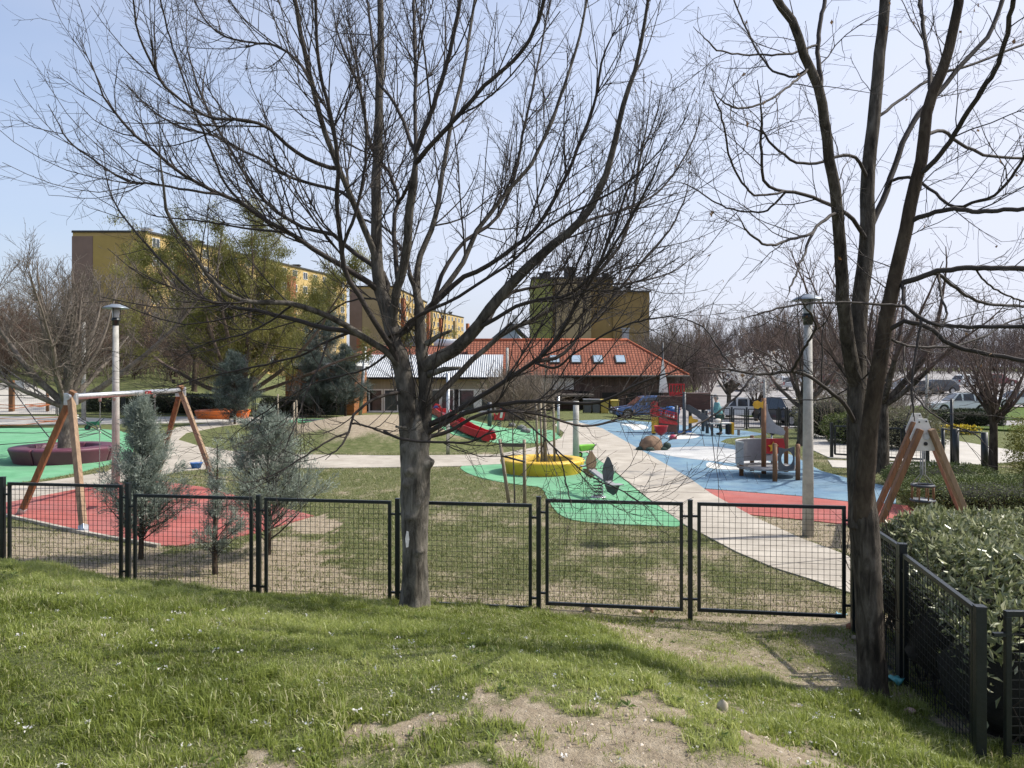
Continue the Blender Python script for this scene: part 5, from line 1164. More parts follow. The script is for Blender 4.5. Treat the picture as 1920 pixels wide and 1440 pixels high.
m = MB(); m.prism([(-.22, .30), (.18, .30), (.26, .62), (.24, .80), (.06, .82), (0, .62), (-.10, .52), (-.24, .60)], g, (1, 0, 0), (0, 0, 1), .12); m.build('body', M_redp, t, .02)
m = MB(); m.prism([(.02, .40), (.12, .40), (.18, .70), (.08, .74)], g+Vector((0, -.064, 0)), (1, 0, 0), (0, 0, 1), .012); m.build('stripe', M_offw, t)
g = G(918, 800); k = MB(); k.tube([g, g+Vector((0, 0, 1.0))], .09, 10); tag(k.build('bollard', M_dpan, None), 'black bollard between the slide and the red spring horse', 'bollard')
for i, (px, by, r) in enumerate(((921, 812, .16), (978, 806, .22), (985, 812, .2), (960, 800, .18))):
    stone(px, by, r, ['grey boulder just past the foot of the red slide', 'grey boulder farthest right on the green mound surface', 'dark boulder lying nearest the concrete path past the slide', 'low grey boulder behind the red spring horse'][i], mat('grey_boulder', (.16, .16, .155), .9, .3, 5, .6, 14), 20+i, (1.2, .9, .7))
x0, y0 = -8.4, 33.5; t = thing('trampoline', 'black trampoline mat in a green frame let into the top of the mound', 'trampoline', (x0, y0, Hf(x0, y0)))
m = MB(); m.box((x0, y0, Hf(x0, y0)+.03), (2.6, 2.0, .06)); m.build('surround', M_green, t, .01)
m = MB(); m.box((x0+.1, y0-.1, Hf(x0, y0)+.066), (1.7, 1.3, .012)); m.build('mat', M_blk, t)

# rope pyramid at the left edge
def net():
    ap = Vector((-17.2, 25.5, 3.1)); t = thing('climbing_net', 'rope climbing net anchored at the left edge of the green surface', 'play equipment', (ap.x, ap.y, 0))
    m = MB(); m.tube([(ap.x, ap.y, 0), ap], [.09, .07], 12); m.build('mast', M_galv, t)
    anchors = [G(78, 838), G(95, 806), Vector((-15.8, 21.2, 0)), Vector((-20, 22, 0)), Vector((-20.5, 28.5, 0)), Vector((-15.5, 30.5, 0))]; anchors[0] = Vector((-13.9, 23.9, .1)); anchors[1] = Vector((-14.2, 28.2, 0))
    n = len(anchors); rr = .013
    for k in range(n):
        m = MB(); m.tube([ap.lerp(anchors[k], i/8)-Vector((0, 0, .12*math.sin(i/8*3.14))) for i in range(9)], rr*1.3, 6); m.build('main_rope', mat('dark_rope', (.05, .045, .05), .8, .3, 30), t)
    m2 = mat('orange_rope', (.32, .10, .04), .8, .3, 30)
    for f in (.45, .62, .8):
        m = MB(); q = [ap.lerp(a, f)-Vector((0, 0, .1)) for a in anchors]
        for a, b in zip(q, q[1:]+q[:1]): m.tube([a, (a+b)/2-Vector((0, 0, .1)), b], rr, 5)
        m.build('cross_rope', m2 if f < .7 else MATS['dark_rope'], t)
    m = MB()
    for f in (.45, .62, .8):
        for a in anchors: m.sphere(ap.lerp(a, f)-Vector((0, 0, .1)), .035, 8, 5)
    m.build('rope_joint', M_offw, t)
net()
g = G(22, 772); t = thing('notice_board', 'blank white board on a tall timber post at the left edge', 'sign', g)
m = MB(); m.box(g+Vector((0, 0, .95)), (.28, .22, 2.1)); m.build('post', M_wood, t, .01)
m = MB(); m.box(g+Vector((.52, -.02, 1.72)), (.62, .03, .55)); m.build('board', M_offw, t, .01)
g = G(90, 772); post(89, 722, 774, .10, 'brown timber post beside the path beneath the left tree', M_wood, g.y, nm='timber_post')
g = G(342, 722); t = thing('park_bench', 'timber bench with dark legs alone on the grassy hill', 'bench', g)
m = MB()
for k in (-.16, 0, .16): m.box(g+Vector((0, k, .46)), (1.9, .13, .05))
m.build('seat', M_wood2, t)
for s in (-1, 1):
    m = MB(); m.box(g+Vector((s*.7, 0, .2)), (.10, .40, .46)); m.build('leg', M_blk, t)

# person in the turquoise jacket
def person():
    Y = 33.2; x = (1349-960)/F*Y; t = thing('person', 'grey haired person in turquoise jacket and dark green trousers leaning over a low table', 'person', (x, Y, 0)); o = ORG[t.name]
    def skin(name, J, E, m, sub=2):
        me = bpy.data.meshes.new(name); me.from_pydata([j[0] for j in J], E, []); ob = link(name, me, m, t)
        sk_ = ob.modifiers.new('skin', 'SKIN')
        lay = me.skin_vertices[0].data if me.skin_vertices else None
        if lay is None:
            with bpy.context.temp_override(object=ob, active_object=ob): bpy.ops.mesh.customdata_skin_add()
            lay = me.skin_vertices[0].data
        for i, j in enumerate(J): r = j[1]; lay[i].radius = r if hasattr(r, '__len__') else (r, r)
        lay[0].use_root = True
        ob.modifiers.new('sub', 'SUBSURF').levels = sub; ob.modifiers['sub'].render_levels = sub
        me.polygons.foreach_set('use_smooth', [True]*len(me.polygons)); return ob
    SK = mat('skin', (.42, .25, .18), .55, .1, 8)
    # facing left (-x), leaning forward; body from feet to head with hands reaching to the table
    J = [((.02, 0, .86), (.15, .12)), ((-.03, 0, 1.05), (.16, .13)), ((-.09, 0, 1.28), (.19, .13)), ((-.12, 0, 1.38), (.10, .08)), ((-.15, 0, 1.46), (.055, .055)), ((-.17, 0, 1.54), (.075, .07)), ((-.18, 0, 1.62), (.095, .085)), ((-.17, 0, 1.70), (.075, .07)),
         ((.02, -.10, .80), .09), ((-.02, -.11, .46), .062), ((.03, -.12, .09), .042), ((-.12, -.13, .04), (.035, .04)),
         ((.03, .10, .80), .09), ((.05, .12, .46), .062), ((.12, .13, .10), .042), ((-.02, .14, .04), (.035, .04)),
         ((-.10, -.20, 1.33), .065), ((-.16, -.25, 1.06), .05), ((-.36, -.19, .96), .036), ((-.43, -.17, .94), (.02, .04)),
         ((-.10, .20, 1.33), .065), ((-.14, .26, 1.06), .05), ((-.34, .20, .94), .036), ((-.41, .18, .92), (.02, .04))]
    E = [(0, 1), (1, 2), (2, 3), (3, 4), (4, 5), (5, 6), (6, 7), (0, 8), (8, 9), (9, 10), (10, 11), (0, 12), (12, 13), (13, 14), (14, 15), (2, 16), (16, 17), (17, 18), (18, 19), (2, 20), (20, 21), (21, 22), (22, 23)]
    for hb in (19, 23):      # four fingers and a thumb, slightly curled
        hx, hy, hz = J[hb][0]
        for f in range(4):
            b = len(J); J += [((hx-.035, hy+(f-1.5)*.019, hz-.008), .009), ((hx-.07-.008*(f in (1, 2)), hy+(f-1.5)*.02, hz-.03), .008), ((hx-.08-.008*(f in (1, 2)), hy+(f-1.5)*.02, hz-.055), .007)]; E += [(hb, b), (b, b+1), (b+1, b+2)]
        b = len(J); s = 1 if hb == 19 else -1; J += [((hx-.01, hy+s*.045, hz-.005), .010), ((hx-.04, hy+s*.055, hz-.025), .008)]; E += [(hb, b), (b, b+1)]
    skin('body', J, E, SK)
    JK = mat('turquoise_check', (.15, .33, .34), .8, .35, 26)
    skin('jacket', [((.03, 0, .80), (.19, .16)), ((-.02, 0, .98), (.19, .16)), ((-.09, 0, 1.27), (.22, .16)), ((-.125, 0, 1.40), (.10, .09)),
        ((-.10, -.21, 1.33), .085), ((-.16, -.255, 1.06), .07), ((-.32, -.205, .97), .055), ((-.10, .21, 1.33), .085), ((-.14, .265, 1.06), .07), ((-.30, .215, .96), .055)],
        [(0, 1), (1, 2), (2, 3), (2, 4), (4, 5), (5, 6), (2, 7), (7, 8), (8, 9)], JK)
    skin('trousers', [((.02, 0, .86), (.155, .13)), ((.02, -.10, .78), .105), ((-.02, -.11, .46), .078), ((.03, -.12, .12), .062), ((.03, .10, .78), .105), ((.05, .12, .46), .078), ((.12, .13, .13), .062)],
        [(0, 1), (1, 2), (2, 3), (0, 4), (4, 5), (5, 6)], mat('dark_green_cloth', (.03, .075, .065), .85, .3, 20))
    for y, dx in ((-.12, 0), (.13, .10)):
        m = MB(); m.sphere(o+Vector((-.06+dx, y, .045)), (.14, .05, .05), 12, 7); m.build('shoe', M_blk, t)
    m = MB(); m.sphere(o+Vector((-.155, 0, 1.665)), (.108, .095, .095), 16, 10); m.sphere(o+Vector((-.115, 0, 1.60)), (.085, .09, .11), 14, 9); m.build('hair', mat('grey_hair', (.30, .29, .28), .8, .3, 30), t)
    for y in (-.035, .035):
        m = MB(); m.sphere(o+Vector((-.268, y, 1.625)), .012, 8, 6); m.build('eye', M_blk, t)
    m = MB(); m.sphere(o+Vector((-.285, 0, 1.60)), (.022, .014, .024), 8, 6); m.build('nose', SK, t)
    m = MB(); m.sphere(o+Vector((-.265, 0, 1.562)), (.012, .026, .007), 8, 6); m.build('mouth', mat('lips', (.30, .12, .10), .5, .1, 8), t)
    for y in (-.088, .088):
        m = MB(); m.sphere(o+Vector((-.165, y, 1.61)), (.022, .012, .034), 8, 6); m.build('ear', SK, t)
person()
Y = 32.9; x = (1352-960)/F*Y; t = thing('play_table', 'low white play table with yellow and black end boards in front of the person', 'play equipment', (x, Y, 0))
m = MB(); m.box((x-.05, Y, .52), (.95, .5, .06)); m.build('top', M_offw, t, .01)
m = MB(); m.box((x+.42, Y-.1, .3), (.10, .42, .50)); m.build('end_board', M_yelp, t, .01)
m = MB(); m.box((x+.25, Y-.1, .28), (.08, .42, .46)); m.build('end_board', M_blk, t, .01)
m = MB(); m.tube([(x-.42, Y-.15, 0), (x-.42, Y-.15, 1.75)], .05, 10); m.build('post', M_dpan, t)
m = MB(); m.box((x+.75, Y, .26), (.45, .3, .04)); m.box((x+.75, Y, .13), (.05, .25, .26)); m.build('seat', M_gpan, t)
m = MB(); m.sphere((x-.15, Y-.05, .62), (.17, .14, .10), 12, 8); o = m.build('sun_hat', mat('pale_straw', (.6, .56, .5), .8, .1, 20), None); tag(o, 'pale hat resting on the white play table', 'hat')
# ---------------------------------------------------------------- buildings
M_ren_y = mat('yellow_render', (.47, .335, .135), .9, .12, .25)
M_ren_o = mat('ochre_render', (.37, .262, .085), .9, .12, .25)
M_ren_b = mat('brown_render', (.22, .15, .12), .9, .12, .25)
M_ren_g = mat('olive_render', (.235, .24, .075), .9, .12, .25)
M_ren_t = mat('tan_render', (.33, .25, .145), .9, .12, .25)
M_ren_d = mat('umber_render', (.245, .165, .065), .9, .12, .25)
M_roofd = mat('dark_roof_edge', (.05, .048, .045), .8, .2, 3)
M_wfr = mat('white_window_frame', (.70, .69, .66), .5, .08, 5)
M_pane = glass('window_glass', (.05, .06, .07), .12)
M_red_b = mat('terracotta_render', (.30, .11, .055), .9, .15, .4)
def wall_box(name, m, parent, x0, x1, y0, y1, z0, z1):
    k = MB(); k.box(((x0+x1)/2, (y0+y1)/2, (z0+z1)/2), (abs(x1-x0), abs(y1-y0), z1-z0)); return k.build(name, m, parent)
def window(parent, c, u, n, w, h, m=M_wfr, bars=1):
    """a framed window: frame part with its pane as sub-part; u along the wall, n outward"""
    u = Vector(u).normalized(); n = Vector(n).normalized(); c = Vector(c); k = MB(); t = .09
    rz = math.atan2(u.y, u.x)
    for s in (-1, 1):
        k.box(c+n*.03+u*s*(w/2-t/2), (t, .12, h), rz); k.box(c+n*.03+Vector((0, 0, s*(h/2-t/2))), (w-2*t, .12, t), rz)
    for b in range(bars): k.box(c+n*.03+u*((b+1)/(bars+1)-.5)*w, (t*.8, .10, h-2*t), rz)
    fr = k.build('window', m, parent); g = MB(); g.box(c+n*.012, (w-t, .03, h-t), rz); g.build('pane', M_pane, fr); return fr
def chimney(parent, x, y, z, s=1.0, m=M_roofd):
    k = MB(); k.box((x, y, z+.7*s), (1.1*s, 1.1*s, 1.4*s)); k.box((x, y, z+1.5*s), (1.4*s, 1.4*s, .18*s)); return k.build('chimney', m, parent)
def slab_block(lab, x0, x1, y0, z0, zt, e1, gm, fm, rows, cols, depth_dir, doors=True):
    """a long block seen at its gable: gable x0..x1 at y0, long sunlit side running to e1"""
    a = Vector((x1, y0, 0)); b = Vector((*e1, 0)); d = (b-a); L = d.length; d.normalize(); n = Vector((d.y, -d.x, 0)); wd = Vector((x0-x1, 0, 0))
    t = thing('apartment_block', lab, 'building', (x1, y0, z0))
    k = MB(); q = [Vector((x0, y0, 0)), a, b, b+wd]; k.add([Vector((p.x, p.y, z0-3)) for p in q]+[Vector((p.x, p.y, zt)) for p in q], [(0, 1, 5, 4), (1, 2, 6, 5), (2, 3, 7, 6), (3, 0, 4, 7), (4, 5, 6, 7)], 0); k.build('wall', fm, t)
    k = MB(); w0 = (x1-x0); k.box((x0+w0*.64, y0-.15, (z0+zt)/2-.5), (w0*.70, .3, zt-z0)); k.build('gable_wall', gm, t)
    k = MB(); k.box((x0+w0*.142, y0-.12, (z0+zt)/2-.6), (w0*.284, .24, zt-z0)); k.build('side_panel', M_ren_b, t)
    k = MB(); q2 = [p+(Vector((0, 0, zt))) for p in q]; 
    for i in range(4):
        p0, p1 = q2[i], q2[(i+1) % 4]; k.beam(p0+Vector((0, 0, .15)), p1+Vector((0, 0, .15)), .5, .3)
    k.build('roof', M_roofd, t)
    hh = (zt-z0)/rows
    for r in range(rows):
        for c in range(cols):
            p = a+d*(L*(c+.5)/cols)+Vector((0, 0, z0+hh*(r+.55)))
            window(t, p, d, n, L/cols*.42, hh*.52)
    for c in range(0, cols, 4):
        k = MB(); p = a+d*(L*(c+2.0)/cols); k.box(p+n*.45+Vector((0, 0, (z0+zt)/2-.8)), (L/cols*.5, .9, zt-z0-2.5), math.atan2(d.y, d.x)); k.build('balcony_stack', M_red_b if c % 8 == 0 else M_ren_t, t)
    for i, f in enumerate((.1, .3, .55, .8)):
        p = a+d*L*f+wd*.4; chimney(t, p.x, p.y, zt, 1.1, M_roofd if i % 2 else M_galv)
    return t
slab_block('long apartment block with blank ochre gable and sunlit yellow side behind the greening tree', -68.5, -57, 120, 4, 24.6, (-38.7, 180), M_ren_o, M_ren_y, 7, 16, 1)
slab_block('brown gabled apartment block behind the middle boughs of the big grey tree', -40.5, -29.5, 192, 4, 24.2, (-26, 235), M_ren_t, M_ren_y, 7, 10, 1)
slab_block('smallest and farthest yellow apartment block right of the grey forked stem', -36, -28.5, 275, 6, 25, (-19.5, 310), M_ren_y, M_ren_y, 6, 9, 1)
def centre_block():
    Y = 150; t = thing('apartment_block', 'windowless olive and brown stepped block above the orange tiled roof', 'building', (12, Y, 2))
    def X(px): return (px-960)/F*Y
    for a, b, zt, m, dy in ((998, 1036, 21.0, M_ren_g, 0), (1036, 1043, 21.0, M_ren_d, .6), (1043, 1108, 21.0, M_ren_t, -.5), (1108, 1150, 21.0, M_ren_d, .8), (1150, 1218, 18.5, M_ren_d, .3)):
        wall_box('wall', m, t, X(a), X(b), Y+dy, Y+22-dy, 0, zt)
    wall_box('wall', M_ren_d, t, X(1108), X(1150), Y+.78, Y+.8, 0, 17)
    wall_box('roof', M_roofd, t, X(998)-.2, X(1150)+.2, Y-.8, Y+22.5, 21.0, 21.35); wall_box('roof', M_roofd, t, X(1150)+.2, X(1218)+.2, Y-.2, Y+22.2, 18.5, 18.8)
    for px, s in ((1018, 1.0), (1028, 1.2), (1070, 1.7), (1076, 1.3), (1140, 1.0)): chimney(t, X(px), Y+5, 21.2, s)
    for px in (1160, 1185): chimney(t, X(px), Y+5, 18.7, .9)
    k = MB(); k.cyl((X(1166), Y+3, 21), (X(1166), Y+3, 27), .07, n=6); k.build('aerial', M_dpan, t)
centre_block()
def tile_mat():
    m = bpy.data.materials.new('clay_roof_tiles'); m.use_nodes = True; N = m.node_tree.nodes; L = m.node_tree.links; b = N['Principled BSDF']; b.inputs['Roughness'].default_value = .8; b.inputs['Specular IOR Level'].default_value = .25
    tc = N.new('ShaderNodeTexCoord'); br = N.new('ShaderNodeTexBrick'); mp = N.new('ShaderNodeMapping'); mp.inputs['Scale'].default_value = (1, 1, 1)
    L.new(tc.outputs['UV'], mp.inputs[0]); L.new(mp.outputs[0], br.inputs['Vector'])
    br.offset = 0; br.inputs['Scale'].default_value = 1; br.inputs['Brick Width'].default_value = .25; br.inputs['Row Height'].default_value = .33; br.inputs['Mortar Size'].default_value = .045; br.inputs['Mortar Smooth'].default_value = .6; br.inputs['Bias'].default_value = .1
    br.inputs['Color1'].default_value = (.37, .135, .078, 1); br.inputs['Color2'].default_value = (.26, .09, .052, 1); br.inputs['Mortar'].default_value = (.10, .03, .018, 1)
    L.new(br.outputs['Color'], b.inputs['Base Color']); bp = N.new('ShaderNodeBump'); bp.inputs['Distance'].default_value = .05; bp.inputs['Strength'].default_value = 1; bp.invert = True
    L.new(br.outputs['Fac'], bp.inputs['Height']); L.new(bp.outputs[0], b.inputs['Normal']); return m
M_tile = tile_mat()
def roof_faces(name, m, parent, faces, th=.16):
    """sloped faces with uv in metres so that the tile courses follow the eaves"""
    k = MB()
    for f in faces: k.add(f, [tuple(range(len(f)))])
    o = k.build(name, m, parent, fix=False); me = o.data; uv = me.uv_layers.new(name='UVMap'); org = ORG[o.name]
    for p in me.polygons:
        n = p.normal; up = Vector((0, 0, 1))-n*n.z; up.normalize(); u = up.cross(n)
        if n.z < 0: u = -u
        for li in p.loop_indices:
            v = me.vertices[me.loops[li].vertex_index].co+org; uv.data[li].uv = (v.dot(u), v.dot(up))
    s = o.modifiers.new('thick', 'SOLIDIFY'); s.thickness = th; s.offset = -1
    return o
M_clad = mat('brown_slat_cladding', (.085, .055, .045), .8, .5, 2.2, .5, 8, stretch=(4, 4, .15))
M_dark = mat('dark_recess', (.02, .018, .016), .9, .3, 3)
def house():
    Y0, YR_, Y1 = 61.5, 66, 70.5; zE, zR = 2.5, 5.5
    def X(px, Y): return (px-960)/F*Y
    xl, xr = X(968, Y0), X(1292, Y0); rl, rr = X(976, YR_)-3, X(1176, YR_)
    t = thing('tiled_house', 'brown clad house with a hipped orange tiled roof and four skylights', 'building', (7, Y0, 0)); zb = -1.2
    wall_box('wall', M_clad, t, xl+.7, xr-.9, Y0+.9, Y1-.9, zb, zE+.25)
    F1 = [Vector((xl-3, Y0, zE)), Vector((xr, Y0, zE)), Vector((rr, YR_, zR)), Vector((rl-2, YR_, zR))]
    F2 = [Vector((xr, Y0, zE)), Vector((xr, Y1, zE)), Vector((rr, YR_, zR))]
    F3 = [Vector((xr, Y1, zE)), Vector((xl-3, Y1, zE)), Vector((rl-2, YR_, zR)), Vector((rr, YR_, zR))]
    roof_faces('roof', M_tile, t, [F1, F2, F3])
    k = MB(); k.tube([(rl-2, YR_, zR+.02), (rr, YR_, zR+.02)], .12, 8); k.tube([(rr, YR_, zR), (xr, Y0, zE+.02)], .11, 8); k.build('ridge_tiles', mat('ridge_clay', (.40, .11, .05), .8, .2, 4), t)
    k = MB(); k.tube([(xl-3, Y0-.06, zE-.08), (xr, Y0-.06, zE-.08)], .09, 8); k.build('gutter', M_roofd, t)
    sl = Vector((0, YR_-Y0, zR-zE)).normalized(); nn = Vector((0, -sl.z, sl.y))
    for px in (1040, 1080, 1121, 1163):
        Yc = Y0+(.42)*(YR_-Y0); c = Vector((X(px, Yc), Yc, zE+.42*(zR-zE))); k = MB(); R = Matrix((Vector((1, 0, 0)), sl, nn)).transposed()
        k.box(c+nn*.05, (.85, 1.15, .14), R=R); f = k.build('skylight', M_roofd, t); k = MB(); k.box(c+nn*.125, (.70, 1.0, .02), R=R); k.build('pane', mat('sky_glass', (.30, .38, .44), .05, .1, 2, spec=1), f)
    k = MB(); k.box((X(1174, 66), 66.4, zR+.35), (.55, .55, 1.2)); k.box((X(1174, 66), 66.4, zR+1.0), (.7, .7, .12)); k.build('chimney', mat('zinc', (.28, .31, .32), .5, .2, 4), t)
    wall_box('doorway', M_dark, t, X(1075, 62), X(1105, 62), Y0+.86, Y0+.95, zb, 1.2)
    for px in (1130, 1175, 1215): wall_box('doorway', M_dark, t, X(px, 62), X(px+30, 62), Y0+.86, Y0+.95, zb, 1.1)
    wall_box('porch_roof', mat('weathered_boards', (.15, .125, .105), .9, .4, 3), t, X(1010, 60.5), X(1112, 60.5), 59.6, Y0+.88, .85, 1.02)
    wall_box('white_gable', mat('white_render', (.62, .61, .57), .9, .08, 1), t, X(1015, 61), X(1078, 61), Y0+.7, Y0+.88, 1.35, 2.25)
house()
def pavilion():
    Y0, YR_ = 57, 61.5
    def X(px, Y): return (px-960)/F*Y
    xl, xr = X(674, Y0), X(942, Y0); zE, zR = 2.35, 4.15; zb = -.6
    t = thing('pavilion', 'low cream pavilion with a pale corrugated metal roof and white framed windows', 'building', ((xl+xr)/2, Y0, 0))
    cream = mat('cream_siding', (.32, .29, .21), .8, .12, 2, .5, 6, stretch=(6, 6, .1))
    wall_box('wall', cream, t, xl+.3, xr-.3, Y0+.6, Y0+8, zb, zE+.1)
    m = bpy.data.materials.new('corrugated_metal'); m.use_nodes = True; N = m.node_tree.nodes; L = m.node_tree.links; b = N['Principled BSDF']; b.inputs['Base Color'].default_value = (.50, .515, .52, 1); b.inputs['Roughness'].default_value = .55; b.inputs['Metallic'].default_value = .15
    tc = N.new('ShaderNodeTexCoord'); wv = N.new('ShaderNodeTexWave'); wv.bands_direction = 'X'; wv.inputs['Scale'].default_value = 1.9; L.new(tc.outputs['UV'], wv.inputs['Vector']); bp = N.new('ShaderNodeBump'); bp.inputs['Distance'].default_value = .06; bp.inputs['Strength'].default_value = 1; L.new(wv.outputs['Fac'], bp.inputs['Height']); L.new(bp.outputs[0], b.inputs['Normal'])
    cr = N.new('ShaderNodeValToRGB'); cr.color_ramp.elements[0].color = (.37, .385, .395, 1); cr.color_ramp.elements[1].color = (.52, .535, .54, 1); L.new(wv.outputs['Fac'], cr.inputs[0]); L.new(cr.outputs[0], b.inputs['Base Color'])
    roof_faces('roof', m, t, [[Vector((xl-.2, Y0, zE)), Vector((xr, Y0, zE)), Vector((xr, YR_, zR)), Vector((xl-2.6, YR_, zR))], [Vector((xr, YR_+4, zE)), Vector((xl-2.6, YR_+4, zE)), Vector((xl-2.6, YR_, zR)), Vector((xr, YR_, zR))]], .12)
    k = MB(); k.box(((xl+xr)/2, Y0-.02, zE-.06), (xr-xl+.2, .12, .16)); k.build('fascia', M_dark, t)
    for px, w in ((702, 1.05), (731, 1.1), (812, 1.0), (838, 1.0), (876, 1.35), (914, 1.2)): window(t, (X(px, Y0), Y0+.6, .62), (1, 0, 0), (0, -1, 0), w, 1.7, bars=0)
    for px in (688, 752, 856, 895): wall_box('wall_panel', M_dark if px in (688, 856) else M_wfr, t, X(px, Y0)-.3, X(px, Y0)+.3, Y0+.55, Y0+.6, -.2, 1.45)
    wall_box('plinth', M_wfr, t, xl+.3, xr-.3, Y0+.42, Y0+.6, -.4, -.22)
    for px in (560, 700): pass
pavilion()
def annex():
    def X(px, Y): return (px-960)/F*Y
    t = thing('tiled_wing', 'long narrow orange tiled roof with a white pipe behind the metal roof', 'building', (-6, 66, 0))
    xl, xr = X(648, 66), X(985, 66); wall_box('wall', M_ren_t, t, xl+.4, xr, 66.5, 72, -.5, 4.2)
    roof_faces('roof', M_tile, t, [[Vector((xl, 65.6, 4.1)), Vector((xr+1, 65.6, 4.1)), Vector((xr+1, 69, 5.15)), Vector((xl+2.2, 69, 5.15))]], .15)
    k = MB(); k.tube([(X(814, 69), 69, 5.35), (X(905, 69), 69, 5.35)], .38, 16); k.build('pipe', mat('white_duct', (.68, .68, .66), .5, .06, 2), t)
    wall_box('roof_box', mat('slate_box', (.16, .18, .20), .6, .2, 2), t, X(760, 69), X(784, 69), 68.6, 69.4, 5.1, 6.0)
    k = MB()
    for i in range(4): k.box((X(672+5*i, 70), 70, 5.4+.2*(i % 2)), (.24, .5, .9))
    k.build('chimney', M_red_b, t)
annex()
def shed():
    Y0 = 52
    def X(px): return (px-960)/F*Y0
    t = thing('timber_shed', 'flat roofed shed of orange brown horizontal boards behind the spruces', 'building', (X(600), Y0, 0)); zb = -.5
    wd = mat('orange_boards', (.27, .105, .035), .7, .4, 1.6, .9, 5, stretch=(.4, .4, 7))
    wall_box('wall', wd, t, X(535), X(664), Y0, Y0+4.5, zb, 3.1)
    wall_box('roof', mat('white_membrane', (.62, .62, .60), .7, .1, 2), t, X(533), X(668), Y0-.2, Y0+4.7, 3.16, 3.36); wall_box('fascia', M_dark, t, X(533), X(668), Y0-.22, Y0+4.6, 2.92, 3.16)
    wall_box('door', mat('slate_door', (.04, .05, .055), .4, .3, 2), t, X(608), X(650), Y0-.06, Y0, zb, 2.0)
    wall_box('window_band', M_pane, t, X(568), X(600), Y0-.05, Y0, .6, 2.0)
    wall_box('step', M_offw, t, X(536), X(560), Y0-1.4, Y0-.6, -.25, .12)
shed()
def grey_house():
    Y = 110
    def X(px): return (px-960)/F*Y
    t = thing('grey_house', 'dark grey pitched roof house with pale blue gable left of the olive block', 'building', (X(950), Y, 0)); rf = mat('slate_roof', (.075, .085, .10), .6, .2, 1)
    wall_box('wall', mat('pale_blue_render', (.36, .42, .47), .9, .1, 1), t, X(915), X(990), Y, Y+8, 0, 6.3)
    roof_faces('roof', rf, t, [[Vector((X(890), Y-.5, 5.6)), Vector((X(958), Y-.5, 10.0)), Vector((X(958), Y+9, 10.0)), Vector((X(890), Y+9, 5.6))], [Vector((X(958), Y-.5, 10.0)), Vector((X(1010), Y-.5, 6.4)), Vector((X(1010), Y+9, 6.4)), Vector((X(958), Y+9, 10.0))]], .3)
    k = MB(); k.add([Vector((X(905), Y-.02, 6.2)), Vector((X(990), Y-.02, 6.2)), Vector((X(958), Y-.02, 9.6))], [(0, 1, 2)]); k.build('gable_wall', MATS['pale_blue_render'], t)
    for px in (935, 965): window(t, (X(px), Y, 4.4), (1, 0, 0), (0, -1, 0), 1.6, 1.6)
    k = MB(); k.box((X(966), Y+2, 10.2), (.8, .8, 1.8)); k.build('chimney', M_offw, t)
grey_house()
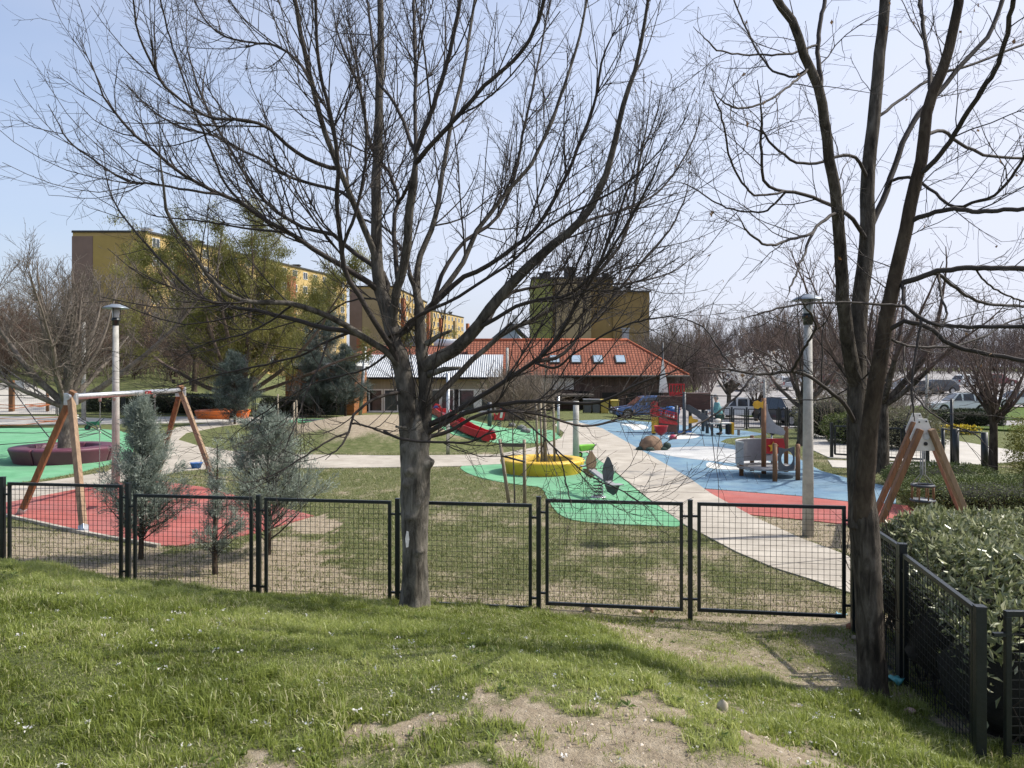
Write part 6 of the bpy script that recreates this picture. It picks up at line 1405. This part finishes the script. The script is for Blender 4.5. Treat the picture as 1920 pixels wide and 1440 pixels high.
# ---------------------------------------------------------------- cars, bins, far fences, hedges
M_tyre = mat('tyre', (.018, .018, .018), .8, .2, 20); M_rim = mat('alloy', (.38, .38, .39), .35, .1, 10, metal=.7)
M_cgl = glass('car_glass', (.025, .03, .035), .05); M_head = mat('headlight_glass', (.60, .61, .62), .1, .1, 6); M_tail = mat('tail_light', (.35, .02, .02), .2, .2, 6)
PLATE = mat('number_plate', (.7, .7, .68), .5, .05, 8)
def paint(nm, c): return mat(nm, c, .28, .06, 3, spec=.5, coat=.6)
def car_parts(root, pt, L=4.3, W=1.76, Hh=1.5, kind='hatch'):
    """a car at the origin, nose towards +x"""
    h = L/2; zb = .28; zs = Hh*.58; wr = .33; ax = (-h*.60, h*.62)
    prof = [(-h, .45), (-h*.99, zs*.95), (-h*.93, zs), (h*.42, zs), (h*.86, zs*.86), (h*.985, zs*.70), (h, .42), (h*.97, zb)]
    low = []
    for c in (ax[1], ax[0]):
        for i in range(9): a = math.pi*i/8; low.append((c+math.cos(a)*(wr+.06), zb+math.sin(a)*(wr+.10)))
    prof = prof+low+[(-h*.97, zb)]
    k = MB(); n = len(prof)
    for s, w in ((-1, W/2), (1, W/2)): pass
    rows = []
    for w, inset in ((-W/2, .0), (-W/2+.10, .0), (W/2-.10, .0), (W/2, .0)): rows.append([Vector((x*(1-.02*(abs(w) > W/2-.05)), w*(1-.07*max(0, (z-.5)/.5)) if abs(w) > W/2-.05 else w, z)) for x, z in prof])
    vs = sum(rows, []); fs = [tuple(range(n)), tuple(range(3*n, 4*n))[::-1]]
    for r in range(3):
        for i in range(n): j = (i+1) % n; fs.append((r*n+i, (r+1)*n+i, (r+1)*n+j, r*n+j))
    k.add(vs, fs); b = k.build('body', pt, root, .03)
    # cabin
    if kind == 'estate': cp = [(-h*.95, zs), (-h*.86, Hh*.97), (-h*.78, Hh), (h*.02, Hh), (h*.12, Hh*.97), (h*.42, zs)]
    else: cp = [(-h*.93, zs), (-h*.74, Hh*.93), (-h*.55, Hh), (h*.0, Hh), (h*.10, Hh*.98), (h*.44, zs)]
    def cab(inset, cp): return [Vector((x, s*(W/2-.03-.20*(z-zs)/(Hh-zs)-inset), z)) for s in (-1, 1) for x, z in cp]
    m = len(cp); k = MB(); k.add(cab(0, cp), [tuple(range(m)), tuple(range(m, 2*m))[::-1]]+[(i, i+m, i+1+m, i+1) for i in range(m-1)]); k.build('cabin', pt, root, .03)
    zg = zs+.05; zt = Hh-.10
    for s in (-1, 1):
        spans = [(-h*.80, -h*.42), (-h*.38, -h*.02), (h*.02, h*.30)] if kind == 'estate' else [(-h*.70, -h*.34), (-h*.30, h*.02), (h*.06, h*.30)]
        for i, (a, c) in enumerate(spans):
            ya = lambda z: s*(W/2-.03-.20*(z-zs)/(Hh-zs)+.008)
            a2 = a+(.10*h if i == 0 and kind != 'estate' else .02*h); c2 = c-(.20*h if i == 2 else .015*h)
            V = [Vector((a, ya(zg), zg)), Vector((c, ya(zg), zg)), Vector((c2, ya(zt), zt)), Vector((a2, ya(zt), zt))]; q = MB(); q.add(V+[v-Vector((0, s*.03, 0)) for v in V], [(0, 1, 2, 3), (7, 6, 5, 4)]+[(j, (j+1) % 4, 4+(j+1) % 4, 4+j) for j in range(4)]); q.build('side_window', M_cgl, root)
    def plate(nm, x0, z0, x1, z1, mm, nx):
        q = MB(); w0, w1 = W/2-.12, W/2-.28; V = [Vector((x0, -w0, z0)), Vector((x0, w0, z0)), Vector((x1, w1, z1)), Vector((x1, -w1, z1))]; q.add(V+[v-Vector((nx*.03, 0, -.0)) for v in V], [(0, 1, 2, 3), (7, 6, 5, 4)]+[(j, (j+1) % 4, 4+(j+1) % 4, 4+j) for j in range(4)]); q.build(nm, mm, root)
    plate('windscreen', h*.43, zs+.05, h*.15, Hh-.07, M_cgl, 1); plate('rear_window', cp[0][0]+.03*h*.0-.012, zs+.06, cp[1][0]-.012, Hh*.93, M_cgl, -1)
    for x in ax:
        for s in (-1, 1):
            y = s*(W/2-.11); q = MB(); q.cyl((x, y-.105, wr), (x, y+.105, wr), wr, n=24); w = q.build('wheel', M_tyre, root, .03)
            q = MB(); q.cyl((x, y+s*.10, wr), (x, y+s*.118, wr), wr*.66, n=20)
            q.build('rim', M_rim, w)
    for s in (-1, 1):
        q = MB(); q.sphere((h*.93, s*(W/2-.26), zs*.78), (.11, .22, .09), 12, 8); q.build('headlight', M_head, root)
        q = MB(); q.box((-h*.985, s*(W/2-.18), zs*.82), (.10, .22, .30)); q.build('tail_light', M_tail, root, .02)
        q = MB(); q.sphere((h*.34, s*(W/2+.07), zs+.06), (.07, .10, .07), 10, 6); q.build('mirror', pt, root)
    q = MB(); q.box((h*.985, 0, zs*.52), (.10, W*.72, .20)); q.box((h*.99, 0, zs*.80), (.06, W*.42, .09)); q.build('grille', M_dpan, root, .02)
    q = MB(); q.box((h*1.0+.042, 0, .46), (.012, .50, .11)); q.build('number_plate', PLATE, root)
def car(px, by, rz, pt, lab, kind='hatch', L=4.2, Hh=1.5, s=1.0, group=None):
    g = G(px, by); t = thing('parked_car', lab, 'car', (0, 0, 0), group); car_parts(t, pt, L, 1.78, Hh, kind)
    t.location = g+Vector((0, 0, .03)); t.rotation_euler.z = R_(rz); t.scale = (s, s, s); return t
black = paint('black_paint', (.012, .014, .02)); white = paint('white_paint', (.62, .63, .62)); blue = paint('blue_paint', (.04, .10, .26)); silver = paint('silver_paint', (.38, .39, .40)); darkred = paint('dark_red_paint', (.16, .02, .025))
car(1478, 797, -68, black, 'black hatchback facing the camera behind the far mesh fence', 'hatch', 4.1, 1.6, 1.06)
car(1797, 775, 172, white, 'white estate car seen from its rear left side by the dark clipped hedge', 'estate', 4.5, 1.62)
car(1754, 739, 188, black, 'black car parked broadside beyond the white estate car', 'hatch', 4.3, 1.5)
car(1712, 741, 172, paint('charcoal_paint', (.03, .03, .034)), 'charcoal car overlapping the black one in the far row', 'hatch', 4.2, 1.45)
car(1208, 786, 186, blue, 'blue car half hidden behind the climbing ship', 'hatch', 4.3, 1.5)
car(1905, 765, 176, white, 'white car cut off by the right edge beyond the thuja hedge', 'hatch', 4.3, 1.5)
car(1384, 786, 165, white, 'white car behind the far mesh fence beside the person', 'hatch', 4.2, 1.5)
car(1690, 735, 165, silver, 'silver car left of the charcoal one in the far row', 'hatch', 4.2, 1.45)
far = thing('parked_car', 'distant parked car in the row past the grass island', 'car', (0, 0, 0), 'distant cars parked past the grass island'); car_parts(far, black, 4.2, 1.76, 1.48)
variants = [far]
for pt in (silver, white, darkred):
    f2 = thing('parked_car', 'distant parked car in the row past the grass island', 'car', (0, 0, 0), 'distant cars parked past the grass island'); car_parts(f2, pt, 4.2, 1.76, 1.48); variants.append(f2)
spots = [(1372, 724, 80), (1399, 733, 265), (1412, 722, 90), (1432, 731, 85), (1452, 721, 268), (1470, 731, 88), (1497, 722, 85), (1545, 726, 90), (1580, 724, 92), (1625, 722, 85), (1820, 726, 10), (1870, 724, 5)]
used = [0]*4
for i, (px, by, rz) in enumerate(spots):
    q = variants[i % 4]; o = q if not used[i % 4] else copy_tree(q); used[i % 4] = 1; o.location = G(px, by)+Vector((0, 0, .03)); o.rotation_euler.z = R_(rz)

def wheelie_bin(px, by, m, lab, Y=56):
    x = (px-960)/F*Y; z = Hf(x, Y); t = thing('rubbish_bin', lab, 'bin', (x, Y, z))
    k = MB(); k.box((x, Y, z+.50), (.50, .52, .92), tx=1.16, ty=1.16); k.build('body', m, t, .03)
    k = MB(); k.box((x, Y-.02, z+.99), (.64, .70, .07), R=Matrix.Rotation(.08, 3, 'X')); k.build('lid', m, t, .02)
    for s in (-1, 1):
        k = MB(); k.cyl((x+s*.24, Y+.24, z+.1), (x+s*.30, Y+.24, z+.1), .1, n=12); k.build('wheel', M_tyre, t)
ybin = mat('yellow_bin_plastic', (.40, .31, .07), .5, .12, 5); gbin = mat('grey_bin_plastic', (.085, .09, .095), .5, .12, 5)
for px, m, lab in ((1133, ybin, 'left one of two yellow wheelie bins beside the blue car'), (1152, ybin, 'yellow wheelie bin nearest the blue car'), (1101, gbin, 'grey wheelie bin leftmost of the dark pair by the yellow ones'), (1117, gbin, 'grey wheelie bin touching the yellow pair')):
    wheelie_bin(px, 786, m, lab)
def simple_fence(pts, lab, hgt, n_wire, name='mesh_fence', pr=.04, M=None):
    c = Vector((*pts[0], Hf(*pts[0]))); t = thing(name, lab, 'fence', c)
    for i, (x, y) in enumerate(pts):
        z = Hf(x, y); k = MB(); k.box((x, y, z+hgt/2), (pr*2, pr*2, hgt+.1)); k.build('post', M_steel, t)
    for (a, b) in zip(pts[:-1], pts[1:]):
        a3 = Vector((*a, Hf(*a))); b3 = Vector((*b, Hf(*b))); k = MB(); d = (b3-a3).normalized()
        for z in (.12, hgt-.05): k.beam(a3+d*.1+Vector((0, 0, z)), b3-d*.1+Vector((0, 0, z)), .05, .05)
        for s in (a3+d*.1, b3-d*.1): k.beam(s+Vector((0, 0, .12)), s+Vector((0, 0, hgt-.05)), .05, .05)
        f = k.build('panel_frame', M_steel, t); k = MB(); L = (b3-a3).length; n = int(L/.12)
        for i in range(1, n): q = a3.lerp(b3, i/n); k.beam(q+Vector((0, 0, .12)), q+Vector((0, 0, hgt-.05)), .006, .006, up=(0, 1, 0))
        for i in range(1, n_wire): z = .12+(hgt-.17)*i/n_wire; k.beam(a3+Vector((0, 0, z)), b3+Vector((0, 0, z)), .006, .006)
        k.build('wire_mesh', M_wire, f)
simple_fence([((px-960)/F*41.5, 41.5) for px in (1318, 1345, 1372, 1400, 1430, 1460, 1476, 1510, 1545, 1580, 1615)], 'far mesh fence between the blue surface and the black hatchback', 1.15, 9)
simple_fence([(a, b) for a, b in ((10.05, 24.2), (11.7, 22.9), (12.2, 22.6))], 'low mesh fence panel between the tree trunk and the gate posts', 1.05, 9)
def gate():
    pts = [(1768, 867), (1792, 872), (1846, 880)]; t = thing('gate', 'black gate frame between square posts at the paved walk', 'gate', G(1792, 880))
    P3 = []
    for (px, by), zt in zip(pts, (.92, .96, .83)):
        g = G(px, by); P3.append(g); k = MB(); r = .09 if px != 1768 else .05; k.tube([g-Vector((0, 0, .1)), g+Vector((0, 0, 1.02 if px != 1792 else 1.05))], r, 14); k.build('post', M_steel, t)
    g = P3[1]; k = MB(); k.tube([g+Vector((-.06, .1, 0)), g+Vector((-.06, .1, 1.9))], .045, 8); k.build('sign_pole', M_steel, t)
    k = MB(); k.beam(P3[1]+Vector((0, 0, 1.0)), P3[2]+Vector((0, 0, 1.0)), .04, .04); k.beam(P3[1]+Vector((0, 0, .98)), P3[0]+Vector((0, 0, 1.0)), .04, .04); k.build('top_rail', M_steel, t)
gate()
def clipped(name, lab, c, d, m_lf, n, Ls, rz=0, rough=.06, core=None, round_=.25, seed=1, kind='hedge'):
    rg = np.random.default_rng(seed); t = thing(name, lab, kind, c); c = Vector(c)
    u = rg.normal(size=(n, 3)); u /= np.max(np.abs(u), axis=1, keepdims=True); sph = norm(u); p = (u*(1-round_)+sph*round_*1.25)*np.array(d)/2*rg.uniform(.86, 1.03, n)[:, None]
    p[:, 2] += d[2]/2; p = p[p[:, 2] > .02]; p += rough*(fbm(p[:, 0]*2+9, p[:, 1]*2+p[:, 2]*2, seed)[:, None]-.5)*2*norm(p-np.array([0, 0, d[2]/2])); m = len(p)
    q = norm(p-np.array([0, 0, d[2]*.4]))+rg.normal(size=(m, 3))*.6; ca, sa = math.cos(rz), math.sin(rz); Rz = np.array([[ca, -sa, 0], [sa, ca, 0], [0, 0, 1]])
    link('foliage', card_mesh(name+'_leaf', p @ Rz.T, q @ Rz.T, rg.uniform(*Ls, m), rg.uniform(*Ls, m)*.45, np.clip(rg.normal(.5, .22, m), 0, 1), .2), m_lf, t)
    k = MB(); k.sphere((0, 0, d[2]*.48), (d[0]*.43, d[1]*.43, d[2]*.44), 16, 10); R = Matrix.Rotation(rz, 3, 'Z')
    k.v = [R @ Vector((max(-d[0]*.4, min(d[0]*.4, v.x*1.15)), max(-d[1]*.4, min(d[1]*.4, v.y*1.15)), v.z)) for v in k.v]; k.v = [v+c for v in k.v]; k.build('shade_core', mat('bush_shade_fill', (.018, .018, .01), .95, .4, 9, .8, 20), t)  # solid near-black core, inner shade of the foliage put into its colour
LT = leafmat('thuja_leaves', [(.10, .11, .02), (.21, .215, .045), (.34, .325, .09)], .6, .25); LJ = leafmat('juniper_leaves', [(.045, .065, .018), (.10, .13, .036), (.19, .225, .065)], .6, .2); LB = leafmat('box_leaves', [(.012, .018, .008), (.03, .04, .016), (.055, .07, .03)], .5, .15)
LG = leafmat('scrub_leaves', [(.09, .09, .05), (.16, .16, .09), (.25, .245, .16)], .7, .25)
clipped('thuja_hedge', 'tall rounded golden green thuja hedge at the right edge', (13.75, 17.6, 0), (3.4, 2.6, 1.62), LT, 42000, (.03, .075), .1, .1, seed=2)
clipped('juniper_bush', 'low spreading juniper nearest the leafy hedge by the swing leg', (9.35, 14.6, 0), (3.3, 1.9, .62), LJ, 30000, (.02, .06), -.1, .12, seed=3, kind='bush', round_=.6)
clipped('juniper_bush', 'smaller juniper mound behind the swing leg and below the gate', (9.9, 17.9, 0), (2.1, 1.5, .52), LJ, 16000, (.02, .06), .1, .12, seed=4, kind='bush', round_=.6)
g = G(1800, 802); clipped('box_hedge', 'dark clipped hedge block in front of the white estate car', (g.x+.8, g.y+.5, g.z), (3.4, 1.6, 1.0), LB, 9000, (.06, .13), 0, .06, seed=5)
clipped('box_hedge', 'long dark hedge at the foot of the left hillside', (-22.3, 49.6, 0), (9.6, 1.4, 1.25), LB, 15000, (.10, .2), -.05, .1, seed=6)
clipped('box_hedge', 'short dark hedge behind the orange planter', (-13.8, 50.0, 0), (4.6, 1.4, 1.0), LB, 7000, (.10, .2), .05, .1, seed=7)
k = 0
for px, by, d, lab in ((1556, 822, (2.4, 1.8, 1.7), 'grey green scrub bush just right of the concrete lamp post'), (1604, 832, (1.8, 1.5, 1.1), 'darker scrub bush touching the left side of the dark trunk'), (1702, 842, (2.0, 1.4, 1.25), 'twiggy grey bush left of the toddler swing plate'), (1640, 800, (3.0, 2, 1.6), 'scrub bush farther back between the two trunks')):
    g = G(px, by); k += 1; clipped('scrub_bush', lab, g, d, LG if k != 2 else LJ, 5200, (.05, .12), 0, .3, seed=20+k, kind='bush', round_=.8)
g = G(1786, 815); pts = np.stack([g.x+rng.uniform(-1.1, 1.1, 900), g.y+rng.normal(0, .25, 900), g.z+rng.uniform(.05, .42, 900)], 1); t = thing('flower_bed', 'row of bright yellow flowers in front of the dark clipped hedge', 'flowers', g)
link('flower', card_mesh('flower', pts, rng.normal(size=(900, 3))+np.array([0, 0, .8]), .10, .08, rng.random(900), .2, g), leafmat('yellow_petals', [(.45, .32, .02), (.65, .50, .04)], .6, .3), t)
pts2 = pts-np.array([0, 0, .12]); link('foliage', card_mesh('flower_leaf', pts2, rng.normal(size=(900, 3))*.4+np.array([0, 0, 1]), .16, .03, rng.random(900), .2, g), LJ, t)
# thin fence on the hillside foot
simple_fence([(x, 48.0+.02*x) for x in (-36, -32, -28, -24, -20, -16, -12)], 'thin black fence along the foot of the left hillside', 1.35, 2, pr=.025)
# brushwood on the hill crest and woods on the horizon
def brush(n, pxr, Yr, hr, name, m, seed):
    rg = np.random.default_rng(seed); Y = rg.uniform(*Yr, n); X = (rg.uniform(*pxr, n)-960)/F*Y; z = H(X, Y); a = rg.random(n)*6.283; K = 6; d = norm(np.stack([np.cos(a)*.45, np.sin(a)*.45, np.ones(n)], 1)); L = rg.uniform(*hr, n); Q = np.empty((n, K, 3)); Q[:, 0] = np.stack([X, Y, z], 1)
    for k in range(1, K): d = norm(d+rg.normal(size=(n, 3))*.14); Q[:, k] = Q[:, k-1]+d*(L/(K-1))[:, None]
    R0 = (.012+.004*L)[:, None]*np.linspace(1, .4, K)[None]
    s1, r1 = children(Q, R0, 2.2, lambda s, L, u: .5+1.2*u, (20, 50), 5, .3, .13, .7, .008, .15, 1, rg=rg); s2, r2 = children(s1, r1, 2.2, lambda s, L, u: .3+.6*u, (25, 55), 4, .2, .14, .7, .006, .1, 1, rg=rg)
    tag(link(name, mesh_tubes(name, [(Q, R0, 4), (s1, r1, 3), (s2, r2, 3)]), m), kind='stuff')
brush(1500, (-150, 420), (62, 95), (1.5, 4.2), 'hill_brushwood', TW_l, 5)
brush(900, (640, 1000), (78, 120), (1.5, 4.0), 'park_brushwood', TW_l, 6)
brush(700, (1200, 1335), (78, 120), (2, 7.0), 'copse_brushwood', TW_r, 17)
brush(2000, (1325, 2050), (132, 190), (4, 12), 'woodland_brushwood', TW_r, 7)
brush(520, (940, 1010), (44, 52), (.8, 2.8), 'yard_brushwood', mat('straw_twigs', (.22, .18, .135), .9, .3, 3), 8)
brush(170, (1540, 1700), (30, 44), (1, 3.6), 'verge_brushwood', TW_grey, 9)
# ---------------------------------------------------------------- sky, sun, camera
EL, AZ = 47.0, 80.0      # sun to the right
w = bpy.data.worlds.new('World'); bpy.context.scene.world = w; w.use_nodes = True
nt = w.node_tree; sk = nt.nodes.new('ShaderNodeTexSky'); sk.sky_type = 'NISHITA'; sk.sun_disc = False
sk.sun_elevation = R_(EL); sk.sun_rotation = R_(AZ); sk.altitude = 200; sk.air_density = 1.0; sk.dust_density = 4.0; sk.ozone_density = 3.0
bg = nt.nodes['Background']; bg.inputs['Strength'].default_value = .15
# thin high veil of cloud whitening the blue
tc = nt.nodes.new('ShaderNodeTexCoord'); mp = nt.nodes.new('ShaderNodeMapping'); mp.inputs['Scale'].default_value = (1, 1, 3.2)
nz = nt.nodes.new('ShaderNodeTexNoise'); nz.inputs['Scale'].default_value = 1.5; nz.inputs['Detail'].default_value = 5; nt.links.new(tc.outputs['Generated'], mp.inputs[0]); nt.links.new(mp.outputs[0], nz.inputs['Vector'])
mr = nt.nodes.new('ShaderNodeMapRange'); mr.inputs[1].default_value = .3; mr.inputs[2].default_value = .75; mr.inputs[3].default_value = .38; mr.inputs[4].default_value = .72; nt.links.new(nz.outputs['Fac'], mr.inputs[0])
mx = nt.nodes.new('ShaderNodeMix'); mx.data_type = 'RGBA'; 
sp = nt.nodes.new('ShaderNodeSeparateXYZ'); nt.links.new(tc.outputs['Generated'], sp.inputs[0])
def mth(op, a, b_):
    n_ = nt.nodes.new('ShaderNodeMath'); n_.operation = op
    for k_, v_ in enumerate((a, b_)):
        if isinstance(v_, (int, float)): n_.inputs[k_].default_value = v_
        else: nt.links.new(v_, n_.inputs[k_])
    return n_.outputs[0]
f_ = mth('ADD', mr.outputs[0], mth('MULTIPLY', sp.outputs[0], .45)); f_ = mth('ADD', f_, mth('MULTIPLY', mth('SUBTRACT', .30, sp.outputs[2]), .5)); f_ = mth('MINIMUM', mth('MAXIMUM', f_, .12), .92)
nt.links.new(f_, mx.inputs[0]); nt.links.new(sk.outputs[0], mx.inputs[6]); mx.inputs[7].default_value = (3.6, 3.75, 4.4, 1)
nt.links.new(mx.outputs[2], bg.inputs['Color'])
sl = bpy.data.lights.new('sun', 'SUN'); sl.energy = 3.6; sl.angle = R_(.55); sl.color = (1, .955, .88)
so = bpy.data.objects.new('sun', sl); C.objects.link(so)
sv = Vector((math.cos(R_(EL))*math.sin(R_(AZ)), math.cos(R_(EL))*math.cos(R_(AZ)), math.sin(R_(EL))))
so.rotation_euler = sv.to_track_quat('Z', 'Y').to_euler(); so.location = sv*60
cam = bpy.data.cameras.new('camera'); co = bpy.data.objects.new('camera', cam); C.objects.link(co)
co.location = (0, 0, CAMZ); co.rotation_euler = (R_(90), 0, 0); cam.sensor_fit = 'HORIZONTAL'; cam.sensor_width = 36; cam.lens = 36*F/1920
cam.shift_y = -(720-HZ)/1920; cam.clip_start = .05; cam.clip_end = 3000
sc = bpy.context.scene; sc.camera = co
sc.view_settings.view_transform = 'Standard'; sc.view_settings.look = 'None'; sc.view_settings.exposure = 0.62; sc.view_settings.gamma = 1
sc.cycles.max_bounces = 6; sc.cycles.diffuse_bounces = 3; sc.cycles.glossy_bounces = 2; sc.cycles.transmission_bounces = 3; sc.cycles.transparent_max_bounces = 6
sc.cycles.use_adaptive_sampling = True; sc.cycles.adaptive_threshold = .02
